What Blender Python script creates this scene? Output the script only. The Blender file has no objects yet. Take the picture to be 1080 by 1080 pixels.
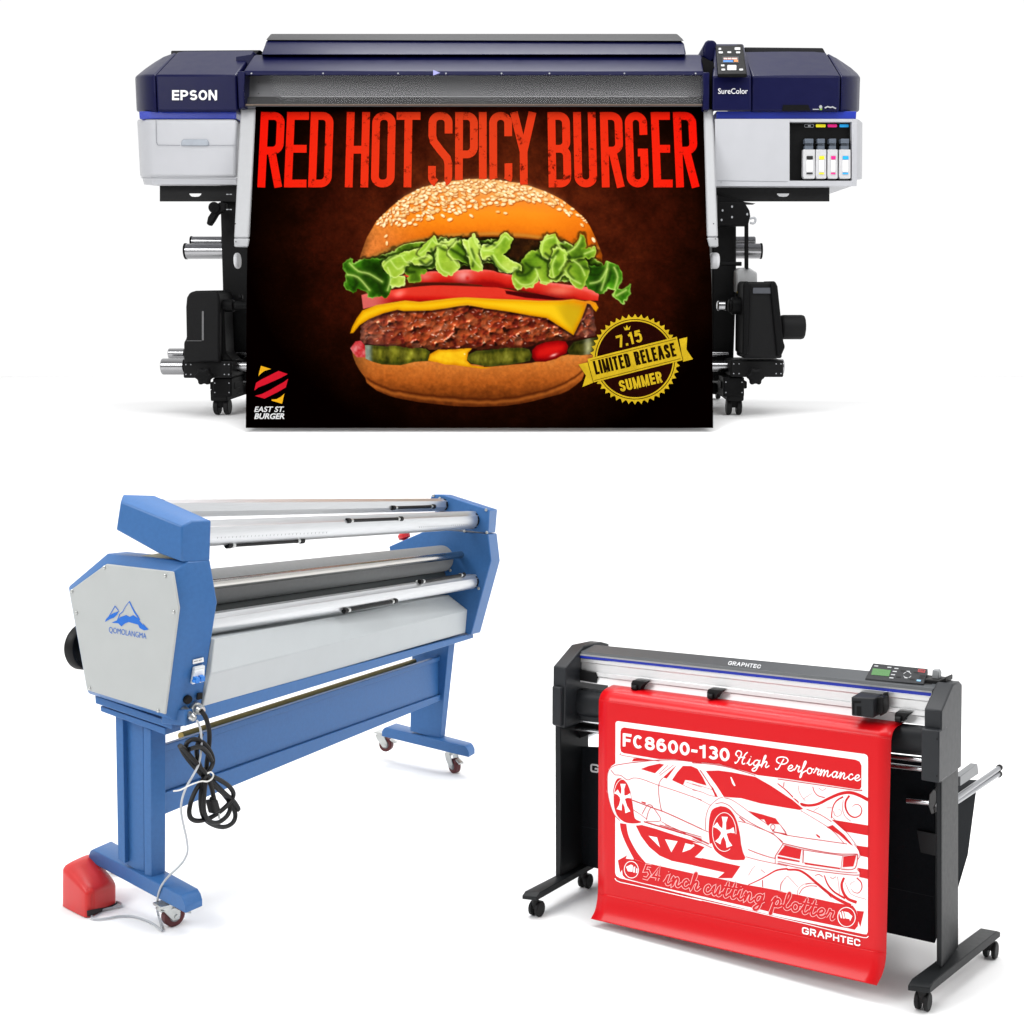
import bpy, bmesh, math, random
import numpy as np
from mathutils import Vector, Matrix
from mathutils.geometry import tessellate_polygon

# ------------------------------------------------------------------ scene
SC = bpy.context.scene
COL = SC.collection
random.seed(7)
RNG = np.random.RandomState(11)

FOC, CX, CY = 1200.0, 600.0, 490.0       # lens in pixels of the 1080 px photograph, level shift camera
EYE = 1.2387                              # height of the lens above the floor


def lin(c):
    c = c / 255.0
    return c / 12.92 if c <= 0.04045 else ((c + 0.055) / 1.055) ** 2.4


def rgb(r, g, b, k=1.0):
    return (lin(r) * k, lin(g) * k, lin(b) * k)


# -------------------------------------------------------------- materials
MATS = {}


def mat(name, col, rough=0.5, metal=0.0, spec=0.5, noise=0.06, nscale=60.0, bump=0.0, coat=0.0, rvar=0.06, aniso=None):
    """procedural painted / metal surface: slight tone mottling, roughness variation, optional grain"""
    if name in MATS:
        return MATS[name]
    m = bpy.data.materials.new(name)
    m.use_nodes = True
    nt = m.node_tree
    b = nt.nodes["Principled BSDF"]
    b.inputs["Metallic"].default_value = metal
    b.inputs["Specular IOR Level"].default_value = spec
    b.inputs["Coat Weight"].default_value = coat
    b.inputs["Coat Roughness"].default_value = 0.12
    tc = nt.nodes.new("ShaderNodeTexCoord")
    mp = nt.nodes.new("ShaderNodeMapping")
    nt.links.new(tc.outputs["Object"], mp.inputs["Vector"])
    if aniso:
        mp.inputs["Scale"].default_value = aniso
    n = nt.nodes.new("ShaderNodeTexNoise")
    n.inputs["Scale"].default_value = nscale
    n.inputs["Detail"].default_value = 5
    nt.links.new(mp.outputs["Vector"], n.inputs["Vector"])
    r = nt.nodes.new("ShaderNodeValToRGB")
    lo = tuple(max(0, c * (1 - noise)) for c in col) + (1,)
    hi = tuple(min(1, c * (1 + noise)) for c in col) + (1,)
    r.color_ramp.elements[0].color = lo
    r.color_ramp.elements[1].color = hi
    r.color_ramp.elements[0].position = 0.3
    r.color_ramp.elements[1].position = 0.7
    nt.links.new(n.outputs["Fac"], r.inputs["Fac"])
    nt.links.new(r.outputs["Color"], b.inputs["Base Color"])
    mr = nt.nodes.new("ShaderNodeMapRange")
    mr.inputs["To Min"].default_value = max(0.02, rough - rvar)
    mr.inputs["To Max"].default_value = min(1.0, rough + rvar)
    nt.links.new(n.outputs["Fac"], mr.inputs["Value"])
    nt.links.new(mr.outputs["Result"], b.inputs["Roughness"])
    if bump:
        bp = nt.nodes.new("ShaderNodeBump")
        bp.inputs["Strength"].default_value = bump
        bp.inputs["Distance"].default_value = 0.002
        nt.links.new(n.outputs["Fac"], bp.inputs["Height"])
        nt.links.new(bp.outputs["Normal"], b.inputs["Normal"])
    MATS[name] = m
    return m


def attr_mat(name, rough=0.6, spec=0.1):
    """ink printed on film: colour comes from the print's own colour layer"""
    m = bpy.data.materials.new(name)
    m.use_nodes = True
    nt = m.node_tree
    b = nt.nodes["Principled BSDF"]
    a = nt.nodes.new("ShaderNodeVertexColor")
    a.layer_name = "ink"
    nt.links.new(a.outputs["Color"], b.inputs["Base Color"])
    b.inputs["Roughness"].default_value = rough
    b.inputs["Specular IOR Level"].default_value = spec
    MATS[name] = m
    return m


# ----------------------------------------------------------------- frames
class Frame:
    """local axes of one machine; at() finds where the sight line of a photo pixel meets a local plane"""

    def __init__(s, rot, org, sc):
        s.R, s.o, s.s = rot, Vector(org), sc
        s.M = Matrix.Translation(s.o) @ rot.to_4x4() @ Matrix.Scale(sc, 4)
        s.I = s.M.inverted()
        s.eye = s.I @ Vector((0, 0, EYE))

    def ray(s, u, v):
        d = Vector(((u - CX) / FOC, 1.0, -(v - CY) / FOC))
        return (s.I.to_3x3() @ d)

    def at(s, u, v, ax, val):
        d = s.ray(u, v)
        k = (val - s.eye[ax]) / d[ax]
        return s.eye + d * k

    def on(s, u, v, p, n):
        d = s.ray(u, v)
        k = (Vector(p) - s.eye).dot(n) / d.dot(n)
        return s.eye + d * k


# ------------------------------------------------------------ mesh builder
class MB:
    def __init__(s):
        s.v, s.f, s.m, s.mat = [], [], [], 0

    def poly(s, pts):
        b = len(s.v)
        s.v.extend(Vector(p) for p in pts)
        s.f.append(tuple(range(b, b + len(pts))))
        s.m.append(s.mat)
        return s

    def prism(s, a, b):
        """two matching loops joined by side faces and closed by caps"""
        n = len(a)
        o = len(s.v)
        s.v.extend(Vector(p) for p in a)
        s.v.extend(Vector(p) for p in b)
        s.f.append(tuple(range(o, o + n)))
        s.f.append(tuple(range(o + 2 * n - 1, o + n - 1, -1)))
        for i in range(n):
            j = (i + 1) % n
            s.f.append((o + i, o + n + i, o + n + j, o + j))
        s.m.extend([s.mat] * (n + 2))
        return s

    def loft(s, loops, caps=True):
        n = len(loops[0])
        o = len(s.v)
        for L in loops:
            s.v.extend(Vector(p) for p in L)
        for k in range(len(loops) - 1):
            for i in range(n):
                j = (i + 1) % n
                s.f.append((o + k * n + i, o + (k + 1) * n + i, o + (k + 1) * n + j, o + k * n + j))
                s.m.append(s.mat)
        if caps:
            s.f.append(tuple(range(o, o + n)))
            q = o + (len(loops) - 1) * n
            s.f.append(tuple(range(q + n - 1, q - 1, -1)))
            s.m.extend([s.mat] * 2)
        return s

    def grid(s, rows):
        n = len(rows[0])
        o = len(s.v)
        for r in rows:
            s.v.extend(Vector(p) for p in r)
        for k in range(len(rows) - 1):
            for i in range(n - 1):
                s.f.append((o + k * n + i, o + k * n + i + 1, o + (k + 1) * n + i + 1, o + (k + 1) * n + i))
                s.m.append(s.mat)
        return s

    def box(s, lo, hi):
        (x0, y0, z0), (x1, y1, z1) = lo, hi
        return s.prism([(x0, y0, z0), (x1, y0, z0), (x1, y0, z1), (x0, y0, z1)],
                       [(x0, y1, z0), (x1, y1, z0), (x1, y1, z1), (x0, y1, z1)])

    def cyl(s, p, q, r, r2=None, n=24):
        p, q = Vector(p), Vector(q)
        r2 = r if r2 is None else r2
        d = (q - p).normalized()
        u = d.orthogonal().normalized()
        w = d.cross(u)
        A = [p + (u * math.cos(t) + w * math.sin(t)) * r for t in [2 * math.pi * i / n for i in range(n)]]
        B = [q + (u * math.cos(t) + w * math.sin(t)) * r2 for t in [2 * math.pi * i / n for i in range(n)]]
        return s.prism(A, B)

    def lathe(s, p, ax, prof, n=28):
        """profile of (along, radius) turned round the axis"""
        p, d = Vector(p), Vector(ax).normalized()
        u = d.orthogonal().normalized()
        w = d.cross(u)
        L = [[p + d * a + (u * math.cos(t) + w * math.sin(t)) * max(r, 1e-5) for t in [2 * math.pi * i / n for i in range(n)]] for a, r in prof]
        return s.loft(L)

    def tube(s, pts, r, n=10, smooth=6):
        pts = catmull(pts, smooth) if smooth else [Vector(p) for p in pts]
        L = []
        u = None
        for i, p in enumerate(pts):
            d = (pts[min(i + 1, len(pts) - 1)] - pts[max(i - 1, 0)]).normalized()
            u = d.orthogonal() if u is None else (u - d * u.dot(d))
            u = u.normalized() if u.length > 1e-6 else d.orthogonal().normalized()
            w = d.cross(u)
            L.append([p + (u * math.cos(t) + w * math.sin(t)) * r for t in [2 * math.pi * k / n for k in range(n)]])
        return s.loft(L)

    def build(s, name, mats, parent=None, fr=None, bevel=0.0, seg=2, sharp=35, smooth=True, fixn=True):
        me = bpy.data.meshes.new(name)
        me.from_pydata([tuple(p) for p in s.v], [], s.f)
        for m in (mats if isinstance(mats, (list, tuple)) else [mats]):
            me.materials.append(m)
        me.polygons.foreach_set("material_index", s.m)
        if fixn:
            bm = bmesh.new()
            bm.from_mesh(me)
            bmesh.ops.recalc_face_normals(bm, faces=bm.faces)
            bm.to_mesh(me)
            bm.free()
        if smooth:
            me.polygons.foreach_set("use_smooth", [True] * len(me.polygons))
            me.set_sharp_from_angle(angle=math.radians(sharp))
        me.update()
        o = bpy.data.objects.new(name, me)
        COL.objects.link(o)
        if parent is not None:
            o.parent = parent
        elif fr is not None:
            o.matrix_world = fr.M
        if bevel:
            b = o.modifiers.new("edge", "BEVEL")
            b.width = bevel
            b.segments = seg
            b.limit_method = "ANGLE"
            b.angle_limit = math.radians(30)
            b.use_clamp_overlap = True
            b.harden_normals = False
        return o


def catmull(pts, k=6, closed=False):
    P = [Vector(p) for p in pts]
    n = len(P)
    out = []
    rng = range(n if closed else n - 1)
    for i in rng:
        if closed:
            a, b, c, d = P[(i - 1) % n], P[i], P[(i + 1) % n], P[(i + 2) % n]
        else:
            a, b, c, d = P[max(i - 1, 0)], P[i], P[i + 1], P[min(i + 2, n - 1)]
        for t in range(k):
            t = t / k
            out.append(0.5 * ((2 * b) + (c - a) * t + (2 * a - 5 * b + 4 * c - d) * t * t + (3 * b - a - 3 * c + d) * t ** 3))
    if not closed:
        out.append(P[-1])
    return out


def thing(name, label, cat, fr, base=(0, 0, 0), group=None):
    """an Empty at the thing's base; parts keep coordinates of the machine's frame through the parent inverse"""
    o = bpy.data.objects.new(name, None)
    COL.objects.link(o)
    o.empty_display_size = 0.1
    o.matrix_world = fr.M
    o["label"], o["category"] = label, cat
    if group:
        o["group"] = group
    return o


def tag(o, label, cat, group=None):
    o["label"], o["category"] = label, cat
    if group:
        o["group"] = group
    return o


# --------------------------------------------------- flat art on a surface
class Art(MB):
    """flat shapes in photo pixels laid on a surface; surf(u, v, lift) gives the local point"""

    def __init__(s, surf, lift):
        super().__init__()
        s.surf, s.lift, s.step = surf, lift, 0

    def _h(s):
        s.step += 1
        return s.lift + (s.step % 89) * 0.000004

    def fill(s, pts, holes=()):
        loops = [[Vector((p[0], p[1], 0)) for p in L] for L in [pts, *holes]]
        flat = [p for L in loops for p in L]
        h = s._h()
        b = len(s.v)
        s.v.extend(s.surf(p[0], p[1], h) for p in flat)
        for t in tessellate_polygon(loops):
            s.f.append(tuple(b + i for i in t))
            s.m.append(s.mat)
        return s

    def ribbon(s, pts, w, closed=False, w2=None):
        P = []
        for p in pts:
            p = Vector((p[0], p[1]))
            if not P or (p - P[-1]).length > 1e-4:
                P.append(p)
        if closed and len(P) > 2 and (P[0] - P[-1]).length < 1e-4:
            P.pop()
        n = len(P)
        if n < 2:
            return s
        q = []
        for i in range(n):
            a = P[(i - 1) % n] if closed or i else P[i]
            c = P[(i + 1) % n] if closed or i < n - 1 else P[i]
            d1 = (P[i] - a).normalized() if (P[i] - a).length > 1e-9 else None
            d2 = (c - P[i]).normalized() if (c - P[i]).length > 1e-9 else None
            d1, d2 = d1 or d2, d2 or d1
            n1, n2 = Vector((-d1.y, d1.x)), Vector((-d2.y, d2.x))
            m = n1 + n2
            m = m.normalized() if m.length > 1e-6 else n1
            k = 1 / max(0.5, m.dot(n1))
            ww = w if w2 is None else w + (w2 - w) * i / (n - 1)
            q.append((P[i] + m * ww * k / 2, P[i] - m * ww * k / 2))
        rng = range(n if closed else n - 1)
        for i in rng:
            h = s._h()
            (a, b), (c, d) = q[i], q[(i + 1) % n]
            o = len(s.v)
            s.v.extend(s.surf(p.x, p.y, h) for p in (a, c, d, b))
            s.f.append((o, o + 1, o + 2, o + 3))
            s.m.append(s.mat)
        return s

    def ell(s, c, rx, ry, n=40, rot=0.0):
        cr, sr = math.cos(rot), math.sin(rot)
        return [(c[0] + rx * math.cos(t) * cr - ry * math.sin(t) * sr, c[1] + rx * math.cos(t) * sr + ry * math.sin(t) * cr)
                for t in [2 * math.pi * i / n for i in range(n)]]

    def text(s, body, p0, p1, height, bold=0.0, shear=0.0, up=(0, -1), squeeze=True):
        """one line of lettering from p0 to p1 (its baseline), capitals `height` pixels tall"""
        vs, fs, wd = glyphs(body, bold, shear)
        p0, p1, up = Vector(p0), Vector(p1), Vector(up)
        ex = (p1 - p0) / wd
        ey = up * height / CAP
        h = s._h()
        b = len(s.v)
        s.v.extend(s.surf(*(p0 + ex * x + ey * y), h) for x, y in vs)
        for f in fs:
            s.f.append(tuple(b + i for i in f))
            s.m.append(s.mat)
        return s


CAP = 0.7


def glyphs(body, bold=0.0, shear=0.0):
    cu = bpy.data.curves.new("lettering", "FONT")
    cu.body = body
    cu.size = 1.0
    cu.offset = bold
    cu.shear = shear
    cu.resolution_u = 4
    ob = bpy.data.objects.new("lettering", cu)
    COL.objects.link(ob)
    bpy.context.view_layer.update()
    dg = bpy.context.evaluated_depsgraph_get()
    ev = ob.evaluated_get(dg)
    me = ev.to_mesh()
    vs = [(v.co.x, v.co.y) for v in me.vertices]
    fs = [tuple(p.vertices) for p in me.polygons]
    ev.to_mesh_clear()
    bpy.data.objects.remove(ob)
    bpy.data.curves.remove(cu)
    x0 = min(v[0] for v in vs)
    x1 = max(v[0] for v in vs)
    return [(x - x0, y) for x, y in vs], fs, x1 - x0


def zoom(ox, oy, s):
    """coordinates read off an enlarged detail of the photograph"""
    return lambda *p: [(ox + x / s, oy + y / s) for x, y in p]


# ------------------------------------------------ stroke built capitals


def letter(ch, x0, x1, y0, y1, w, rad=None):
    """stroke paths of a condensed capital inside the box, stroke width w"""
    l, r_, t, b = x0 + w / 2, x1 - w / 2, y0 + w / 2, y1 - w / 2
    rad = min((r_ - l) * .5, 7.5 if rad is None else rad)
    b_t = b - t
    q = b_t / 72.0

    def arc(cx, cy, rx, ry, a0, a1, n=8):
        return [(cx + rx * math.cos(math.radians(a0 + (a1 - a0) * i / n)), cy + ry * math.sin(math.radians(a0 + (a1 - a0) * i / n))) for i in range(n + 1)]
    mid = (y0 + y1) / 2
    if rad >= (r_ - l) * .49 and b_t < 2.6 * (r_ - l):      # round wide letters
        c, rx = (l + r_) / 2, (r_ - l) / 2
        if ch in "O0":
            return [arc(c, mid, rx, b_t / 2, 0, 366, 36)]
        if ch == "C":
            return [arc(c, mid, rx, b_t / 2, -44, -316, 30)]
        if ch == "G":
            return [arc(c, mid, rx, b_t / 2, -42, -352, 30) + [(r_, mid + b_t * .06), (c, mid + b_t * .06)]]
        if ch == "S":
            k = rx * .94
            return [arc(c, t + b_t * .255, k, b_t * .255, -28, -250, 22) + arc(c, b - b_t * .265, rx, b_t * .265, -70, 158, 22)]
        if ch == "6":
            return [arc(c, mid, rx, b_t / 2, -48, -190, 16) + [(l, b - b_t * .3)], arc(c, b - b_t * .31, rx, b_t * .31, 180, 534, 30)]
        if ch == "8":
            return [arc(c, t + b_t * .235, rx * .88, b_t * .235, 0, 366, 28), arc(c, b - b_t * .268, rx, b_t * .268, 0, 366, 28)]
        if ch == "3":
            return [arc(c, t + b_t * .24, rx * .92, b_t * .24, -155, 96, 24), arc(c, b - b_t * .265, rx, b_t * .265, -96, 155, 24)]
    if ch == "E":
        return [[(l, y0), (l, y1)], [(l, t), (x1, t)], [(l, mid - q), (x1 - 1.2 * q, mid - q)], [(l, b), (x1, b)]]
    if ch == "T":
        c = (l + r_) / 2
        return [[(x0, t), (x1, t)], [(c, t), (c, y1)]]
    if ch == "H":
        return [[(l, y0), (l, y1)], [(r_, y0), (r_, y1)], [(l, mid), (r_, mid)]]
    if ch == "I":
        return [[((x0 + x1) / 2, y0), ((x0 + x1) / 2, y1)]]
    if ch == "D":
        return [[(l, y0), (l, y1)], [(l, t)] + arc(r_ - rad, t + rad, rad, rad, -90, 0) + arc(r_ - rad, b - rad, rad, rad, 0, 90) + [(l, b)]]
    if ch == "O":
        return [arc(r_ - rad, t + rad, rad, rad, -90, 0) + arc(r_ - rad, b - rad, rad, rad, 0, 90) + arc(l + rad, b - rad, rad, rad, 90, 180) + arc(l + rad, t + rad, rad, rad, 180, 270)]
    if ch == "U":
        return [[(r_, y0)] + arc(r_ - rad, b - rad, rad, rad, 0, 90) + arc(l + rad, b - rad, rad, rad, 90, 180) + [(l, y0)]]
    if ch == "C":
        return [[(r_, t + (b - t) * .3)] + arc(r_ - rad, t + rad, rad, rad, 0, -90) + arc(l + rad, t + rad, rad, rad, 270, 180) + arc(l + rad, b - rad, rad, rad, 180, 90) + arc(r_ - rad, b - rad, rad, rad, 90, 0) + [(r_, b - (b - t) * .3)]]
    if ch == "G":
        return [[(r_, t + (b - t) * .28)] + arc(r_ - rad, t + rad, rad, rad, 0, -90) + arc(l + rad, t + rad, rad, rad, 270, 180) + arc(l + rad, b - rad, rad, rad, 180, 90) + arc(r_ - rad, b - rad, rad, rad, 90, 0) + [(r_, mid + 3 * q), ((l + r_) / 2 + q, mid + 3 * q)]]
    if ch == "P":
        h = mid + 5 * q
        return [[(l, y0), (l, y1)], [(l, t)] + arc(r_ - rad, t + rad, rad, rad, -90, 0) + arc(r_ - rad, h - rad, rad, rad, 0, 90) + [(l, h)]]
    if ch == "R":
        h = mid + q
        return [[(l, y0), (l, y1)], [(l, t)] + arc(r_ - rad, t + rad, rad, rad, -90, 0) + arc(r_ - rad, h - rad, rad, rad, 0, 90) + [(l, h)], [(l + (r_ - l) * .52, h), (r_ + .4 * q, y1)]]
    if ch == "B":
        h = mid - q
        return [[(l, y0), (l, y1)], [(l, t)] + arc(r_ - rad - .4 * q, t + rad, rad, rad, -90, 0) + arc(r_ - rad - .4 * q, h - rad, rad, rad, 0, 90) + [(l, h)],
                [(l, h)] + arc(r_ - rad, h + rad, rad, rad, -90, 0) + arc(r_ - rad, b - rad, rad, rad, 0, 90) + [(l, b)]]
    if ch == "Y":
        c = (x0 + x1) / 2
        return [[(l - .6 * q, y0), (c, mid + 2 * q)], [(r_ + .6 * q, y0), (c, mid + 2 * q)], [(c, mid - q), (c, y1)]]
    if ch == "S":
        rad = min(rad, b_t * .27)
        return [[(r_, t + (b - t) * .26)] + arc(r_ - rad, t + rad, rad, rad, 0, -90) + arc(l + rad, t + rad, rad, rad, 270, 180 if b_t > 2.6 * (r_ - l) else 120) + ([(l, mid - 15 * q), (l + 1.5 * q, mid - 9 * q), ((l + r_) / 2, mid + .5 * q), (r_ - 1.5 * q, mid + 9 * q), (r_, mid + 15 * q)] if b_t > 2.6 * (r_ - l) else [((l + r_) / 2 - rad * .1, mid - b_t * .06), ((l + r_) / 2 + rad * .1, mid + b_t * .06)])
                + arc(r_ - rad, b - rad, rad, rad, 0 if b_t > 2.6 * (r_ - l) else -60, 90) + arc(l + rad, b - rad, rad, rad, 90, 180) + [(l, b - (b - t) * .26)]]
    if ch == "L":
        return [[(l, y0), (l, y1)], [(l, b), (x1, b)]]
    if ch == "F":
        return [[(l, y0), (l, y1)], [(l, t), (x1, t)], [(l, mid), (x1 - (x1 - x0) * .12, mid)]]
    if ch == "M":
        return [[(l, y1), (l, y0)], [(r_, y1), (r_, y0)], [(l, y0), ((l + r_) / 2, y1 - b_t * .12), (r_, y0)]]
    if ch == "N":
        return [[(l, y1), (l, y0)], [(r_, y1), (r_, y0)], [(l, y0), (r_, y1)]]
    if ch == "A":
        return [[(x0 + w * .4, y1), ((x0 + x1) / 2, y0)], [(x1 - w * .4, y1), ((x0 + x1) / 2, y0)], [(l + (r_ - l) * .2, y0 + b_t * .72), (r_ - (r_ - l) * .2, y0 + b_t * .72)]]
    if ch == "-":
        return [[(x0, mid + b_t * .08), (x1, mid + b_t * .08)]]
    if ch == ".":
        return [[(x0, y1 - w / 2), (x0 + w, y1 - w / 2)]]
    if ch == "0":
        return letter("O", x0, x1, y0, y1, w, rad)
    if ch == "1":
        c = x1 - w * .8
        return [[(c, y0), (c, y1)], [(c, t + w * .3), (x0 + w * .1, y0 + b_t * .32)]]
    if ch == "7":
        return [[(x0, t), (r_ + w * .3, t)], [(r_, t), (l + (r_ - l) * .35, y1)]]
    if ch == "3":
        h = mid - b_t * .02
        return [[(l, t + b_t * .16)] + arc(l + rad, t + rad, rad, rad, 200, 270) + arc(r_ - rad - .02 * b_t, t + rad, rad, rad, -90, 0) + arc(r_ - rad - .02 * b_t, h - rad * .8, rad, rad * .8, 0, 90) + [(l + rad * .9, h)],
                [(l + rad * .9, h)] + arc(r_ - rad, h + rad * .8, rad, rad * .8, -90, 0) + arc(r_ - rad, b - rad, rad, rad, 0, 90) + arc(l + rad, b - rad, rad, rad, 90, 160)]
    if ch == "5":
        h = y0 + b_t * .40
        return [[(r_ + w * .2, t), (l + w * .2, t), (l, h + w * .2)] + arc(l + rad, h + rad, rad, rad, 225, 270) + arc(r_ - rad, h + rad, rad, rad, -90, 0) + arc(r_ - rad, b - rad, rad, rad, 0, 90) + arc(l + rad, b - rad, rad, rad, 90, 165)]
    if ch == "6":
        h = y0 + b_t * .42
        return [[(r_, t + b_t * .17)] + arc(r_ - rad, t + rad, rad, rad, -20, -90) + arc(l + rad, t + rad, rad, rad, 270, 180) + arc(l + rad, b - rad, rad, rad, 180, 90) + arc(r_ - rad, b - rad, rad, rad, 90, 0) + arc(r_ - rad, h + rad, rad, rad, 0, -90) + arc(l + rad, h + rad, rad, rad, 270, 200)]
    if ch == "8":
        h = mid - b_t * .03
        k = (x1 - x0) * .05
        return [arc(r_ - rad - k, t + rad * .9, rad, rad * .9, -90, 0) + arc(r_ - rad - k, h - rad * .9, rad, rad * .9, 0, 90) + arc(l + rad + k, h - rad * .9, rad, rad * .9, 90, 180) + arc(l + rad + k, t + rad * .9, rad, rad * .9, 180, 270) + [(r_ - rad - k, t)],
                arc(r_ - rad, h + rad * .9, rad, rad * .9, -90, 0) + arc(r_ - rad, b - rad * .9, rad, rad * .9, 0, 90) + arc(l + rad, b - rad * .9, rad, rad * .9, 90, 180) + arc(l + rad, h + rad * .9, rad, rad * .9, 180, 270) + [(r_ - rad, h)]]


WIDE = {"I": .34, "1": .72, "-": .62, ".": .36, " ": .5, "M": 1.3, "N": 1.08, "L": .88, "E": .9, "F": .88, "T": .95, "A": 1.15, "O": 1.1, "C": 1.0, "G": 1.1, "S": .98, "P": 1.0}


def strokes(A, text, p0, p1, h, w, up=(0, -1), gap=.14, rad=9, aspect=None):
    """line of stroke built lettering; w is the stroke as a share of the capital height"""
    adv = [WIDE.get(c, 1.0) for c in text]
    tot = sum(adv) + gap * (len(text) - 1)
    p0, p1, up = Vector(p0), Vector(p1), Vector(up)
    L = (p1 - p0).length
    ex = (p1 - p0) / L
    u = L / tot                       # pixel width of a unit letter
    x = 0
    for c, a in zip(text, adv):
        if c != " ":
            for path in letter(c, x * u, (x + a) * u, 0, h, w * h, rad):
                if c in "O" and path[0] != path[-1]:
                    path = path + [path[0], path[1]]
                A.ribbon([tuple(p0 + ex * px + up * (h - py_)) for px, py_ in path], w * h, closed=False)
        x += a + gap



# ------------------------------------------------------------------ frames
def yawR(a):
    return Matrix.Rotation(a, 3, "Z")


LAM = Frame(yawR(1.1738943), (-1.0332112, 2.96168866, EYE - 1.2687272), 1.0)
LAM_FLOOR = 0.03
PS = EYE / 2.05471363
PLO = Frame(yawR(-0.60016442), (0.0851070547 * PS, 5.5625572747 * PS, 0.0), PS)
TILT = math.radians(9)
PRD, PRS = 6.6, 1.618
PRI = Frame(Matrix.Rotation(TILT, 3, "X"), ((505 - CX) / FOC * PRD, PRD, EYE + (CY - 437.5) / FOC * PRD), PRS)

# light and ink levels
PRINT_GAIN, RED_GAIN = .78, .72
WORLD, WLOW, FLOOR_ALB, KEY, FILL, TOP, BACK = 1.03, .30, .9, 200, 120, 250, 170
LAM_FLOOR_W = 0.0
# ================================================================ PRINTER
NAVY = mat("navy plastic", rgb(11, 13, 54), 0.36, spec=0.14, noise=0.05, nscale=25)
BLACK = mat("black plastic", rgb(8, 8, 9), 0.55, spec=0.12, noise=0.12)
SOFTBLACK = mat("black powder coat", rgb(13, 13, 14), 0.6, spec=0.18, noise=0.15, bump=0.15, nscale=220)
DARKMETAL = mat("dark lid metal", rgb(30, 30, 33), 0.45, spec=0.25)
WHITEP = mat("white plastic shell", rgb(178, 179, 183), 0.38, spec=0.35, noise=0.02, nscale=15)
GREYP = mat("grey plastic", rgb(160, 162, 166), 0.45)
BLUEA = mat("blue accent strip", rgb(28, 50, 160), 0.22, spec=0.5, noise=0.1, nscale=8, coat=0.4)
CHROME = mat("turned steel", rgb(156, 156, 158), 0.2, metal=1.0, noise=0.05, aniso=(1, 40, 40))
STEEL = mat("sheet aluminium", rgb(104, 104, 105), 0.5, metal=0.3, noise=0.05, nscale=30, aniso=(0.3, 6, 6))
DSTEEL = mat("grey platen steel", rgb(56, 56, 56), 0.45, metal=0.5, noise=0.08)
INKTXT = mat("silver lettering", rgb(225, 225, 228), 0.4, noise=0.02)
WHITEI = mat("white lettering", rgb(240, 240, 240), 0.6, spec=0.2, noise=0.02)


def ptag(m, pts, y0, y1, m_=None):
    a = [PRI.at(u, v, 1, y0) for u, v in pts]
    return m.prism(a, [(p.x, y1, p.z) for p in a])


def rect(x0, y0, x1, y1):
    return [(x0, y0), (x1, y0), (x1, y1), (x0, y1)]


def rrect(x0, y0, x1, y1, r, n=4):
    out = []
    for cx, cy, a0 in ((x1 - r, y0 + r, -90), (x1 - r, y1 - r, 0), (x0 + r, y1 - r, 90), (x0 + r, y0 + r, 180)):
        for i in range(n + 1):
            a = math.radians(a0 + 90 * i / n)
            out.append((cx + r * math.cos(a), cy + r * math.sin(a)))
    return out


def psurf(y):
    def f(u, v, h):
        p = PRI.at(u, v, 1, y)
        return Vector((p.x, p.y - h, p.z))
    return f


def pcyl(m, x0, x1, yv, r, y, n=24):
    """horizontal bar from pixel x0 to x1, centre row yv, radius in pixels"""
    a, b = PRI.at(x0, yv, 1, y), PRI.at(x1, yv, 1, y)
    t = PRI.at(x0, yv - r, 1, y)
    return m.cyl(a, (b.x, a.y, a.z), abs(t.z - a.z), n=n)


printer = thing("large_format_printer",
                "wide navy and white inkjet printer on a black wheeled stand with a poster feeding out",
                "printer", PRI)

# ---- end housings
def housing(cols, name, vbot, yb=0.62):
    L = []
    for u, yf, vr, vt, yt in cols:
        pts = [PRI.at(u, vbot, 1, yf), PRI.at(u, vr, 1, yf + 0.004)]
        x = pts[1].x
        t1 = PRI.at(u, vt, 1, yf + yt)
        pts += [Vector((x, t1.y, t1.z)), Vector((x, max(yb, t1.y + .01), t1.z - 0.01)), Vector((x, max(yb, t1.y + .01), pts[0].z))]
        pts[0].x = x
        L.append(pts)
    return MB().loft(L).build(name, NAVY, printer, bevel=0.006, seg=3, sharp=28)


housing([(142.5, .16, 81, 80, .03), (144, .10, 80, 72, .10), (147.5, .06, 79.5, 65.5, .16), (153, .025, 79, 60, .2), (160, .006, 79, 56.5, .23), (163.3, 0, 79, 55.6, .235)], "end_cover", 117.3)
housing([(164.1, 0, 79, 55.4, .24), (172, 0, 79, 54.2, .24), (210, 0, 79, 53.9, .24), (249.3, 0, 79, 53.7, .24)], "cover", 117.3)
housing([(793.4, 0, 80, 55.0, .24), (840, 0, 80, 54.4, .24), (872, 0, 80, 54.6, .24), (886.6, 0, 80.2, 55.8, .24)], "cover", 117.3)
housing([(887.6, .004, 80.5, 56.0, .235), (893, .02, 80.5, 60, .2), (899, .05, 80.5, 65.5, .16), (904, .09, 80.5, 71.5, .10), (907.2, .15, 81, 78.5, .03)], "end_cover", 117.3)
m = MB()
ptag(m, rect(164, 53.9, 250, 117), .02, .6)
ptag(m, rect(792, 53.9, 888, 117), .02, .6)
m = MB()
ptag(m, [(180, 53.2), (275, 52.6), (270, 58), (180, 58)], .34, .60)
m.build("rear_cover", DARKMETAL, printer, bevel=.004)
m = MB()
ptag(m, [(785, 49.6), (868, 50.4), (871, 56), (786, 57)], .34, .60)
m.build("rear_cover", DARKMETAL, printer, bevel=.004)
m = MB()
ptag(m, [(741, 60), (753, 66), (753, 117), (741, 117)], .06, .5)
m.build("side_gap", BLACK, printer)
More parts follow.
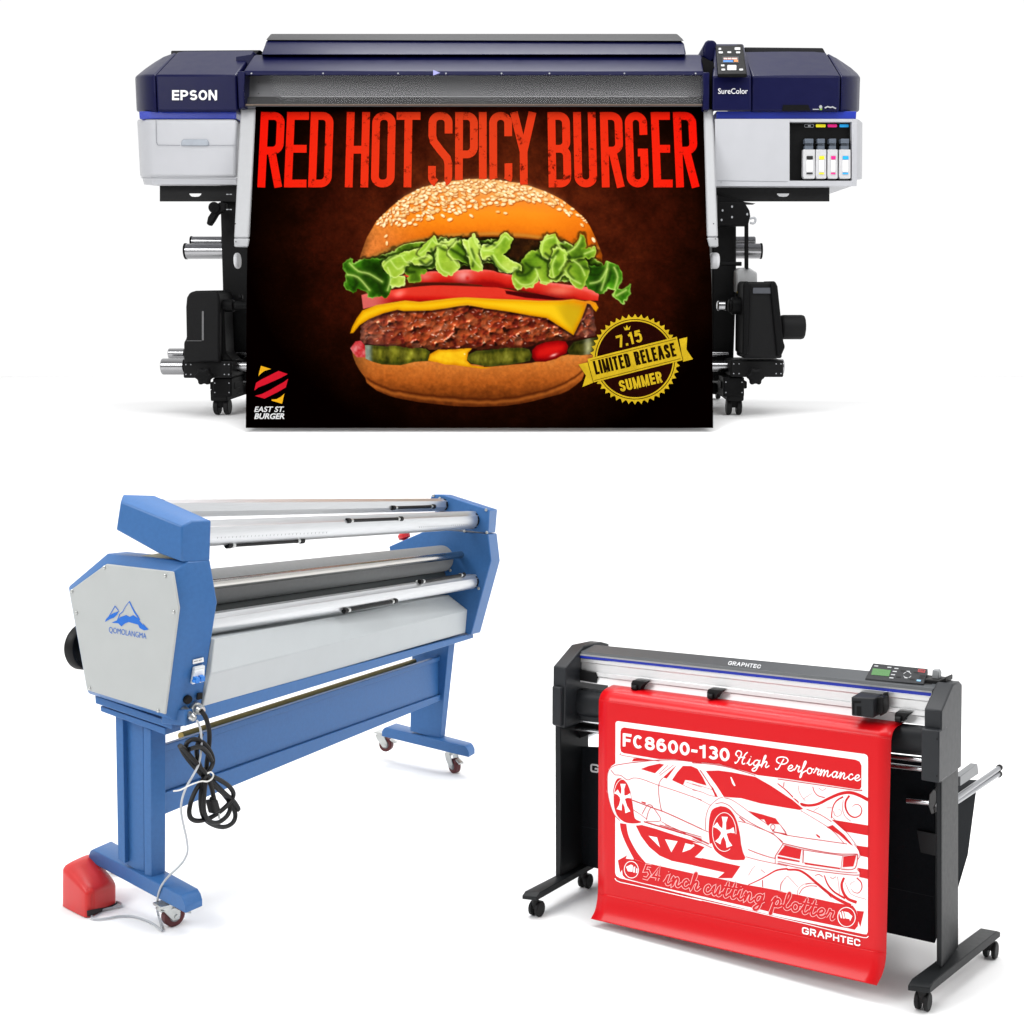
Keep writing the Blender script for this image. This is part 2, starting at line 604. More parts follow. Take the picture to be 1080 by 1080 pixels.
# control block with the SureColor name
m = MB()
a = [PRI.at(u, v, 1, y) for u, v, y in ((751, 117, -.01), (751.5, 80, -.006), (754, 46.5, .26), (752, 46.5, .6), (752, 117, .6))]
b = [PRI.at(u, v, 1, y) for u, v, y in ((792.6, 117, -.01), (792.4, 80, -.006), (784, 46.5, .26), (783, 46.5, .6), (784, 117, .6))]
m.loft([a, b]).build("control_tower", NAVY, printer, bevel=.006, seg=3)
m = MB()
ptag(m, [(741.8, 50), (744, 43.5), (747, 42), (753, 42.2), (756, 45), (757, 60), (749, 66), (742, 60)], .22, .5)
m.build("tower_shoulder", NAVY, printer, bevel=.008, seg=3)
# control panel, a slab on the slope
pn = PRI.at(757.2, 77.8, 1, -.012)
pq = PRI.at(754.4, 47.5, 1, .25)
PD = (pq - pn)
PN = Vector((0, -PD.z, PD.y)).normalized()
PN = PN if PN.z > 0 else -PN


def onpan(u, v, h):
    return PRI.on(u, v, pn + PN * (.004 + h), PN)


m = MB()
q = [(757.2, 78), (788, 78), (783.5, 47.3), (782.5, 46.6), (777, 46.6), (776, 47.6), (754.8, 47.6)]
a = [onpan(u, v, .008) for u, v in q]
m.prism(a, [p - PN * .013 for p in a])
panel = m.build("control_panel", BLACK, printer, bevel=.004)
A = Art(onpan, .0095)
Z = zoom(740, 35, 12)
for x0, y0, x1, y1 in ((215, 185, 248, 212), (418, 178, 490, 212), (215, 230, 268, 256), (325, 230, 375, 252), (435, 230, 488, 254), (245, 396, 290, 420), (250, 448, 298, 472), (475, 448, 525, 472), (325, 402, 440, 468)):
    A = Art(onpan, .0095)
    A.fill(Z(*rrect(x0, y0, x1, y1, 8)))
    A.build("button", mat("pale keys", rgb(180, 180, 180), .5), panel, smooth=False)
A = Art(onpan, .0095)
SCREEN = mat("panel screen", rgb(20, 22, 26), .2, spec=.4)
A.fill(Z(*rect(265, 295, 470, 380)))
scr = A.build("screen", SCREEN, panel, smooth=False)
for nm, c, bits in (("screen blue", (20, 110, 190), ((275, 342, 395, 366),)), ("screen orange", (215, 120, 40), ((410, 336, 460, 362),)), ("screen pink", (225, 170, 160), ((280, 312, 325, 332), (332, 312, 372, 332), (380, 312, 450, 332)))):
    A = Art(onpan, .0105)
    for bb in bits:
        A.fill(Z(*rect(*bb)))
    A.build("screen_icon", mat(nm, rgb(*c), .4), panel, smooth=False)
# ---- blue strips
m = MB()
ptag(m, [(146.3, 117.2), (249, 117.2), (249, 125.6), (147, 125.6)], .022, .5)
m.build("accent_strip", BLUEA, printer, bevel=.003)
m = MB()
ptag(m, [(755.5, 117.2), (903.5, 117.2), (903.0, 125.6), (755.5, 125.6)], .022, .5)
m.build("accent_strip", BLUEA, printer, bevel=.003)

# ---- white boxes
def wbox(cols, name, vt, vb, yb=.62):
    L = []
    for u, yf, ub in cols:
        t, b_ = PRI.at(u, vt, 1, yf), PRI.at(ub, vb, 1, yf + .006)
        L.append([b_, t, Vector((t.x, yb, t.z)), Vector((b_.x, yb, min(t.z, b_.z + .10)))])
    return MB().loft(L).build(name, WHITEP, printer, bevel=.012, seg=3, sharp=28)


wl = wbox([(144.6, .14, 148, ), (146, .08, 149), (149, .04, 151.5), (154, .012, 156), (161, 0, 162.5), (249, 0, 249.5)], "lower_housing", 125.4, 187.6)
wbox([(150, .1, 152), (153, .05, 154.5), (160, .015, 161), (249, .012, 249.5)], "housing_foot", 187, 194.6)
# right one has the ink bay cut through its front, so it is built of four walls round the opening
m = MB()
ptag(m, rect(754.2, 125.4, 832.8, 196.4), 0, .62)
ptag(m, [(832.8, 125.4), (898.4, 125.4), (898.4, 128.6), (832.8, 128.6)], 0, .62)
ptag(m, [(832.8, 190.6), (898.4, 190.6), (898.4, 196.4), (832.8, 196.4)], 0, .62)
L = []
for u, yf, ub, vb in ((898.4, 0, 898.4, 196.4), (900.5, .002, 900, 196.4), (903.6, .006, 903.5, 196.4), (903.8, .006, 903.8, 189.5), (907, .03, 907, 189.3), (909.6, .09, 909.2, 188.5)):
    t, b_ = PRI.at(u, 125.4 if u < 904 else (127 if u < 908 else 129.5), 1, yf), PRI.at(ub, vb, 1, yf)
    L.append([b_, t, Vector((t.x, .62, t.z)), Vector((b_.x, .62, b_.z + .10))])
m.loft(L)
m.build("lower_housing", WHITEP, printer, bevel=.006, seg=3, sharp=28)
m = MB()
ptag(m, rect(832.8, 128.6, 898.4, 190.6), .024, .3)
bay = m.build("ink_bay", BLACK, printer)
# seams, door line, handle
m = MB()
for p in (rect(163.3, 58, 164.0, 117), ):
    pass
A = Art(psurf(0), .0012)
A.ribbon([(164.6, 126), (165.0, 150), (166.5, 153), (190, 153.4)], .55)
A.ribbon([(220, 153.4), (249, 153.2)], .55)
A.ribbon([(148.5, 187.6), (249, 189.3)], .45)
A.ribbon([(756.5, 190.6), (831, 191.6)], .4)
A.build("door_seam", mat("seam shadow gap", rgb(120, 122, 128), .7), wl, smooth=False)
m = MB()
ptag(m, [(190.5, 153.6), (191, 149), (193, 146.8), (217.5, 146.8), (219.5, 149), (220, 153.6)], -.004, .02)
m.build("door_handle", mat("handle grey", rgb(150, 156, 164), .45), wl, bevel=.003)
A = Art(psurf(0), .0015)
A.fill(A.ell((760.5, 192.2), 1.2, 1.2, 14))
A.build("screw", GREYP, printer, smooth=False)
# names on the covers
A = Art(psurf(0), .003)
strokes(A, "EPSON", (181.8, 105.8), (229.2, 105.8), 10.6, .21, gap=.16)
A.build("brand_lettering", INKTXT, printer, smooth=False)
A = Art(psurf(-.01), .003)
A.text("SureColor", (757.3, 99), (788.6, 99), 5.7, bold=.006)
A.build("name_lettering", INKTXT, printer, smooth=False)
A = Art(psurf(0), .003)
Z = zoom(820, 105, 10.8)
A.fill(Z((60, 62), (350, 62), (372, 128), (50, 132)))
A.build("cover_notch", BLACK, printer, smooth=False)
A = Art(psurf(0), .003)
A.fill(Z((400, 108), (470, 108), (470, 118), (400, 118)))
A.fill(Z(*A.ell((490, 85), 18, 20, 16)))
A.ribbon(Z((535, 98), (570, 82), (600, 92), (625, 85), (665, 105)), 1.4)
A.build("cover_emblem", GREYP, printer, smooth=False)
A = Art(psurf(0), .0035)
A.fill(Z((476, 104), (510, 104), (502, 122), (482, 122)))
A.build("cover_emblem", mat("green emblem", rgb(120, 160, 40), .5), printer, smooth=False)

# ---- centre lid
m = MB()
prof = [(43, .10), (58, .085), (58.4, .06), (79.5, .02)]


def row(u, v, y):
    return PRI.at(u, v, 1, y)


upper = MB()
a = [row(u, v, y) for u, v, y in ((275.8, 57.8, .09), (280.3, 43.4, .17), (286.4, 38, .26), (285, 38, .62), (276, 57.8, .62))]
b = [row(u, v, y) for u, v, y in ((723.6, 57.8, .09), (722.2, 46, .165), (714.2, 38, .26), (715, 38, .62), (723, 57.8, .62))]
upper.loft([a, b]).build("top_cover", NAVY, printer, bevel=.005)
m = MB()
a = [row(u, v, y) for u, v, y in ((280.8, 43, .168), (286.8, 36.5, .26), (286, 36.5, .60), (281.5, 42, .60))]
b = [row(u, v, y) for u, v, y in ((721.4, 44, .168), (713.6, 36.5, .26), (714, 36.5, .60), (720, 42, .60))]
m.loft([[p + Vector((0, -.003, .002)) for p in a], [p + Vector((0, -.003, .002)) for p in b]])
m.build("lid_top", DARKMETAL, printer, bevel=.003)
m = MB()
a = [row(u, v, y) for u, v, y in ((257, 79.8, .0), (257, 75, .004), (268.5, 58.5, .12), (266, 57.5, .6), (258, 79.8, .6))]
b = [row(u, v, y) for u, v, y in ((742, 79.8, .0), (742, 75.5, .004), (739.8, 58.5, .12), (740, 57.5, .6), (742, 79.8, .6))]
lid = m.loft([a, b]).build("front_lid", NAVY, printer, bevel=.004)
m = MB()
for side in (((250, 75), (257.4, 75), (258, 113), (251.6, 114.5)), ((741.4, 76), (748.4, 76), (748, 116), (741.2, 116))):
    m = MB()
    ptag(m, side, -.012, .5)
    m.build("lid_hinge", NAVY, printer, bevel=.004)
m = MB()
ptag(m, [(249, 60), (268, 57), (262, 72), (258, 114), (249, 117)], .14, .5)
m.build("side_gap", NAVY, printer)
A = Art(psurf(.0), .004)
for x in (265.5, 341, 420, 470.5, 529, 579.5, 658.5, 733.5):
    A.fill(A.ell((x, 77.6), .9, .9, 10))
A.build("lid_screw", GREYP, lid, smooth=False)
A = Art(psurf(.0), .004)
A.fill([(457, 74), (464.5, 77), (457, 80)])
A.build("lid_mark", mat("pale blue mark", rgb(150, 150, 205), .5), lid, smooth=False)

# ---- window: metal carriage cover behind, clear cover in front
m = MB()
a = [row(256, v, y) for v, y in ((79, .06), (102, .045), (102, .3), (79, .3))]
b = [row(742, v, y) for v, y in ((79, .06), (102, .045), (102, .3), (79, .3))]
m.loft([a, b])
m.build("carriage_cover", STEEL, printer)
m = MB()
a = [row(256, v, y) for v, y in ((102.2, .03), (107, .02), (112.5, .01), (112.5, .3), (102.2, .3))]
b = [row(742, v, y) for v, y in ((102.2, .03), (107, .02), (112.5, .01), (112.5, .3), (102.2, .3))]
m.loft([a, b])
m.build("platen", DSTEEL, printer)
m = MB()
pcyl(m, 256, 742, 110.6, .9, .0)
m.build("platen_edge", mat("bronze edge", rgb(110, 96, 84), .35, metal=.6), printer)
A = Art(psurf(.04), .004)
Z = zoom(380, 20, 4.154)
for u in (273, 299.5, 318, 376, 386, 459, 473, 503, 518, 557, 640, 646, 690, 733):
    A.fill(A.ell((u, 87), .55, .55, 8))
    A.fill(A.ell((u, 98.8), .7, .7, 8))
for i in range(22):
    A.fill(A.ell((262 + i * 22.7, 106.5), .7, .6, 8))
A.build("cover_screw", mat("dark screws", rgb(30, 30, 30), .5), printer, smooth=False)
G = bpy.data.materials.new("clear cover")
G.use_nodes = True
nt = G.node_tree
for n in list(nt.nodes):
    nt.nodes.remove(n)
out = nt.nodes.new("ShaderNodeOutputMaterial")
mx = nt.nodes.new("ShaderNodeMixShader")
tr = nt.nodes.new("ShaderNodeBsdfTransparent")
tr.inputs["Color"].default_value = (.96, .96, .965, 1)
gl = nt.nodes.new("ShaderNodeBsdfGlossy")
gl.inputs["Roughness"].default_value = .06
lw = nt.nodes.new("ShaderNodeFresnel")
lw.inputs["IOR"].default_value = 1.14
nt.links.new(lw.outputs[0], mx.inputs[0])
nt.links.new(tr.outputs[0], mx.inputs[1])
nt.links.new(gl.outputs[0], mx.inputs[2])
nt.links.new(mx.outputs[0], out.inputs[0])
m = MB()
a = [row(257.5, v, y) for v, y in ((79, -.002), (110, -.03), (110, -.026), (79, .002))]
b = [row(741.5, v, y) for v, y in ((79, -.002), (110, -.03), (110, -.026), (79, .002))]
m.loft([a, b]).build("window_cover", G, printer)

# ---- paper guides beside the poster
m = MB()
GUIDE = mat("white paper guide", rgb(166, 167, 169), .4, noise=.02)
for q in (((253.4, 114), (269.5, 114), (262, 251), (246.4, 251)), ((742, 115), (752.2, 115), (757.4, 250), (746, 250))):
    m = MB()
    a = [PRI.at(u, v, 1, .03 - .20 * (v - 114) / 137) for u, v in q]
    m.prism(a, [p + Vector((0, .05, 0)) for p in a])
    m.build("paper_guide", GUIDE, printer, bevel=.006)
m = MB()
for q in (((246.4, 251.4), (262, 251.4), (261.5, 260.3), (246.8, 260.3)), ((746, 250.4), (757.4, 250.4), (757.8, 260.3), (748, 260.3))):
    m = MB()
    a = [PRI.at(u, v, 1, -.172) for u, v in q]
    m.prism(a, [p + Vector((0, .06, 0)) for p in a])
    m.build("guide_end", GUIDE, printer, bevel=.004)
A = Art(psurf(-.175), .002)
for u, v in ((248.5, 236), (249, 255), (752.5, 236), (754.5, 252)):
    A.fill(A.ell((u, v), .7, .7, 8))
A.build("guide_screw", mat("dark screws", rgb(60, 60, 60)), printer, smooth=False)
m = MB()
for x0, x1, xe in ((253, 262, 248), (748, 754, 758.5)):
    m = MB()
    pcyl(m, x0, xe, 275, 8.6, -.12)
    m.build("guide_roller", mat("white roller cap", rgb(200, 201, 203), .35), printer, bevel=.01, seg=3)

# ---- under plates with finger holes
PLATE = mat("black plate", rgb(15, 15, 16), .55, spec=.25)
for x0, x1, hx in ((168.5, 249, 205.8), (755.5, 874.8, 826)):
    hole = [(hx - 6.6, 204), (hx - 6.2, 205.4), (hx - 4, 207.2), (hx, 207.6), (hx + 4, 207.2), (hx + 6.2, 205.4), (hx + 6.6, 204)]
    m = MB()
    o = rect(x0, 195.8, x1, 212.4)
    L = [Vector((p[0], p[1], 0)) for p in o], [Vector((p[0], p[1], 0)) for p in hole]
    flat = [p for q in L for p in q]
    f = [PRI.at(p.x, p.y, 1, .06) for p in flat]
    g = [p + Vector((0, .006, 0)) for p in f]
    k = len(f)
    m.v = f + g
    for t in tessellate_polygon(L):
        m.f.append(tuple(t))
        m.f.append(tuple(k + i for i in reversed(t)))
    for lo, n in ((0, 4), (4, len(hole))):
        for i in range(n):
            j = (i + 1) % n
            m.f.append((lo + i, lo + j, k + lo + j, k + lo + i))
    m.m = [0] * len(m.f)
    m.build("support_plate", PLATE, printer)
m = MB()
ptag(m, [(217.5, 236), (219, 229), (227, 217), (231, 213), (238, 214), (238, 222), (229, 226), (225, 233), (221, 238.5)], .0, .03)
m.cyl(PRI.at(226, 219, 1, -.01), PRI.at(226, 219, 1, .05), .02)
m.build("loading_lever", BLACK, printer, bevel=.004)
A = Art(psurf(-.005), .002)
for u, v in ((240, 205), (243.5, 205), (240, 221), (243.5, 221)):
    A.fill(rrect(u - 1.3, v - .5, u + 1.3, v + .5, .4))
A.build("lever_screw", GREYP, printer, smooth=False)

# ---- stand
m = MB()
ptag(m, [(231.5, 196), (262, 196), (262, 402), (236, 402), (234.5, 300)], .10, .32)
m.build("stand_leg", SOFTBLACK, printer, bevel=.006)
m = MB()
ptag(m, [(751, 196), (776.6, 196), (776.6, 300), (773, 402), (751, 402)], .10, .32)
m.build("stand_leg", SOFTBLACK, printer, bevel=.006)
m = MB()
ptag(m, rect(254, 330, 756, 352), .2, .27)
m.build("cross_beam", SOFTBLACK, printer, bevel=.004)
m = MB()
ptag(m, rect(254, 404, 756, 416), .22, .30)
m.build("cross_beam", SOFTBLACK, printer, bevel=.004)
m = MB()
ptag(m, [(757, 213), (785, 213), (790.5, 222), (791.5, 228), (789, 238), (757, 238)], .02, .09)
ptag(m, [(757, 205), (786, 213), (797.5, 214.6), (757, 214.6)], .03, .1)
m.build("side_bracket", BLACK, printer, bevel=.004)
A = Art(psurf(.02), .002)
for u, v in ((762, 222), (772, 218), (772, 229), (788, 226), (761, 232)):
    A.fill(A.ell((u, v), 1, 1.3, 10))
A.build("bracket_screw", GREYP, printer, smooth=False)
m = MB()
ptag(m, rect(786.4, 236, 789.4, 284), .03, .06)
m.build("stay_rod", BLACK, printer)
m = MB()
pcyl(m, 758, 782, 278.3, 2.2, .0)
m.build("stay_rod", BLACK, printer)
m = MB()
m.tube([PRI.at(u, v, 1, .0) for u, v in ((791, 230.5), (795.5, 229.8), (796.8, 232.5), (795, 235.5), (791, 235))], .004)
m.build("pull_ring", GREYP, printer)
for x0, x1, yv, r, y in ((202.3, 236, 255, 5.6, .34), (196.2, 238, 265, 8.2, .28), (772, 796.5, 255, 5.6, .34), (772, 802.8, 264.8, 8, .28)):
    m = MB()
    pcyl(m, x0, x1, yv, r, y)
    m.build("media_bar", CHROME, printer, bevel=.004)
for q in ((195.4, 197.2, 265, 8.6, .28), (801.6, 803.4, 264.8, 8.4, .28), (201.6, 203, 255, 6, .34)):
    m = MB()
    pcyl(m, *q)
    m.build("bar_cap", BLACK, printer)

# ---- take-up units
m = MB()
ptag(m, [(195.6, 324), (196.5, 314), (199.5, 308.5), (206, 306.6), (225, 306.2), (230, 308), (231.5, 316), (231.5, 382), (193.6, 382), (193.4, 361), (196.2, 357)], -.08, .08)
m.build("take_up_unit", SOFTBLACK, printer, bevel=.012, seg=3)
m = MB()
ptag(m, [(230.4, 322), (236, 322), (238, 372), (246, 381), (226, 381)], -.05, .06)
m.build("take_up_bracket", BLACK, printer, bevel=.006)
A = Art(psurf(-.08), .003)
A.fill(rrect(213.2, 328, 215.2, 359, .8))
A.ribbon([(197, 359.4), (213, 359.4)], .5)
A.build("unit_trim", STEEL, printer, smooth=False)
m = MB()
pcyl(m, 229, 247, 322.5, 6.6, -.03)
pcyl(m, 247, 262, 322.5, 5.0, -.03)
pcyl(m, 252, 256, 313.5, 2.6, -.02)
m.build("spindle", BLACK, printer, bevel=.003)
m = MB()
ptag(m, [(783.4, 378), (786, 302), (788.5, 297.2), (815, 297.2), (819, 302), (825.2, 378)], -.08, .08)
m.build("take_up_unit", SOFTBLACK, printer, bevel=.008, seg=3)
m = MB()
ptag(m, [(783.6, 300), (786, 296.4), (790.2, 297), (791.8, 302), (789.5, 374), (783, 374)], -.095, .085)
m.build("unit_rib", BLACK, printer, bevel=.006)
m = MB()
ptag(m, [(812, 300), (814.5, 296), (818, 297), (820.4, 302), (826.5, 360), (828.4, 366), (827, 369), (824, 376), (819.4, 376)], -.09, .085)
m.build("unit_rib", BLACK, printer, bevel=.006)
A = Art(psurf(-.082), .003)
A.fill(rrect(794, 303.5, 814, 309.5, 1))
A.build("unit_display", mat("grey window", rgb(70, 72, 78), .3), printer, smooth=False)
m = MB()
pcyl(m, 822, 848.4, 345, 13.4, -.02, 12)
m.build("take_up_motor", SOFTBLACK, printer, bevel=.014, seg=3)
m = MB()
pcyl(m, 771, 785, 322.5, 9.2, -.03)
pcyl(m, 768, 772, 322.5, 7, -.03)
m.build("spindle", BLACK, printer, bevel=.004)
m = MB()
pcyl(m, 756, 766, 322.5, 5.4, -.03)
m.build("spindle_tip", CHROME, printer, bevel=.006)
m = MB()
ptag(m, [(776.4, 286), (780, 282.4), (790, 282.2), (798.8, 287.5), (798.8, 308.5), (776.4, 308.5)], .04, .2)
m.build("motor_box", mat("grey motor box", rgb(176, 177, 178), .45), printer, bevel=.006)
A = Art(psurf(.04), .003)
A.fill(rect(777, 307.2, 783, 309.2))
A.build("box_label", mat("yellow label", rgb(205, 175, 20), .5), printer, smooth=False)

# ---- lower rails and clamps
for x0, x1, yv, r, y in ((178.2, 196, 373, 5.6, .10), (171.3, 196, 386.6, 8.6, .02), (244, 270, 386, 6, .02), (249, 270, 374, 3.2, .1), (740, 772, 386.4, 5.6, .02), (740, 768, 373.6, 3.2, .1), (818, 826.2, 387, 8.4, .02)):
    m = MB()
    pcyl(m, x0, x1, yv, r, y)
    m.build("lower_rail", CHROME, printer, bevel=.004)
for rc, kx, bx, bl in (((193.2, 380.8, 244, 398.8), 216.5, (224.2, 399, 244.2, 418.4), -1), ((770.4, 380.2, 826.4, 397.8), 796.2, (763, 398, 785, 418.4), 1)):
    m = MB()
    ptag(m, rect(*rc), -.06, .12)
    m.build("clamp", SOFTBLACK, printer, bevel=.005)
    A = Art(psurf(-.06), .002)
    for fx in (.06, .16, .86, .95):
        for fy in (.2, .78):
            A.fill(A.ell((rc[0] + (rc[2] - rc[0]) * fx, rc[1] + (rc[3] - rc[1]) * fy), .7, .7, 8))
    A.build("clamp_screw", GREYP, printer, smooth=False)
    c = PRI.at(kx, 396.6, 1, -.09)
    L = []
    for dy, k in ((0, .7), (-.004, .95), (-.02, .95), (-.026, .6)):
        L.append([c + Vector((math.cos(t) * k * r_, dy, math.sin(t) * k * r_)) for t, r_ in [(2 * math.pi * i / 30, .030 + .004 * math.cos(6 * 2 * math.pi * i / 30)) for i in range(30)]])
    MB().loft(L).cyl(c, c + Vector((0, .05, 0)), .012).build("clamp_knob", BLACK, printer, bevel=.002)
    m = MB()
    ptag(m, rect(*bx), -.05, .10)
    ptag(m, [(bx[0] - 3, bx[1] + 4), (bx[2] + 3, bx[1] + 4), (bx[2] + 3, bx[1] + 12), (bx[0] - 3, bx[1] + 12)], -.02, .06)
    m.build("foot_block", BLACK, printer, bevel=.004)
    A = Art(psurf(-.05), .002)
    for u in (bx[0] + 2.5, bx[2] - 2.5):
        for v in (bx[1] + 5, bx[3] - 4.5):
            A.fill(A.ell((u, v), .7, .7, 8))
    A.build("block_screw", GREYP, printer, smooth=False)
    # feet run fore and aft under the block, with a caster at each end
    cxp = (bx[0] + bx[2]) / 2
    x = PRI.at(cxp, 418, 1, 0).x
    MB().box((x - .03, -.04, PRI.at(cxp, 416, 1, 0).z - .02), (x + .03, .62, PRI.at(cxp, 410, 1, 0).z)).build("stand_foot", SOFTBLACK, printer, bevel=.005)
    for y in (-.01, .56):
        zc = .0305
        ca = MB()
        top = PRI.at(cxp, 416, 1, 0).z - .018
        ca.cyl((x + .01 * bl, y, .05), (x + .01 * bl, y, top), .014)
        ca.prism([(x - .022, y - .012, .028), (x - .018, y - .012, .056), (x + .018, y - .012, .056), (x + .022, y - .012, .028)],
                 [(x - .022, y + .03, .028), (x - .018, y + .03, .056), (x + .018, y + .03, .056), (x + .022, y + .03, .028)])
        cb = ca.build("caster", BLACK, printer, bevel=.003)
        for sx in (-.018, .018):
            w = MB()
            w.lathe((x + sx - .009, y + .01, zc), (1, 0, 0), [(0, .012), (0, .026), (.003, .0295), (.015, .0295), (.018, .026), (.018, .012)])
            w.build("wheel", mat("black tyre", rgb(22, 22, 23), .55, spec=.2), cb)

# ---- ink packs standing in the bay
ICON = {"black": (10, 10, 10), "yellow": (252, 235, 0), "magenta": (236, 0, 130), "cyan": (0, 165, 235)}
for i, (nm, x0, x1) in enumerate((("black", 847.2, 859.6), ("yellow", 860.6, 871.6), ("magenta", 873.0, 883.6), ("cyan", 885.2, 897.2))):
    r0 = {"black": (848.5, 858), "yellow": (860.3, 870.6), "magenta": (872.8, 882.7), "cyan": (885.3, 894.9)}[nm]
    A = Art(psurf(.024), .002)
    if nm == "black":
        A.ribbon(rrect(r0[0], 131.1, r0[1], 134.3, 1), .35, closed=True)
        A.fill(rrect(852, 132, 855, 133.6, .4))
        A.build("slot_label", GREYP, bay, smooth=False)
    else:
        A.fill(rrect(r0[0], 131.1, r0[1], 134.3, .8))
        A.build("slot_label", mat(nm + " ink colour", rgb(*ICON[nm]), .5), bay, smooth=False)
    bx = PRI.at((x0 + x1) / 2, 188, 1, .0)
    F2 = Frame(PRI.R, PRI.M @ bx, PRI.s)

    def q(u, v, y, F2=F2, bx=bx):
        return PRI.at(u, v, 1, y) - bx

    t = thing("ink_pack", "white ink pack with a %s label patch in the bay, %s" % (nm, ("beside the yellow one", "between black and magenta", "between yellow and cyan", "beside the bay's outer edge")[i]),
              "ink pack", F2, group="ink packs in the printer's bay")
    m = MB()
    o = [(x0, 157.6), (x1, 157.6), (x1, 187.4), (x1 - .6, 188.4), (x0 + .9, 188.4), (x0 - .4, 185)]
    a = [q(u, v, -.006) for u, v in o]
    m.prism(a, [(p.x, .020, p.z) for p in a])
    m.build("pack_body", mat("pack white", rgb(190, 190, 192), .5, noise=.03), t, bevel=.003)
    m = MB()
    for o, y in ((rect(x0 + 1.6, 146.2, x1 - 1.6, 151), -.010), (rect(x0 + 2.2, 151, x1 - 2, 154), .004), (rect(x0 + 1.6, 153.6, x1 - 1.8, 157.8), -.003)):
        a = [q(u, v, y) for u, v in o]
        m.prism(a, [(p.x, .020, p.z) for p in a])
    m.build("pack_clip", mat("slate clip", rgb(84, 92, 104), .45), t, bevel=.0015)
    xc0, xc1 = x0 + 3.4, x1 - 2.4

    def sf(u, v, h, q=q):
        p = q(u, v, -.006)
        return Vector((p.x, p.y - h, p.z))
    A = Art(sf, .002)
    A.fill(rect(xc0, 169, xc1 - .4, 181))
    A.build("pack_label", mat("label white", rgb(245, 245, 245), .6), t, smooth=False)
    A = Art(sf, .0024)
    A.fill(rrect(xc0, 164.6, xc1, 168.2, .5))
    A.fill(rrect(xc0 - .2, 182.2, xc1 - .2, 183.8, .5))
    A.build("colour_patch", mat(nm + " ink colour", rgb(*ICON[nm])), t, smooth=False)
# ================================================================= POSTER
BPROF = [(.045, 112.0), (.03, 118), (-.16, 255), (-.195, 275), (-.21, 290), (-.235, 455)]   # depth at photo row
_zs = []
for y, v in BPROF:
    p = PRI.at(505, v, 1, y)
    _zs.append((p.y, p.z))
_prof = catmull([(y, z, 0) for y, z in _zs], 10)


def brow(v):
    """(y, z) where the sight plane of a photo row meets the poster's profile"""
    d = PRI.ray(505, v)
    e = PRI.eye
    best = None
    for i in range(len(_prof) - 1):
        a, b = _prof[i], _prof[i + 1]
        # cross product of (point - eye) with ray in the y-z plane changes sign at the hit
        fa = (a.x - e.y) * d.z - (a.y - e.z) * d.y
        fb = (b.x - e.y) * d.z - (b.y - e.z) * d.y
        if fa * fb <= 0 and fa != fb:
            t = fa / (fa - fb)
            return a.x + (b.x - a.x) * t, a.y + (b.y - a.y) * t
    a = _prof[0] if v < 113 else _prof[-1]
    return a.x, a.y


_rows = {}


def bsurf(u, v, h):
    k = round(v, 2)
    if k not in _rows:
        _rows[k] = brow(k)
    y, z = _rows[k]
    kk = (y - PRI.eye.y) / PRI.ray(u, v).y
    x = PRI.eye.x + PRI.ray(u, v).x * kk
    return Vector((x, y - h, z - 0.1 * h))


def bedge(v):
    L = np.interp(v, [112, 260, 300, 451], [269.5, 261.2, 260.3, 259.2])
    R = np.interp(v, [112, 250, 300, 451], [743.5, 747.8, 750.6, 752.2])
    return float(L), float(R)


poster_root = None


def vnoise(x, y, sc, seed, octv=3):
    out = np.zeros_like(x)
    amp, tot = 1.0, 0
    for o in range(octv):
        r = np.random.RandomState(seed + o * 17)
        g = r.rand(128, 128)
        X, Y = x / sc, y / sc
        xi, yi = np.floor(X).astype(int), np.floor(Y).astype(int)
        fx, fy = X - xi, Y - yi
        fx, fy = fx * fx * (3 - 2 * fx), fy * fy * (3 - 2 * fy)
        a, b = g[yi % 128, xi % 128], g[yi % 128, (xi + 1) % 128]
        c, d = g[(yi + 1) % 128, xi % 128], g[(yi + 1) % 128, (xi + 1) % 128]
        out += amp * ((a * (1 - fx) + b * fx) * (1 - fy) + (c * (1 - fx) + d * fx) * fy)
        tot += amp
        amp *= .55
        sc = sc / 2.03
    return out / tot


class Paint:
    """the printed picture, painted in photo-pixel coordinates on the poster's own grid (sRGB 0..255)"""

    def __init__(s, U, V):
        s.U, s.V = U, V
        s.c = np.zeros(U.shape + (3,))

    def sd(s, pts):
        """signed distance (positive inside) to a polygon"""
        P = np.array(pts, float)
        d = np.full(s.U.shape, 1e9)
        ins = np.zeros(s.U.shape, bool)
        n = len(P)
        for i in range(n):
            a, b = P[i], P[(i + 1) % n]
            ex, ey = b - a
            wx, wy = s.U - a[0], s.V - a[1]
            t = np.clip((wx * ex + wy * ey) / (ex * ex + ey * ey + 1e-12), 0, 1)
            d = np.minimum(d, (wx - t * ex) ** 2 + (wy - t * ey) ** 2)
            c = ((a[1] > s.V) != (b[1] > s.V))
            with np.errstate(divide="ignore", invalid="ignore"):
                xx = a[0] + (s.V - a[1]) * ex / (ey if ey else 1e-12)
            ins ^= c & (s.U < xx)
        d = np.sqrt(d)
        return np.where(ins, d, -d)

    def line(s, pts):
        """distance to an open stroke"""
        q = [(p.x, p.y) for p in catmull([(a, b, 0) for a, b in pts], 3)]
        d = np.full(s.U.shape, 1e9)
        for a, b in zip(q[:-1], q[1:]):
            ex, ey = b[0] - a[0], b[1] - a[1]
            wx, wy = s.U - a[0], s.V - a[1]
            t = np.clip((wx * ex + wy * ey) / (ex * ex + ey * ey + 1e-12), 0, 1)
            d = np.minimum(d, (wx - t * ex) ** 2 + (wy - t * ey) ** 2)
        return np.sqrt(d)

    def put(s, a, col):
        a = np.clip(a, 0, 1)[..., None]
        s.c = s.c * (1 - a) + np.asarray(col, float) * a


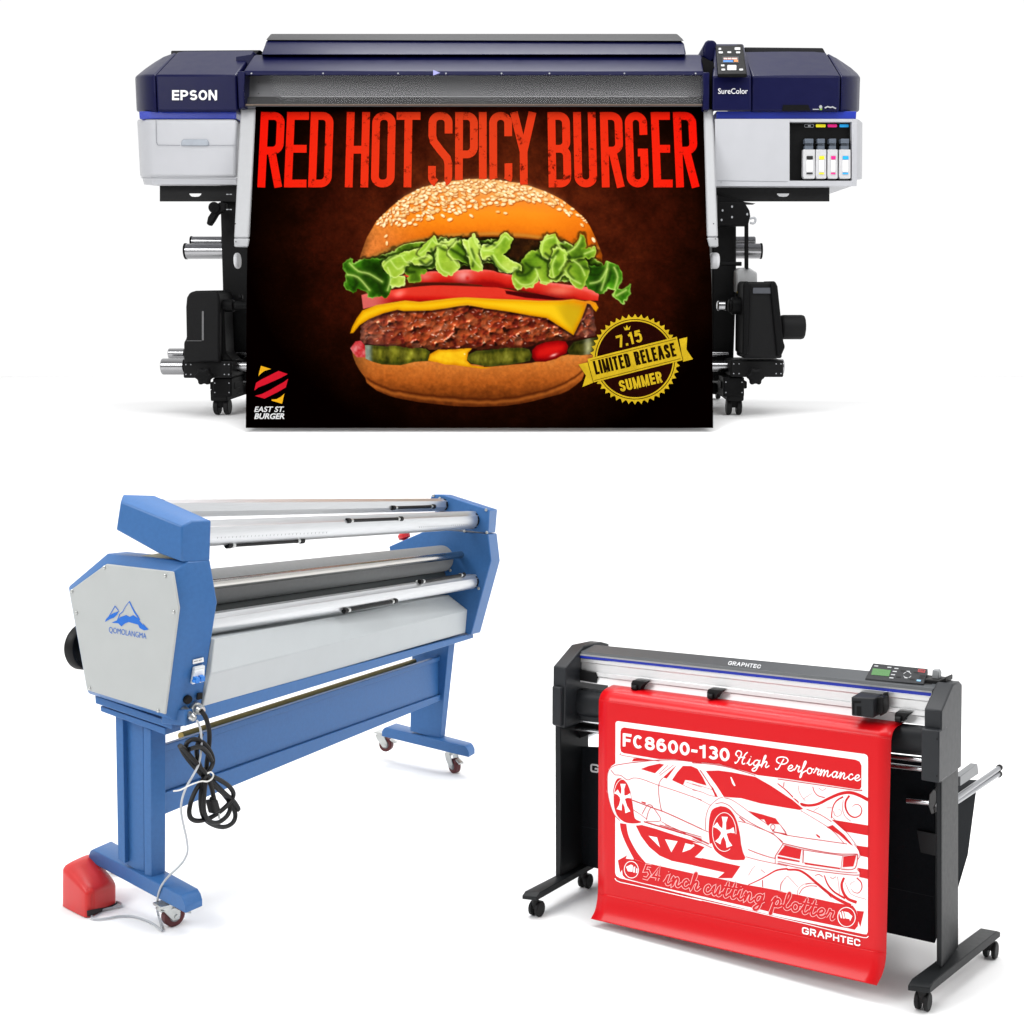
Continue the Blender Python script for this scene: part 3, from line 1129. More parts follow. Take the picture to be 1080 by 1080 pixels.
def blur(a, n=1):
    for _ in range(n):
        a = (a + np.roll(a, 1, 0) + np.roll(a, -1, 0)) / 3
        a = (a + np.roll(a, 1, 1) + np.roll(a, -1, 1)) / 3
    return a


def ramp(t, stops):
    t = np.clip(t, 0, 1)
    xs = [q[0] for q in stops]
    return np.stack([np.interp(t, xs, [q[1][k] for q in stops]) for k in range(3)], -1)


def smooth(a, b, x):
    t = np.clip((x - a) / (b - a), 0, 1)
    return t * t * (3 - 2 * t)


def paint_picture(U, V):
    P = Paint(U, V)
    n1 = vnoise(U, V, 26, 1, 4)
    n2 = vnoise(U, V, 6, 5, 3)
    nf = vnoise(U, V, 2.4, 9, 2)
    # backdrop: dark red-brown glow round the burger, black corners
    r = np.sqrt(((U - 520) / 235) ** 2 + ((V - 250) / 205) ** 2)
    t = np.clip(1.12 - r, 0, 1) * (.40 + 1.1 * n1) * (.80 + .40 * nf)
    P.c = ramp(t, [(0, (3, 0, 0)), (.14, (18, 4, 1)), (.35, (48, 12, 4)), (.6, (72, 23, 8)), (1, (100, 36, 12))])
    P.c *= (.9 + .25 * (n2 - .5))[..., None]
    # ---------------- lower bun
    Z = zoom(360, 300, 6.75)
    Z4 = zoom(510, 300, 6.75)
    bun = Z((75, 470), (85, 520), (105, 570), (135, 620), (170, 665), (180, 700), (250, 755), (330, 790), (400, 810), (550, 838), (700, 855), (800, 866), (950, 872)) + \
        Z4((80, 868), (150, 866), (260, 850), (350, 832), (450, 805), (550, 780), (610, 752), (660, 715), (700, 680), (712, 650), (730, 600), (775, 545), (800, 505), (700, 480), (0, 400)) + Z((300, 400))
    d = P.sd(bun)
    tt = smooth(366, 428, V - 6 * np.sin((U - 372) / 255 * np.pi) + 4)
    col = ramp(tt + .22 * (n2 - .5), [(0, (204, 126, 58)), (.25, (192, 106, 40)), (.6, (164, 82, 26)), (.85, (116, 54, 16)), (1, (84, 36, 10))])
    edge = smooth(0, 26, np.minimum(U - 370, 640 - U))
    col = col * (.62 + .38 * edge)[..., None] * (.9 + .22 * nf)[..., None]
    P.put(smooth(-.4, .6, d), col)
    # crease above the foot of the bun and its paler rim
    cre = [(385, 398), (396, 405), (412, 411), (432, 414.5), (460, 418), (490, 420.6), (520, 421.2), (548, 418.5), (575, 412), (594, 405), (606, 398.5), (616, 390)]
    vv = np.interp(U, [q[0] for q in cre], [q[1] for q in cre]) + 1.6 * (vnoise(U, V * 0, 9, 4, 2) - .5)
    inb = smooth(-.4, .6, d) * smooth(383, 390, U) * smooth(618, 612, U)
    P.put(inb * np.exp(-((V - vv) / 1.5) ** 2) * .75, (70, 26, 6))
    P.put(inb * np.exp(-((V - vv - 3.2) / 1.9) ** 2) * .55, (186, 104, 38))
    # ---------------- filling below the patty
    P.put(smooth(-.5, .8, P.sd(Z((150, 400), (1080, 440), (1080, 580), (600, 545), (180, 535))) ), (28, 10, 6))
    P.put(smooth(-.5, .8, P.sd(Z4((0, 430), (600, 400), (820, 370), (800, 500), (600, 500), (340, 560), (0, 590)))), (30, 12, 8))
    # ketchup drip at the left
    k1 = Z((62, 455), (100, 405), (140, 398), (175, 440), (180, 520), (110, 520), (85, 490))
    dk = P.sd(k1)
    P.put(smooth(-.3, .6, dk), ramp(n2 * .9 + .25 * smooth(0, 5, dk), [(0, (120, 10, 14)), (.4, (186, 40, 44)), (.75, (214, 120, 120)), (1, (232, 170, 166))]))
    # pickles
    for pts, seed, base in ((Z((168, 432), (215, 432), (300, 440), (380, 436), (470, 445), (600, 455), (632, 480), (615, 545), (520, 552), (420, 576), (290, 570), (215, 548), (172, 528)), 21, 0),
                            (Z((905, 500), (960, 472), (1080, 465)) + Z4((40, 462), (150, 452), (270, 448), (325, 462), (345, 500), (330, 545), (200, 570), (60, 585)) + Z((1000, 580), (920, 560), (895, 535)), 22, 1),
                            (Z4((596, 470), (640, 410), (720, 390), (820, 372), (830, 400), (800, 490), (700, 505), (610, 500)), 23, 2)):
        dd = P.sd(pts)
        st = vnoise(U, V * .45, 5.5, seed, 3)
        w = np.clip(st * .8 + .35 * smooth(0, 6, dd) * (.5 + n2) - .12, 0, 1)
        c = ramp(w, [(0, (20, 24, 4)), (.3, (48, 52, 10)), (.55, (86, 84, 20)), (.8, (118, 116, 34)), (1, (160, 158, 70))])
        if base == 0:
            c = c * (1 - smooth(395, 388, U))[..., None] + smooth(395, 388, U)[..., None] * np.array((158, 176, 160.)) * (.75 + .4 * n2)[..., None]
            c *= (.75 + .45 * np.cos((U - 400) / 5.2) ** 2 * smooth(396, 402, U) + .1)[..., None]
        if base == 2:
            c = c * .6 + (np.exp(-((U - 620) / 4) ** 2) * 90)[..., None]
        P.put(smooth(-.4, .5, dd), c)
        P.put(np.exp(-((dd - .9) / .9) ** 2) * .14, (150, 146, 60))
    # mustard
    mu = Z((615, 545), (630, 495), (690, 462), (800, 460), (905, 452), (940, 448), (905, 485), (895, 540), (930, 575), (1000, 585), (1080, 592), (1000, 602), (900, 588), (800, 575), (740, 572), (680, 555))
    dm = P.sd(mu)
    P.put(smooth(-.3, .6, dm), ramp(.55 * smooth(0, 5, dm) + .5 * n2, [(0, (190, 110, 8)), (.45, (226, 160, 14)), (1, (246, 200, 30))]))
    P.put(smooth(1.3, .2, np.hypot((U - 490), (V - 373.4))), (255, 235, 150))
    # ---------------- patty
    pat = Z((135, 355), (140, 300), (200, 245), (300, 200), (400, 175), (900, 140), (1080, 160)) + Z4((100, 170), (440, 220), (640, 340), (730, 130), (770, 140), (790, 240), (800, 330), (790, 365), (640, 390), (590, 405), (480, 398), (380, 425), (320, 448), (150, 452), (0, 465)) + \
        Z((1000, 470), (900, 450), (740, 462), (640, 462), (560, 448), (480, 455), (420, 440), (330, 440), (250, 432), (160, 420), (135, 390))
    dp = P.sd(pat)
    g1, g2, g3 = vnoise(U, V, 7.5, 31, 2), vnoise(U, V, 3.4, 32, 2), vnoise(U + 3, V - 5, 3.0, 35, 1)
    w = .5 * g1 + .6 * g2 - .12 + .18 * smooth(372, 330, V)
    w *= .45 + .55 * smooth(0, 7, dp)
    c = ramp(w, [(0, (22, 6, 6)), (.25, (62, 16, 14)), (.45, (108, 38, 28)), (.62, (142, 62, 40)), (.8, (172, 96, 72)), (1, (206, 150, 126))])
    rm = np.random.RandomState(3)
    hm, tone = np.zeros_like(U), np.full(U.shape, .45)
    du0, dv0 = (U[0, -1] - U[0, 0]) / (U.shape[1] - 1), (V[-1, 0] - V[0, 0]) / (U.shape[0] - 1)
    for _ in range(1150):
        u, v, rr_ = rm.uniform(376, 632), rm.uniform(318, 372), rm.uniform(1.7, 5.2)
        ri = int((v - V[0, 0]) / dv0)
        ci = int(np.argmin(np.abs(U[ri] - u)))
        sl = (slice(max(ri - 9, 0), ri + 10), slice(max(ci - 9, 0), ci + 10))
        dd = np.hypot((U[sl] - u) / rm.uniform(.9, 1.5), V[sl] - v) / rr_
        hh = rr_ * np.sqrt(np.clip(1 - dd ** 2, 0, 1)) + rm.uniform(0, 2.0) * (dd < 1)
        new = hh > hm[sl]
        hm[sl] = np.where(new, hh, hm[sl])
        tone[sl] = np.where(new, rm.rand(), tone[sl])
    hm, tone = blur(hm, 1) + 1.2 * g2, blur(tone, 1)
    gy, gx = np.gradient(hm, .65)
    litm = np.clip(.62 - .36 * gy - .22 * gx, 0, 1.5)
    deep = smooth(.3, 3.2, hm)
    c = ramp(.15 + .62 * tone + .22 * (g1 - .5), [(0, (84, 20, 14)), (.3, (138, 44, 24)), (.55, (176, 76, 36)), (.75, (186, 98, 64)), (1, (214, 150, 118))])
    c = np.clip(c * (.22 + .78 * deep * litm * 1.25)[..., None] * (.55 + .45 * smooth(0, 7, dp))[..., None], 0, 255)
    c = c + (smooth(.92, 1.3, litm) * deep * 95)[..., None]
    c = np.clip(c, 0, 255)
    pale = smooth(440, 380, U) + smooth(590, 630, U)
    c = c * (1 - .28 * pale)[..., None] + np.array((170, 120, 118.)) * (.28 * pale * (.3 + g2))[..., None]
    P.put(smooth(-.6, .6, dp + 1.6 * (g3 - .5)), c)
    for _ in range(210):
        u, v = rm.uniform(380, 630), rm.uniform(322, 367)
        ri, ci = int((v - V[0, 0]) / dv0), int(np.argmin(np.abs(U[min(int((v - V[0, 0]) / dv0), U.shape[0] - 1)] - u)))
        sl = (slice(max(ri - 6, 0), ri + 7), slice(max(ci - 6, 0), ci + 7))
        an, ln, th = rm.uniform(-.9, .9), rm.uniform(.8, 2.4), rm.uniform(.45, .9)
        x, y = U[sl] - u, V[sl] - v
        e = np.hypot((x * math.cos(an) + y * math.sin(an)) / ln, (-x * math.sin(an) + y * math.cos(an)) / th)
        a = (np.clip(1.25 - e, 0, 1) * rm.uniform(.25, .85) * smooth(2, 5, dp[sl]))[..., None]
        P.c[sl] = P.c[sl] * (1 - a) + np.array((244, 206, 186.)) * a
    P.put(smooth(.24, .14, g3) * smooth(1, 4, dp) * .3, (30, 8, 8))
    # ---------------- ketchup drop
    ke = Z4((345, 520), (345, 470), (375, 435), (440, 410), (530, 398), (585, 405), (604, 440), (590, 490), (520, 530), (440, 552), (370, 552))
    dk = P.sd(ke)
    P.put(smooth(-.3, .6, dk), ramp(smooth(0, 9, dk) * .7 + .25 * smooth(385, 362, V), [(0, (92, 4, 6)), (.45, (168, 8, 10)), (1, (214, 26, 20))]))
    P.put(np.exp(-(((U - 584) / 3.6) ** 2 + ((V - 374.5 + (U - 584) * .35) / 1.3) ** 2)) * .9, (250, 190, 180))
    # ---------------- tomatoes
    Y1, Y2 = zoom(360, 180, 6.75), zoom(510, 180, 6.75)
    low = Y1((143, 885), (200, 870), (350, 850), (500, 830), (650, 815), (900, 815), (1080, 825)) + Y2((200, 850), (400, 905), (600, 915), (640, 930), (500, 940), (0, 920)) + Y1((1080, 920), (880, 905), (700, 920), (560, 935), (400, 930), (250, 960), (155, 985))
    dt = P.sd(low)
    c = ramp(smooth(311, 321, V - .03 * (U - 500)) + .2 * (n2 - .5), [(0, (214, 52, 36)), (.4, (200, 26, 18)), (1, (150, 10, 8))])
    pk = smooth(420, 392, U)[..., None]
    c = c * (1 - .7 * pk) + .7 * pk * np.array((226, 128, 120.))
    c += (70 * np.exp(-(((U - 421) / 6) ** 2 + ((V - 310 + .25 * (U - 421)) / 4) ** 2)))[..., None] * np.array((.7, 1, 1))
    P.put(smooth(-.4, .5, dt), c)
    P.put(smooth(-.4, 1.2, P.sd(Y2((150, 850), (420, 878), (640, 918), (500, 925), (300, 908), (160, 880)))), (66, 6, 8))
    P.put(smooth(-.4, 1.2, P.sd(Y1((470, 815), (560, 800), (660, 795), (1080, 822), (1080, 832), (700, 818), (520, 825)))) * .85, (60, 14, 10))
    up = Y1((440, 745), (550, 722), (680, 706), (830, 700), (960, 703), (1080, 708)) + Y2((100, 725), (230, 745), (400, 788), (560, 806), (660, 820), (760, 830), (822, 880), (815, 925), (780, 925), (640, 918), (520, 905), (400, 880), (200, 838), (0, 826)) + Y1((1000, 815), (850, 800), (700, 795), (550, 795))
    dt = P.sd(up)
    ut = V - np.interp(U, [440, 480, 520, 570, 605, 632], [286.7, 283.8, 284.6, 297, 301.5, 310.4])
    c = ramp(ut / 14 + .18 * (n2 - .5), [(0, (232, 100, 90)), (.22, (216, 56, 42)), (.7, (196, 30, 20)), (1, (140, 10, 10))])
    c += (95 * np.exp(-(((U - 489) / 9) ** 2 + ((V - 291) / 6) ** 2)))[..., None] * np.array((.25, 1, 1.05))
    c += (60 * np.exp(-(((U - 590) / 14) ** 2 + ((V - 307) / 5) ** 2)))[..., None] * np.array((.3, 1, .8))
    c += (50 * np.exp(-(((U - 448) / 8) ** 2 + ((V - 292) / 4) ** 2)))[..., None] * np.array((.2, 1, 1))
    P.put(smooth(-.4, .5, dt), c)
    P.put(np.exp(-(((U - 493) / 2.2) ** 2 + ((V - 293.5) / 2.6) ** 2)) * .8, (196, 24, 18))
    # ---------------- cheese
    ch = Z((62, 348), (78, 300), (110, 240), (150, 185), (250, 146), (400, 122), (455, 114), (560, 124), (700, 108), (800, 96), (880, 91), (1000, 97)) + \
        Z4((100, 103), (250, 108), (400, 116), (560, 114), (640, 104), (720, 118), (760, 114), (800, 130), (818, 165), (800, 195), (782, 175), (760, 142), (738, 135), (700, 240), (640, 362), (560, 310), (450, 240), (330, 222), (200, 198), (100, 182), (0, 170)) + \
        Z((1000, 165), (900, 148), (830, 155), (750, 170), (640, 185), (560, 188), (440, 190), (400, 180), (300, 205), (200, 245), (130, 290), (85, 345))
    dc = P.sd(ch)
    c = ramp(smooth(0, 7, dc) + .12 * (n1 - .5), [(0, (206, 136, 4)), (.3, (230, 168, 8)), (1, (236, 190, 22))])
    fold = P.sd(Z4((640, 362), (738, 135), (600, 116), (480, 140), (560, 250)))
    c = c * (1 - .16 * smooth(-3, 6, fold) * smooth(575, 600, U))[..., None]
    c[..., 1] -= 46 * smooth(590, 622, U) * smooth(330, 314, V)
    P.put(smooth(-.4, .5, dc), c)
    P.put(np.exp(-((dc - .9) / .8) ** 2) * .3 * smooth(330, 318, V), (250, 216, 90))
    P.put(np.exp(-((dc + 1.2) / 1.3) ** 2) * .55 * smooth(0, 3, dp), (20, 4, 4))
    # ---------------- dark gap under the top bun
    gap = Y1((160, 640), (350, 570), (500, 525), (750, 478), (1080, 470)) + Y2((300, 485), (450, 500), (700, 565), (830, 650), (820, 700), (640, 800), (200, 740), (0, 700)) + Y1((1000, 700), (600, 720), (300, 720))
    P.put(smooth(-.4, .8, P.sd(gap)), ramp(n2, [(0, (14, 6, 4)), (.6, (44, 22, 8)), (1, (84, 48, 12))]))
    # ---------------- top bun
    topb = Y1((122, 655), (140, 590), (180, 480), (250, 360), (350, 262), (450, 182), (570, 122), (700, 86), (800, 72), (900, 62), (1000, 57)) + \
        Y2((0, 57), (100, 68), (250, 88), (340, 112), (430, 145), (500, 175), (560, 208), (640, 268), (720, 340), (760, 400), (800, 485), (830, 560), (845, 600), (842, 670), (800, 668), (690, 632), (640, 560), (560, 515), (450, 492), (300, 482), (100, 468)) + \
        Y1((1080, 468), (900, 470), (750, 482), (600, 505), (500, 528), (350, 575), (250, 620), (180, 655))
    dtb = P.sd(topb)
    cx, cy = 506, 262
    rr = np.sqrt(((U - cx) / 130) ** 2 + ((V - cy) / 76) ** 2)
    c = ramp(smooth(258, 192, V) + .14 * (n1 - .5) + .1 * (nf - .5), [(0, (206, 98, 14)), (.25, (228, 122, 18)), (.5, (236, 134, 26)), (.75, (226, 126, 36)), (1, (222, 150, 76))])
    lf = smooth(455, 385, U)[..., None]
    c = c * (1 - .6 * lf) + .6 * lf * (np.array((204, 124, 70.)) * (.8 + .4 * nf)[..., None])
    rt = smooth(560, 634, U)[..., None]
    c = c * (1 - .45 * rt) + .45 * rt * np.array((206, 92, 12.))
    c = c * (1.0 - .35 * smooth(9, 0, dtb) * smooth(235, 262, V))[..., None]
    und = smooth(0, 5, dtb)
    P.put(smooth(-.5, .5, dtb), c)
    rimv = np.interp(U, [378, 390, 412, 434, 471, 520, 554, 591, 612], [280, 275, 265, 257.5, 251, 249, 251, 256, 264])
    P.put(smooth(-.5, .5, dtb) * np.exp(-((V - rimv + 2.6) / 2.2) ** 2) * .6, (188, 132, 52))
    P.put(smooth(-.5, .5, dtb) * np.exp(-((V - rimv + .2) / .9) ** 2) * .55, (96, 46, 10))
    hl = np.exp(-((dtb - 5) / 5) ** 2) * smooth(232, 196, V)
    P.put(hl * .55 * (.6 + .8 * n2), (238, 196, 140))
    # sesame seeds
    rs = np.random.RandomState(5)
    seeds = []
    tries = 0
    while len(seeds) < 330 and tries < 16000:
        tries += 1
        u, v = rs.uniform(392, 625), rs.uniform(189, 238)
        top = np.interp(u, [384, 397, 412, 427, 444, 464, 493, 520, 547, 574, 593, 617, 630], [255, 233, 218.5, 206.7, 197.8, 192.6, 189.2, 189, 193.3, 201.5, 211, 230.4, 252])
        dv = v - top
        if dv < .6:
            continue
        lim = np.interp(u, [392, 420, 450, 480, 500, 540, 570, 600, 625], [26, 38, 36, 36, 30, 26, 16, 13, 8])
        if dv > lim * (1.12 if rs.rand() < .1 else 1) or rs.rand() < .75 * (dv / lim) ** 1.5 or (u > 555 and rs.rand() < .55):
            continue
        if any((u - a) ** 2 + ((v - b) * 1.5) ** 2 < 6.6 for a, b, _ in seeds):
            continue
        seeds.append((u, v, dv))
    seeds += [(407, 249, 9), (408, 256.5, 9), (467, 227.5, 30), (474.5, 231.5, 30), (497, 227.5, 30), (525, 223.3, 30), (533, 224.8, 30), (626, 253, 9)]
    for u, v, dv in seeds:
        big = rs.uniform(.9, 1.35) * (.8 if dv < 6 else 1.0)
        a = rs.uniform(-.6, .6) + (-1.0 if u < 420 else (-.5 if u < 450 else (.5 if u > 560 else .1)))
        ca, sa = math.cos(a), math.sin(a)
        du, dv_ = (U[0, -1] - U[0, 0]) / (U.shape[1] - 1), (V[-1, 0] - V[0, 0]) / (U.shape[0] - 1)
        ci, ri = int((u - U[0, 0]) / du), int((v - V[0, 0]) / dv_)
        ci = int(np.argmin(np.abs(U[ri] - u)))
        sl = (slice(max(ri - 9, 0), ri + 10), slice(max(ci - 9, 0), ci + 10))
        x, y = U[sl] - u, V[sl] - v
        e = np.sqrt(((x * ca + y * sa) / (2.5 * big)) ** 2 + ((-x * sa + y * ca) / (1.4 * big)) ** 2)
        e2 = np.sqrt((((x - .7) * ca + (y - .9) * sa) / (2.7 * big)) ** 2 + ((-(x - .7) * sa + (y - .9) * ca) / (1.7 * big)) ** 2)
        k = rs.rand()

        def dab(a, col):
            a = np.clip(a, 0, 1)[..., None]
            P.c[sl] = P.c[sl] * (1 - a) + np.asarray(col, float) * a
        dab(smooth(1.2, .6, e2) * .6, (150, 58, 8))
        dab(smooth(1.1, .75, e), (246 - 22 * k, 218 - 46 * k, 164 - 66 * k))
        dab(smooth(.75, .1, e + .3 * (y > 0)) * (.9 - .5 * k), (255, 250, 232))
    # ---------------- lettuce
    leaves = [
        (Y1((20, 690), (65, 625), (85, 655), (130, 655), (300, 632), (345, 690), (372, 760), (350, 830), (330, 895), (280, 880), (245, 890), (205, 903), (195, 870), (120, 825), (85, 862), (35, 822), (45, 750)), 0, .42),
        (Y2((690, 655), (760, 680), (858, 682), (885, 642), (950, 690), (977, 765), (955, 830), (950, 850), (990, 850), (1037, 828), (1020, 915), (990, 948), (965, 915), (932, 892), (945, 850), (880, 838), (830, 872), (740, 822), (700, 760)), 1, .45),
        (Y1((430, 690), (480, 665), (560, 690), (600, 720), (550, 745), (545, 790), (490, 785), (500, 735), (450, 730)), 2, .55),
        (Y1((370, 770), (440, 760), (452, 800), (360, 828)), 3, .75),
        (Y2((380, 570), (470, 640), (560, 600), (700, 640), (745, 700), (722, 770), (700, 832), (640, 810), (620, 765), (570, 720), (520, 780), (475, 772), (465, 803), (410, 790), (385, 715), (360, 800), (300, 832), (232, 826), (212, 745), (262, 662)), 4, .62),
        (Y1((298, 682), (330, 622), (440, 595), (470, 600), (560, 562), (640, 545), (560, 600), (640, 605), (630, 650), (540, 662), (500, 640), (470, 660), (430, 720), (380, 750)), 5, .70),
        (Y1((560, 600), (640, 482), (670, 490), (690, 525), (800, 495), (808, 520), (760, 585), (700, 545), (640, 560)), 6, .72),
        (Y1((680, 640), (690, 560), (740, 545), (760, 600), (830, 665), (830, 700), (760, 740), (700, 722)), 7, .74),
        (Y1((770, 590), (800, 540), (870, 490), (905, 515), (925, 600), (935, 660), (850, 640)), 8, .5),
        (Y1((870, 490), (900, 500), (940, 463), (985, 540), (1080, 548), (1080, 620), (1010, 625), (960, 590), (1005, 690), (985, 705), (935, 700), (905, 600)), 9, .72),
        (Y2((-5, 540), (50, 545), (95, 515), (150, 455), (190, 480), (180, 545), (130, 600), (200, 650), (250, 680), (262, 715), (215, 690), (185, 730), (120, 700), (60, 600), (-5, 622)), 10, .78),
        (Y2((400, 560), (432, 480), (510, 458), (545, 540), (490, 570), (500, 620), (440, 630)), 11, .72),
        (Y2((540, 545), (620, 590), (690, 465), (712, 520), (700, 565), (790, 548), (782, 595), (690, 625), (600, 620), (560, 590)), 12, .6),
        (Y2((500, 570), (575, 575), (585, 640), (500, 745), (470, 720)), 13, .66),
    ]
    leaves.insert(0, (Y1((180, 665), (320, 600), (470, 540), (640, 500), (800, 492), (1000, 500), (1080, 520)) + Y2((60, 500), (150, 500), (170, 560), (140, 600), (190, 650), (330, 690), (420, 650), (440, 560), (560, 520), (690, 580), (820, 650), (830, 720), (700, 790), (560, 770), (400, 740), (260, 720), (0, 640)) + Y1((1000, 660), (830, 680), (640, 690), (480, 700), (330, 760), (200, 740)), 14, .36))
    W1, W2 = vnoise(U, V, 7, 201, 2) - .5, vnoise(U, V, 7, 207, 2) - .5
    W3, W4 = vnoise(U, V, 2.6, 211, 1) - .5, vnoise(U, V, 2.6, 217, 1) - .5
    U0, V0 = P.U, P.V
    gapm = np.maximum(dtb, P.sd(gap))
    for pts, sd, br in leaves:
        q = [tuple(p) for p in ((p.x, p.y) for p in catmull([(a, b, 0) for a, b in pts], 3, closed=True))]
        P.U, P.V = U0 + 5.0 * W1 + 1.6 * W3, V0 + 5.0 * W2 + 1.8 * W4
        dl = P.sd(q) + 1.5
        P.U, P.V = U0, V0
        fold = vnoise(U0 * .9 + 31 * sd + 9 * W1, V0 * .55 + 9 * W2, 13, 60 + sd, 1)
        lit = np.clip(fold, 0, 1)
        vn = vnoise(U + 40 * sd, V, 5, 160 + sd, 2)
        w = br - .22 + .42 * (fold - .5) + .16 * (vn - .5) + .26 * np.exp(-np.maximum(dl, 0) / 2.2)
        c = ramp(w, [(0, (18, 32, 4)), (.2, (52, 82, 12)), (.4, (98, 138, 26)), (.58, (144, 176, 46)), (.78, (186, 208, 86)), (1, (222, 236, 160))])
        if sd in (0, 1):
            c = c * np.array((.66, .96, .66))
        P.put(np.exp(-((dl + 1.2) / 1.6) ** 2) * .6 * smooth(-1, 1, gapm), (12, 14, 2))
        P.put(smooth(-.35, .45, dl), c)
        P.put(np.exp(-((dl - .6) / .7) ** 2) * np.clip(1.3 * lit - .3, 0, .7), (212, 230, 140))
        lm = smooth(-.35, .45, dl)
        leafm = lm if sd == 14 else np.maximum(leafm, lm)
    dark = (Y1((480, 660), (540, 690), (640, 680)), Y1((640, 560), (660, 620), (650, 690)), Y1((780, 560), (850, 600), (900, 640)), Y1((830, 520), (870, 560), (900, 600)), Y1((925, 560), (945, 620), (935, 680)), Y1((700, 545), (740, 565)), Y1((380, 600), (320, 640)),
            Y1((455, 690), (470, 720), (520, 720)), Y1((560, 640), (600, 670), (640, 640)), Y1((120, 700), (180, 740), (260, 800)), Y1((90, 760), (110, 800), (90, 840)), Y1((290, 720), (270, 800), (290, 870)),
            Y2((60, 610), (90, 680), (150, 725)), Y2((250, 690), (240, 740), (300, 740), (350, 700)), Y2((440, 590), (490, 620), (530, 570)), Y2((560, 730), (520, 770)), Y2((600, 620), (650, 620), (700, 610)), Y2((700, 680), (760, 700), (830, 690)), Y2((380, 600), (450, 640), (470, 690)),
            Y2((300, 660), (340, 690), (400, 690)), Y2((760, 740), (820, 740), (860, 700)), Y2((900, 720), (890, 780), (850, 820)), Y2((620, 680), (600, 720), (640, 770)), Y2((20, 540), (60, 520), (90, 540)))
    light = (Y1((300, 680), (340, 640), (400, 610), (450, 600)), Y1((560, 590), (600, 560), (640, 500)), Y1((650, 490), (680, 520), (760, 530), (800, 500)), Y1((690, 560), (688, 640), (715, 705), (770, 732)), Y1((760, 590), (800, 640), (830, 680)), Y1((940, 470), (960, 520), (1000, 560), (1080, 575)), Y1((905, 500), (915, 570), (945, 640), (990, 690)),
             Y1((530, 630), (600, 608), (635, 620)), Y1((430, 610), (460, 650), (490, 650), (520, 620)), Y1((350, 640), (400, 700), (440, 680)), Y1((60, 660), (120, 715), (200, 735), (290, 790)), Y1((45, 740), (120, 760), (200, 850)), Y1((330, 690), (352, 760), (330, 850)),
             Y2((0, 570), (60, 560), (110, 520), (150, 468), (182, 490)), Y2((70, 600), (120, 670), (185, 715), (240, 690)), Y2((225, 770), (270, 810), (340, 805), (385, 745), (370, 700)), Y2((412, 580), (430, 500), (495, 472)), Y2((520, 480), (540, 545), (590, 585)), Y2((692, 480), (660, 540), (600, 580)), Y2((515, 610), (488, 680), (500, 755)), Y2((575, 600), (578, 650), (540, 705)),
             Y2((580, 712), (620, 765), (690, 805)), Y2((640, 640), (690, 680), (722, 745)), Y2((720, 592), (785, 565)), Y2((884, 660), (872, 740), (838, 850)), Y2((930, 690), (955, 760), (925, 865)), Y2((760, 802), (830, 782), (880, 700)), Y2((945, 890), (1015, 850)), Y2((400, 790), (460, 798)))
    for q in dark:
        d_ = P.line(q)
        P.put(np.exp(-(d_ / 1.7) ** 2) * .72 * leafm, (22, 44, 6))
    for q in light:
        d_ = P.line(q)
        P.put(np.exp(-(d_ / 2.6) ** 2) * .45 * leafm, (150, 192, 62))
        P.put(np.exp(-(d_ / 1.0) ** 2) * .55 * leafm, (214, 230, 136))
    return np.clip(P.c, 0, 255)


NX, NY = 760, 520
vs = np.linspace(112.2, 451.4, NY)
uu = np.zeros((NY, NX))
for j, v in enumerate(vs):
    l, r_ = bedge(v)
    uu[j] = np.linspace(l, r_, NX)
VV = np.repeat(vs[:, None], NX, 1)
pic = paint_picture(uu, VV) / 255.0
PLIN = np.where(pic <= .04045, pic / 12.92, ((pic + .055) / 1.055) ** 2.4) * PRINT_GAIN
co = np.zeros((NY, NX, 3), np.float32)
for j, v in enumerate(vs):
    a, b = bsurf(uu[j, 0], v, 0), bsurf(uu[j, -1], v, 0)
    t = np.linspace(0, 1, NX)[:, None]
    co[j] = np.array(a)[None] * (1 - t) + np.array(b)[None] * t
idx = np.arange(NX * NY).reshape(NY, NX)
quad = np.stack([idx[:-1, :-1], idx[1:, :-1], idx[1:, 1:], idx[:-1, 1:]], -1).reshape(-1, 4)
me = bpy.data.meshes.new("printed_poster")
me.vertices.add(NX * NY)
me.vertices.foreach_set("co", co.reshape(-1))
me.loops.add(quad.size)
me.loops.foreach_set("vertex_index", quad.reshape(-1).astype(np.int32))
me.polygons.add(len(quad))
me.polygons.foreach_set("loop_start", np.arange(0, quad.size, 4, dtype=np.int32))
me.polygons.foreach_set("loop_total", np.full(len(quad), 4, np.int32))
me.update(calc_edges=True)
at_ = me.color_attributes.new("ink", "FLOAT_COLOR", "POINT")
rgba = np.ones((NX * NY, 4), np.float32)
rgba[:, :3] = PLIN.reshape(-1, 3)
at_.data.foreach_set("color", rgba.reshape(-1))
me.polygons.foreach_set("use_smooth", [True] * len(me.polygons))
me.materials.append(attr_mat("printed film", .6, .0))
poster = bpy.data.objects.new("printed_poster", me)
COL.objects.link(poster)
poster.matrix_world = PRI.M
tag(poster, "black poster with a big cheeseburger under red title letters, hanging from the printer", "poster")
# ---- title lettering: condensed capitals drawn as strokes
def slant(p):
    u, v = p
    return (505 + (u - 505) * (1 + .017 * (v - 118) / 80), v)


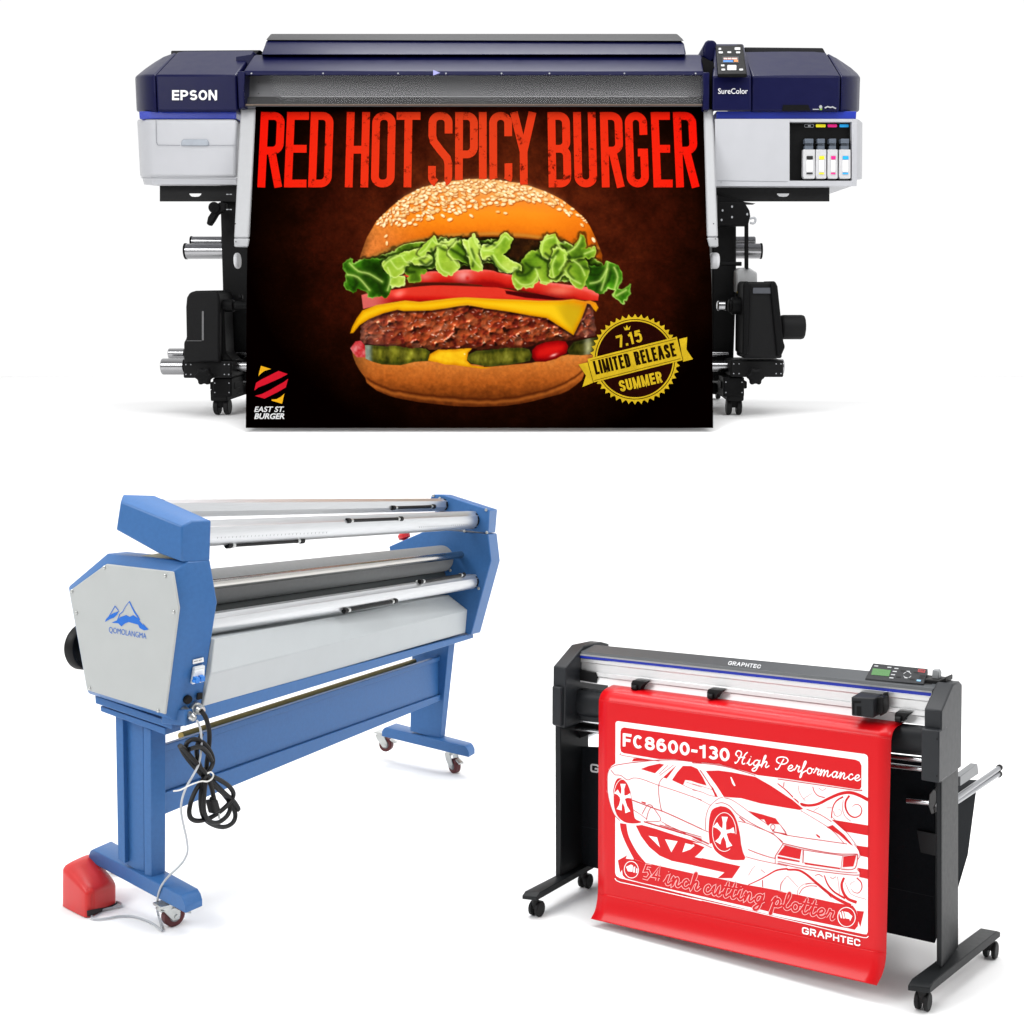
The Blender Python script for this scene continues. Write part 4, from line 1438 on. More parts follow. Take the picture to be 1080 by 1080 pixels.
LET = [("R", 275.4, 300.8), ("E", 303, 326.2), ("D", 328, 352.2), ("H", 366, 390.4), ("O", 393, 417.6), ("T", 418.5, 443.6), ("S", 452.2, 477.4), ("P", 480.2, 504),
       ("I", 506, 512.4), ("C", 516, 540), ("Y", 538.4, 565.2), ("B", 577.4, 601.2), ("U", 604.4, 628), ("R", 632.6, 656), ("G", 658.6, 681.8), ("E", 686.2, 706.2), ("R", 709.6, 733.6)]
TIT = bpy.data.materials.new("title ink")
TIT.use_nodes = True
nt = TIT.node_tree
bs = nt.nodes["Principled BSDF"]
bs.inputs["Roughness"].default_value = .55
bs.inputs["Specular IOR Level"].default_value = .0
tc = nt.nodes.new("ShaderNodeTexCoord")
sp = nt.nodes.new("ShaderNodeSeparateXYZ")
nt.links.new(tc.outputs["Object"], sp.inputs[0])
ab = nt.nodes.new("ShaderNodeMath")
ab.operation = "ABSOLUTE"
nt.links.new(sp.outputs["X"], ab.inputs[0])
cr = nt.nodes.new("ShaderNodeValToRGB")
cr.color_ramp.elements[0].color = rgb(206, 56, 24, PRINT_GAIN) + (1,)
cr.color_ramp.elements[1].color = rgb(226, 20, 8, PRINT_GAIN) + (1,)
cr.color_ramp.elements[0].position = .1
cr.color_ramp.elements[1].position = .75
nt.links.new(ab.outputs[0], cr.inputs["Fac"])
nz = nt.nodes.new("ShaderNodeTexNoise")
nz.inputs["Scale"].default_value = 26
nz.inputs["Detail"].default_value = 8
nz.inputs["Roughness"].default_value = .78
nt.links.new(tc.outputs["Object"], nz.inputs["Vector"])
c2 = nt.nodes.new("ShaderNodeValToRGB")
c2.color_ramp.elements[0].position = .37
c2.color_ramp.elements[1].position = .44
nt.links.new(nz.outputs["Fac"], c2.inputs["Fac"])
mx = nt.nodes.new("ShaderNodeMix")
mx.data_type = "RGBA"
nt.links.new(c2.outputs["Color"], mx.inputs["Factor"])
mx.inputs["A"].default_value = rgb(92, 18, 8, PRINT_GAIN) + (1,)
nt.links.new(cr.outputs["Color"], mx.inputs["B"])
nt.links.new(mx.outputs["Result"], bs.inputs["Base Color"])
A = Art(bsurf, .0016)
for ch, x0, x1 in LET:
    hid = {"S", "P", "I", "C", "Y"}
    w = 8.2
    for path in letter(ch, x0, x1, 118.2, 197.6, w):
        # where the burger overlaps the title the letters end at the bun
        out = []
        for a, b in zip(path[:-1], path[1:]):
            n = max(1, int(max(abs(b[0] - a[0]), abs(b[1] - a[1])) / 2.0))
            out += [(a[0] + (b[0] - a[0]) * i / n, a[1] + (b[1] - a[1]) * i / n) for i in range(n)]
        out.append(path[-1])
        closed = ch == "O"
        q = [slant(p) for p in out]
        top = lambda u: float(np.interp(u, [427, 444, 464, 493, 520, 547, 574], [207, 198, 192.8, 189.4, 189.2, 193.5, 201.7])) - .5
        run = []
        for p in q:
            if p[1] < top(p[0]):
                run.append(p)
            else:
                if len(run) > 1:
                    A.ribbon(run + [(p[0], top(p[0]))], w)
                run = []
        if len(run) > 1:
            if closed:
                run.append(run[0])
            A.ribbon(run, w)
A.build("title_lettering", TIT, poster, smooth=False)

# ---- corner emblem
RED_I = mat("emblem red", rgb(205, 24, 42, PRINT_GAIN), .55, spec=0.0)
YEL_I = mat("emblem yellow", rgb(232, 170, 30, PRINT_GAIN), .55, spec=0.0)
WHT_I = mat("poster white ink", rgb(225, 225, 225, PRINT_GAIN), .55, spec=0.0)
Z = zoom(255, 375, 13.5)
A = Art(bsurf, .0016)
A.fill(Z((180, 497), (205, 388), (270, 345), (525, 217), (655, 262), (560, 315), (470, 355), (380, 395), (290, 432), (235, 455)))
A.fill(Z((188, 573), (290, 545), (400, 490), (520, 420), (600, 375), (662, 328), (630, 450), (520, 515), (400, 575), (325, 612)))
A.build("corner_emblem", RED_I, poster, smooth=False)
A = Art(bsurf, .0016)
A.fill(Z((275, 145), (418, 190), (330, 215), (280, 250), (238, 292), (255, 215)))
A.fill(Z((608, 540), (575, 685), (425, 640), (425, 625), (500, 618), (560, 585)))
A.build("corner_emblem", YEL_I, poster, smooth=False)
A = Art(bsurf, .0016)
A.text("EAST ST.", Z((178, 800))[0], Z((606, 800))[0], 5.6, bold=.02, shear=.25)
A.text("BURGER", Z((178, 898))[0], Z((608, 898))[0], 5.6, bold=.03, shear=.25)
A.build("emblem_lettering", WHT_I, poster, smooth=False)

# ---- round seal
GOLD = mat("seal gold", rgb(206, 172, 34, PRINT_GAIN), .55, spec=0.0, noise=.12, nscale=30)
INK = mat("seal dark ink", rgb(30, 16, 4, PRINT_GAIN), .55, spec=0.0)
Z = zoom(590, 320, 6)
C0 = Z((478, 353))[0]
R0 = 44.0
A = Art(bsurf, .0016)
dark = Art(bsurf, .0012)
dark.fill(A.ell(C0, 41, 41, 60))
dark.build("seal_ground", mat("seal ground", rgb(34, 8, 5, PRINT_GAIN), .55, spec=0.0, noise=.2), poster, smooth=False)
ring = lambda r: A.ell(C0, r, r, 80)
A.ribbon(ring(43.4), 2.0, closed=True)
A.ribbon(ring(40.8), 1.5, closed=True)
for i in range(44):
    t = 2 * math.pi * i / 44
    c = (C0[0] + 45.3 * math.cos(t), C0[1] + 45.3 * math.sin(t))
    A.fill([(c[0] + 2.5 * math.cos(t), c[1] + 2.5 * math.sin(t)), (c[0] - 2.6 * math.sin(t) - 1.6 * math.cos(t), c[1] + 2.6 * math.cos(t) - 1.6 * math.sin(t)), (c[0] + 2.6 * math.sin(t) - 1.6 * math.cos(t), c[1] - 2.6 * math.cos(t) - 1.6 * math.sin(t))])
A.fill(Z((405, 145), (418, 158), (426, 135), (436, 156), (450, 140), (444, 166), (415, 170)))
strokes(A, "7.15", Z((372, 282))[0], Z((528, 240))[0], 13.0, .19, up=(-.22, -.97), gap=.22, rad=3.4)
strokes(A, "SUMMER", Z((388, 560))[0], Z((655, 498))[0], 12.0, .2, up=(-.22, -.97), gap=.2, rad=2.6)
A.build("seal_ring", GOLD, poster, smooth=False)
A = Art(bsurf, .0030)
A.fill(Z((120, 385), (182, 372), (215, 500), (145, 528), (168, 455)))
A.fill(Z((757, 225), (808, 213), (803, 290), (845, 352), (782, 368)))
A.fill(Z((178, 350), (742, 210), (780, 358), (212, 500)))
A.build("seal_ribbon", GOLD, poster, smooth=False)
A = Art(bsurf, .0036)
strokes(A, "LIMITED RELEASE", Z((230, 450))[0], Z((742, 332))[0], 14.6, .17, up=(-.23, -.97), gap=.26, rad=2.4)
A.ribbon(Z((196, 360), (738, 224)), .4)
A.ribbon(Z((222, 486), (766, 348)), .4)
A.ribbon(Z((180, 372), (215, 500)), .5)
A.ribbon(Z((744, 210), (782, 360)), .5)
A.build("seal_lettering", INK, poster, smooth=False)
# ============================================================== LAMINATOR
BLUE = mat("blue powder coat", rgb(50, 98, 153), 0.4, spec=0.35, noise=0.05, nscale=90, bump=.12)
PANELG = mat("light grey panel", rgb(172, 175, 174), 0.5, spec=0.3, noise=0.02, nscale=12, bump=.04)
TRAYG = mat("grey tray paint", rgb(176, 181, 183), 0.4, spec=0.4, noise=0.02, nscale=12)
ALU = mat("anodised aluminium", rgb(205, 207, 209), 0.33, metal=0.85, noise=0.05, nscale=30, aniso=(.4, 14, 14))
MIRROR = mat("polished steel bar", rgb(190, 188, 184), 0.14, metal=1.0, noise=0.04, aniso=(.4, 20, 20))
RUBBER = mat("grey silicone rubber", rgb(136, 137, 137), 0.6, spec=0.3, noise=0.04)
DRUB = mat("dark rubber roller", rgb(52, 56, 56), 0.5, spec=0.35, noise=0.06)
BLK = mat("black rubber", rgb(14, 14, 15), 0.5, spec=0.22, noise=0.1)
ZINC = mat("zinc plated steel", rgb(186, 188, 186), 0.32, metal=0.9, noise=0.08, nscale=40)
LT = 1.8
T1, T2 = .105, LT - .103
lam = thing("roll_laminator", "blue cold laminator with silver rollers and a grey end panel bearing a mountain emblem",
            "laminator", LAM)


def lx(u, v, x):
    return LAM.at(u, v, 0, x)


def lz(u, v, z):
    return LAM.at(u, v, 2, z)


def setx(p, x):
    return Vector((x, p.y, p.z))


# ---- near end housing with its bevelled grey panel
ppan = [(182.2, 603.3), (188.3, 641.4), (173.9, 753.3), (91.7, 727.8), (73, 623.3), (112, 595)]
pout = [(198.5, 592.2), (200.5, 642.3), (185.6, 761), (93.2, 731.6), (72.3, 618.6), (113.4, 583.6)]
A0 = [lx(u, v, .006) for u, v in ppan]
A1 = [lx(u, v, .034) for u, v in pout]
A2 = [lx(221.7, 590.4, T1), lx(229.4, 635, T1), lx(212, 748, T1)] + [setx(p, T1) for p in A1[3:]]
house = MB().loft([A0, A1, A2]).build("end_housing", BLUE, lam, bevel=.004)
pan = [lx(u, v, -.001) for u, v in ppan]
c = sum(pan, Vector()) / 6
pan = [c + (p - c) * 1.004 for p in pan]
panel_l = MB().prism(pan, [setx(p, .0055) for p in pan]).build("end_panel", PANELG, house, bevel=.0025)


def pansurf(u, v, h):
    p = lx(u, v, -.001)
    return Vector((p.x - h, p.y, p.z))


Z = zoom(60, 580, 6.75)
A = Art(pansurf, .0008)
A.fill(Z((390, 518), (432, 500), (452, 478), (495, 463), (520, 476), (545, 464), (578, 486), (596, 512), (612, 530), (640, 552), (656, 566), (622, 573), (590, 556), (580, 532), (545, 522), (512, 513), (485, 524), (460, 545), (438, 522)))
A.ribbon(Z((432, 502), (448, 458), (470, 440), (488, 405), (517, 366)), 1.0, w2=.5)
A.ribbon(Z((517, 366), (532, 398), (548, 430), (556, 446), (577, 474)), 1.2, w2=1.7)
A.ribbon(Z((577, 474), (590, 500)), 1.4)
A.fill(Z((350, 494), (372, 470), (398, 452), (446, 434), (428, 462), (408, 482), (380, 492), (344, 512)))
A.ribbon(Z((372, 472), (392, 440), (415, 400), (440, 432)), .8, w2=.8)
A.fill(Z((612, 520), (640, 552), (656, 566), (632, 560)))
A.text("QOMOLANGMA", Z((372, 586))[0], Z((638, 634))[0], 6.0, bold=-.004)
A.build("mountain_emblem", mat("emblem blue", rgb(30, 100, 190), .5, spec=.3, noise=.02), panel_l, smooth=False)
m = MB()
for u, v in Z((336, 125), (770, 183), (105, 293), (138, 448), (830, 443), (232, 985)) + [(166.7, 749.7)]:
    p = lx(u, v, -.002)
    m.lathe((-.0045, p.y, p.z), (1, 0, 0), [(0, .003), (.001, .0045), (.004, .005)], n=12)
m.build("panel_screw", ZINC, panel_l)
# cap over the near end of the upper rails
C0 = [lx(u, v, .02) for u, v in ((122.5, 558.9), (127.2, 529.2), (191.7, 555.4), (191.7, 592.6), (166.5, 583))]
C1 = [lx(u, v, .048) for u, v in ((126, 557.5), (129.6, 521.3), (202.8, 549.3), (203, 593), (169, 583))]
C2 = [setx(C1[0], T1), lx(163, 522.2, T1), lx(223, 549, T1), lx(221.7, 591.6, T1), setx(C1[4], T1)]
cap_l = MB().loft([C0, C1, C2]).build("rail_cap", BLUE, lam, bevel=.004)
m = MB()
d = [lx(120, 590, .05), lx(168, 583.4, .05), lx(192, 589.4, .05), lx(192, 596, .05), lx(120, 596, .05)]
m.prism(d, [setx(p, T1 - .005) for p in d])
m.build("cap_hinge", mat("pale cream hinge", rgb(170, 165, 140), .5), lam)

# ---- far end housing
B = [lx(u, v, T2) for u, v in ((515, 563.2), (518, 591.3), (497, 669.6))]
Bo = [lx(u, v, LT) for u, v in ((524.2, 562.5), (527.5, 591.2), (506.6, 667.4))]
rest_i = [setx(A1[3], T2), setx(A1[4], T2), lx(447, 560.6, T2), lx(469.6, 559.4, T2)]
far = MB().prism(B + rest_i, Bo + [setx(p, LT) for p in rest_i]).build("end_housing", BLUE, lam, bevel=.004)
ci = [(452.6, 530), (455.2, 521.4), (467.5, 521.6), (516.3, 537.6), (515, 562.4), (468, 556.6)]
co_ = [None, (465, 521.3), (475.8, 521.6), (524.7, 537.3), (522.6, 561.8), None]
Ci = [lx(u, v, T2) for u, v in ci]
Co = [setx(Ci[i], LT) if q is None else lx(q[0], q[1], LT) for i, q in enumerate(co_)]
MB().prism(Ci, Co).build("rail_cap", BLUE, lam, bevel=.004)
m = MB()
for u, v in ((457.3, 522.8), (464, 525.6), (512.8, 537.8), (513.6, 561.6), (490, 560), (475, 601.4), (505, 620.5)):
    p = lx(u, v, T2)
    m.lathe((T2, p.y, p.z), (-1, 0, 0), [(0, .006), (.003, .006), (.005, .003)], n=10)
m.build("cap_screw", ZINC, lam)
p = lx(428, 571, T2 + .04)
m = MB()
up = Vector((0, .35, .94))
m.lathe(p - up * .02, up, [(0, .012), (.03, .012), (.034, .024), (.05, .026), (.056, .02), (.056, 0.0)], n=20)
m.build("emergency_stop", mat("red button", rgb(205, 40, 45), .35, spec=.5), lam)

# ---- rails and rollers between the housings
def axis(l, r_, xr=T2, xl=T1, dy=0.0):
    """line along the machine: its depth comes from the far end, its slope from both photo points"""
    b = lx(r_[0], r_[1], xr)
    y = b.y + dy
    b = LAM.at(r_[0], r_[1], 1, y)
    a = LAM.at(l[0], l[1], 1, y)
    return a.lerp(b, (xl - a.x) / (b.x - a.x)), a.lerp(b, (xr - a.x) / (b.x - a.x))


def bar(name, ma, l, r_, rad, shape=None, n=28, inset=.001, caps=None, cap_mat=None, parent=lam, dy=0.0):
    a, b = axis(l, r_, dy=dy)
    a, b = setx(a, T1 - inset), setx(b, T2 + inset)
    shape = shape or [(math.cos(t), math.sin(t)) for t in [2 * math.pi * i / n for i in range(n)]]
    m = MB()
    m.prism([a + Vector((0, y * rad, z * rad)) for y, z in shape], [b + Vector((0, y * rad, z * rad)) for y, z in shape])
    o = m.build(name, ma, parent, sharp=30)
    if caps:
        m = MB()
        for q, s in ((a, 1), (b, -1)):
            m.cyl(q + Vector((inset * s, 0, 0)), q + Vector(((inset + .012) * s, 0, 0)), rad * caps, n=20)
        m.build("bar_collar", cap_mat or BLK, o)
    return o, a, b


rail = [(-.55, .98), (-.35, 1.0), (.55, 1.0), (.95, .6), (1.0, 0), (.8, -.6), (.4, -.95), (0, -1.02), (-.4, -.95), (-.75, -.7), (-.95, -.3), (-1.0, .1), (-.9, .5), (-.74, .62)]
flat = [(-.9, .62), (-.3, 1.0), (1.0, 1.0), (1.0, -.7), (.2, -1), (-.6, -.9), (-1.0, -.3)]
ub, ub0, ub1 = bar("upper_rail", ALU, (180, 536.5), (466.5, 532.6), .026, flat, caps=1.05)
uf, uf0, uf1 = bar("upper_rail", ALU, (226.5, 562), (505.5, 548), .0355, rail, caps=1.02, dy=.035)
bar("main_roller", RUBBER, (222, 619), (466, 589), .053, n=40)
bar("guide_bar", MIRROR, (227.5, 616), (486, 585), .0145)
bar("lower_roller", DRUB, (226, 646), (458, 610), .055, n=40)
bar("guide_bar", MIRROR, (228.5, 639.5), (452, 606), .0085)
lf, lf0, lf1 = bar("front_rail", ALU, (228, 656.8), (500.6, 612.8), .0285, rail, caps=1.02, dy=.01)
m = MB()
p = lx(461, 603, T2)
m.cyl((T2 - .02, p.y, p.z), (T2, p.y, p.z), .022)
m.build("roller_bearing", BLK, lam)


def strip(rail_a, rail_b, u0, v0, u1, v1, lift, parent, r=.006):
    """black grip strip clipped along a rail: ends placed from the photo on the rail's near side"""
    y = rail_a.y - lift
    p, q = LAM.at(u0, v0, 1, y), LAM.at(u1, v1, 1, y)
    m = MB()
    d = (q - p).normalized()
    m.cyl(p, q, r, n=10)
    for s in (p, q):
        m.cyl(s - d * .008, s + d * .008, r * 1.5, n=10)
    g = m.build("grip_strip", BLK, parent)
    k = MB()
    for s, sg in ((p, 1), (q, -1)):
        k.cyl(s + d * .012 * sg, s + d * .024 * sg, r * 1.25, n=10)
        k.cyl(s, s + Vector((0, lift, 0)), r * .8, n=8)
    k.build("grip_clip", ZINC, g)


strip(ub0, ub1, 414.5, 535.6, 457, 534.2, .028, ub)
strip(uf0, uf1, 367, 549.3, 422.5, 547.2, .030, uf)
strip(uf0, uf1, 241, 575.2, 318, 570.3, .012, uf)
strip(lf0, lf1, 364, 644.2, 416.5, 634.0, .026, lf)
strip(lf0, lf1, 443.5, 613.6, 488.5, 606.2, .018, lf)
RUL = mat("ruler ticks", rgb(120, 122, 124), .5)


def railsurf(a, off, zo):
    def f(u, v, h):
        p = LAM.at(u, v, 1, a.y - off)
        return Vector((p.x, p.y - h, p.z))
    return f


A = Art(railsurf(uf0, .0355, 0), .0012)
for i in range(30):
    t = i / 29
    A.ribbon([(229 + 115 * t, 568 - 5.4 * t), (229.3 + 115 * t, 566.3 - 5.6 * t)], .5)
for i in range(26):
    t = i / 25
    A.ribbon([(442 + 50 * t, 556.6 - 2.6 * t), (442.2 + 50 * t, 555.4 - 2.6 * t)], .5)
A.build("rule_marks", RUL, uf, smooth=False)

# ---- sloped tray under the rollers
tl = [(226.5, 674), (222.4, 711), (213.4, 747)]
tr_ = [(473, 627.5), (493, 643.2), (491, 667.3)]
a = [lx(u, v, T1) for u, v in tl]
b = [lx(u, v, T2 + .001) for u, v in tr_]
a += [a[2] + Vector((0, .32, 0)), a[0] + Vector((0, .14, 0))]
b += [b[2] + Vector((0, .32, 0)), b[0] + Vector((0, .14, 0))]
MB().prism(a, b).build("front_tray", TRAYG, lam, bevel=.003)

# ---- bottom frame beam
a = [lx(214, 744.3, T1), lx(214, 760.6, T1)]
b = [lx(499, 667.8, LT - .05), lx(499.4, 672.8, LT - .05)]
a += [a[1] + Vector((0, .08, 0)), a[0] + Vector((0, .08, 0))]
b += [b[1] + Vector((0, .08, 0)), b[0] + Vector((0, .08, 0))]
d = (a[0] - b[0]).normalized()
a = [p + d * .07 for p in a]
MB().prism(a, b).build("frame_beam", BLUE, lam, bevel=.002)
q = [lx(u, v, .045) for u, v in ((100, 733.5), (181.4, 762), (181.6, 769.6), (100.6, 742))]
q2 = [lx(u, v, .055) for u, v in ((105.6, 744.6), (174.4, 768), (174.4, 775.4), (106.2, 750.4))]
m = MB()
m.prism(q, [setx(p, T1) for p in q])
m.prism(q2, [setx(p, T1 + .01) for p in q2])
m.build("frame_lip", BLUE, lam, bevel=.002)

# ---- legs and feet
def fb(u, v, x):
    return lx(u, v, x)


m = MB()
for col, x0 in ((((124.4, 906.2), (131.8, 910.6), (129.6, 757), (121.7, 755)), .077), (((131.8, 910.6), (152.2, 922.6), (151, 766), (129.6, 757)), .092), (((152.2, 922.6), (160.2, 927.2), (159, 770), (151, 766)), .077)):
    a = [lx(u, v, x0) for u, v in col]
    m.prism(a, [setx(p, .112) for p in a])
a = [lx(u, v, .077) for u, v in ((159.0, 927.0), (160.2, 927.2), (159.2, 770), (158, 770))]
b = [lx(u, v, .117) for u, v in ((173.2, 921), (174.4, 919.8), (175, 770), (173.8, 770))]
m.prism(a, b)
m.build("stand_leg", BLUE, lam, bevel=.0015)
a = [lx(u, v, LT - .117) for u, v in ((464, 780), (473.2, 679.6), (434.6, 690), (432.5, 771))]
b = [lx(469.2, 778, LT - .077), lx(480, 677.2, LT - .077)]
b += [setx(a[2], LT - .077), setx(a[3], LT - .077)]
rleg = MB().prism(a, b).build("stand_leg", BLUE, lam, bevel=.002)
m = MB()
for u, v in ((453, 712.8), (451.6, 729.3)):
    p = lx(u, v, LT - .118)
    m.lathe(p, (-1, 0, 0), [(0, .007), (.004, .007), (.006, .004), (.006, 0)], n=10)
m.build("leg_bolt", BLK, rleg)


def foot(tb0, tb1, tf0, tf1, zb, zf, th, name):
    """tb/tf: back and front corners of the top face in the photo"""
    b0, b1, f0, f1 = lz(*tb0, zb), lz(*tb1, zb), lz(*tf0, zf), lz(*tf1, zf)
    m = MB()
    ends = []
    # rounded nose and tail: extra sections drop at the ends
    for t, dz in ((0, -.022), (.018, -.008), (.045, 0), (.955, 0), (.982, -.008), (1, -.022)):
        l, r_ = b0.lerp(f0, t), b1.lerp(f1, t)
        ends.append([l + Vector((0, 0, dz)), r_ + Vector((0, 0, dz)), r_ + Vector((0, 0, -th)), l + Vector((0, 0, -th))])
    m.loft(ends)
    return m.build(name, BLUE, lam, bevel=.002)


foot((93.6, 893.5), (113.5, 884.8), (195.8, 947.2), (213.6, 939.8), .172, .138, .040, "stand_foot")
foot((402.6, 766.2), (414.2, 761.6), (494.4, 788.0), (500.8, 784.2), .186, .160, .040, "stand_foot")


def caster(pc, top, yaw, name="caster", brake=True):
    """swivel caster: plate, fork and red-brown wheel; pc is the wheel's contact point, top the foot's underside"""
    r = .029
    M3 = Matrix.Rotation(yaw, 3, "Z")
    T = lambda x, y, z: Vector(pc) + M3 @ Vector((x, y, z))
    m = MB()
    h = top - pc[2]
    sw = -.022     # trail
    m.prism([T(-.024, sw - .024, h - .006), T(.024, sw - .024, h - .006), T(.024, sw + .024, h - .006), T(-.024, sw + .024, h - .006)],
            [T(-.024, sw - .024, h), T(.024, sw - .024, h), T(.024, sw + .024, h), T(-.024, sw + .024, h)])
    m.cyl(T(0, sw, h - .018), T(0, sw, h - .006), .021)
    for s in (-1, 1):
        x0, x1 = s * .0165, s * .0195
        o = [(-.020, h - .018), (.018 + sw, h - .016), (.012, r + .010), (.008, r - .008), (-.008, r - .008), (-.014, r + .004)]
        o = [(sw + .018, h - .014), (.012, r + .012), (.009, r - .009), (-.009, r - .009), (sw - .012, r + .022), (sw - .02, h - .014)]
        m.prism([T(x0, y, z) for y, z in o], [T(x1, y, z) for y, z in o])
    m.prism([T(-.0165, sw - .02, h - .018), T(.0165, sw - .02, h - .018), T(.0165, sw + .02, h - .018), T(-.0165, sw + .02, h - .018)],
            [T(-.0165, sw - .02, h - .012), T(.0165, sw - .02, h - .012), T(.0165, sw + .02, h - .012), T(-.0165, sw + .02, h - .012)])
    m.cyl(T(-.022, 0, r), T(.022, 0, r), .006, n=10)
    if brake:
      m.prism([T(-.01, .02, h - .034), T(.01, .02, h - .034), T(.012, .046, h - .046), T(-.012, .046, h - .046)],
            [T(-.01, .02, h - .028), T(.01, .02, h - .028), T(.012, .046, h - .040), T(-.012, .046, h - .040)])
    c = m.build(name, ZINC, lam, bevel=.001)
    w = MB()
    w.lathe(T(-.013, 0, r), M3 @ Vector((1, 0, 0)), [(0, .016), (0, .025), (.003, .029), (.023, .029), (.026, .025), (.026, .016)])
    w.build("wheel", mat("red brown tyre", rgb(84, 34, 36), .45, spec=.35), c)
    w = MB()
    w.lathe(T(-.014, 0, r), M3 @ Vector((1, 0, 0)), [(0, .004), (0, .015), (.028, .015), (.028, .004)])
    w.build("wheel_hub", mat("grey hub", rgb(120, 122, 124), .4), c)
    return c


def face(p, off):
    """yaw that turns the wheel's side towards the viewer, less an angle"""
    d = LAM.eye - p
    return math.atan2(d.y, d.x) + off


pf = lz(182.6, 976.0, LAM_FLOOR)
caster(pf, .098, face(pf, .45))
pb = lz(121, 920, LAM_FLOOR)
caster(pb, .10, -.6, brake=False)
p1 = lz(479.4, 815.0, LAM_FLOOR)
caster(p1, .119, face(p1, -.95))
p2 = lz(407.5, 793.4, LAM_FLOOR + .03)
p2 = Vector((p2.x, p2.y, LAM_FLOOR))
caster(p2 + Vector((0, 0, .035)), .147, face(p2, -.45))

# ---- stretcher panel between the legs, shaft behind it
ab = [axis(l, r_, LT - .118, .112) for l, r_ in (((175, 784.4), (459.4, 693.2)), ((175.2, 792), (459.6, 697.6)), ((175.4, 834), (464.6, 731.6)), ((174.4, 857), (466.8, 737)))]
yy = sum(q[1].y for q in ab) / 4
ab = [axis(l, r_, LT - .118, .112, yy - q[1].y) for q, (l, r_) in zip(ab, (((175, 784.4), (459.4, 693.2)), ((175.2, 792), (459.6, 697.6)), ((175.4, 834), (464.6, 731.6)), ((174.4, 857), (466.8, 737))))]
a, b = [q[0] for q in ab], [q[1] for q in ab]
m = MB()
off = Vector((0, .012, 0))
fr_ = Vector((0, -.008, 0))
st = MB()
st.prism([a[0] + fr_, a[1] + fr_, a[1] + off, a[0] + off], [b[0] + fr_, b[1] + fr_, b[1] + off, b[0] + off])
st.prism([a[1] + Vector((0, .001, -.0005)), a[2], a[2] + off, a[1] + off], [b[1] + Vector((0, .001, -.0005)), b[2], b[2] + off, b[1] + off])
st.prism([a[2] + fr_ * 1.2, a[3] + fr_ * 1.2, a[3] + off, a[2] + off], [b[2] + fr_ * 1.2, b[3] + fr_ * 1.2, b[3] + off, b[2] + off])
st.build("stretcher_panel", BLUE, lam, bevel=.002)
m = MB()
p, q = LAM.at(215, 768.4, 1, .24), LAM.at(437, 697.6, 1, .24)
m.cyl(p.lerp(q, -.08), q, .011, n=20)
m.build("rear_shaft", mat("brass tinted shaft", rgb(136, 118, 66), .3, metal=.7), lam)

# ---- hand wheel behind the near housing
m = MB()
c = LAM.at(90.5, 681.5, 1, .40)
m.lathe((c.x, .385, c.z), (0, 1, 0), [(.008, .02), (.008, .05), (0, .056), (0, .062), (.006, .066), (.026, .066), (.034, .06), (.034, .02)], n=40)
m.cyl((c.x, .36, c.z), (c.x, .40, c.z), .02)
m.cyl((c.x, .25, c.z), (c.x, .385, c.z), .012)
m.build("hand_wheel", BLK, lam)

# ---- switch, sockets and plugs on the lower front face
fB, fC = A1[1].copy(), A1[2].copy()
e1 = (A2[1] - A1[1])
e2 = (A1[2] - A1[1])
FN = e1.cross(e2).normalized()
FN = FN if FN.y < 0 else -FN


def fsurf(u, v, h):
    return LAM.on(u, v, fB + FN * h, FN)


def slab(m, pts, h0, h1):
    a = [fsurf(u, v, h0) for u, v in pts]
    return m.prism(a, [p + FN * (h1 - h0) for p in a])


Z = zoom(170, 660, 4.91)
m = MB()
slab(m, Z((163, 176), (217, 163), (218, 185), (163, 197)), -.001, .002)
m.build("switch_label", mat("white label", rgb(228, 230, 230), .5, noise=.03), house)
A = Art(fsurf, .0028)
A.ribbon(Z((170, 186), (190, 181)), .7)
A.ribbon(Z((194, 180), (211, 176)), .7)
A.build("label_print", RUL, house, smooth=False)
m = MB()
slab(m, Z((163, 212), (215, 200), (210, 283), (150, 297)), -.001, .012)
slab(m, Z((166, 232), (213, 222), (211, 262), (160, 272)), .012, .022)
sw_ = m.build("breaker_switch", mat("white breaker", rgb(222, 226, 228), .4), house, bevel=.001)
m = MB()
slab(m, Z((164, 262), (182, 258), (182, 284), (160, 290)), .018, .038)
slab(m, Z((189, 255), (210, 250), (210, 276), (188, 282)), .018, .038)
slab(m, Z((158, 280), (212, 268), (210, 278), (158, 291)), .026, .036)
m.build("toggle", mat("blue toggle", rgb(40, 120, 205), .35), sw_, bevel=.001)
m = MB()
slab(m, Z((183, 348), (210, 343), (208, 375), (180, 382)), -.001, .006)
m.build("power_socket", BLK, house, bevel=.001)
m = MB()
p = fsurf(*Z((135, 381))[0], 0)
m.lathe(p, FN, [(-.001, .012), (.006, .012), (.010, .009), (.010, 0)], n=18)
m.build("fuse_holder", BLK, house)
m = MB()
for q, r in ((Z((122, 442), (172, 482)), .011), (Z((176, 425), (212, 440)), .014)):
    p = fsurf(*q[0], 0)
    e = LAM.at(q[1][0], q[1][1], 1, p.y - .035)
    d = e - p
    m.lathe(p, d, [(-.006, r * 1.15), (d.length * .3, r * 1.15), (d.length * .33, r * .9), (d.length * .7, r * .9), (d.length * .74, r), (d.length, r * .7)], n=16)
m.build("cable_gland", ZINC, house)

# ---- black mains cord hanging from the housing in a tied coil
Y0 = fsurf(*Z((212, 445))[0], 0).y - .03


def ck(pts, y0, y1=None):
    y1 = y0 if y1 is None else y1
    n = len(pts)
    return [LAM.at(u, v, 1, y0 + (y1 - y0) * i / (n - 1)) for i, (u, v) in enumerate(Z(*pts))]


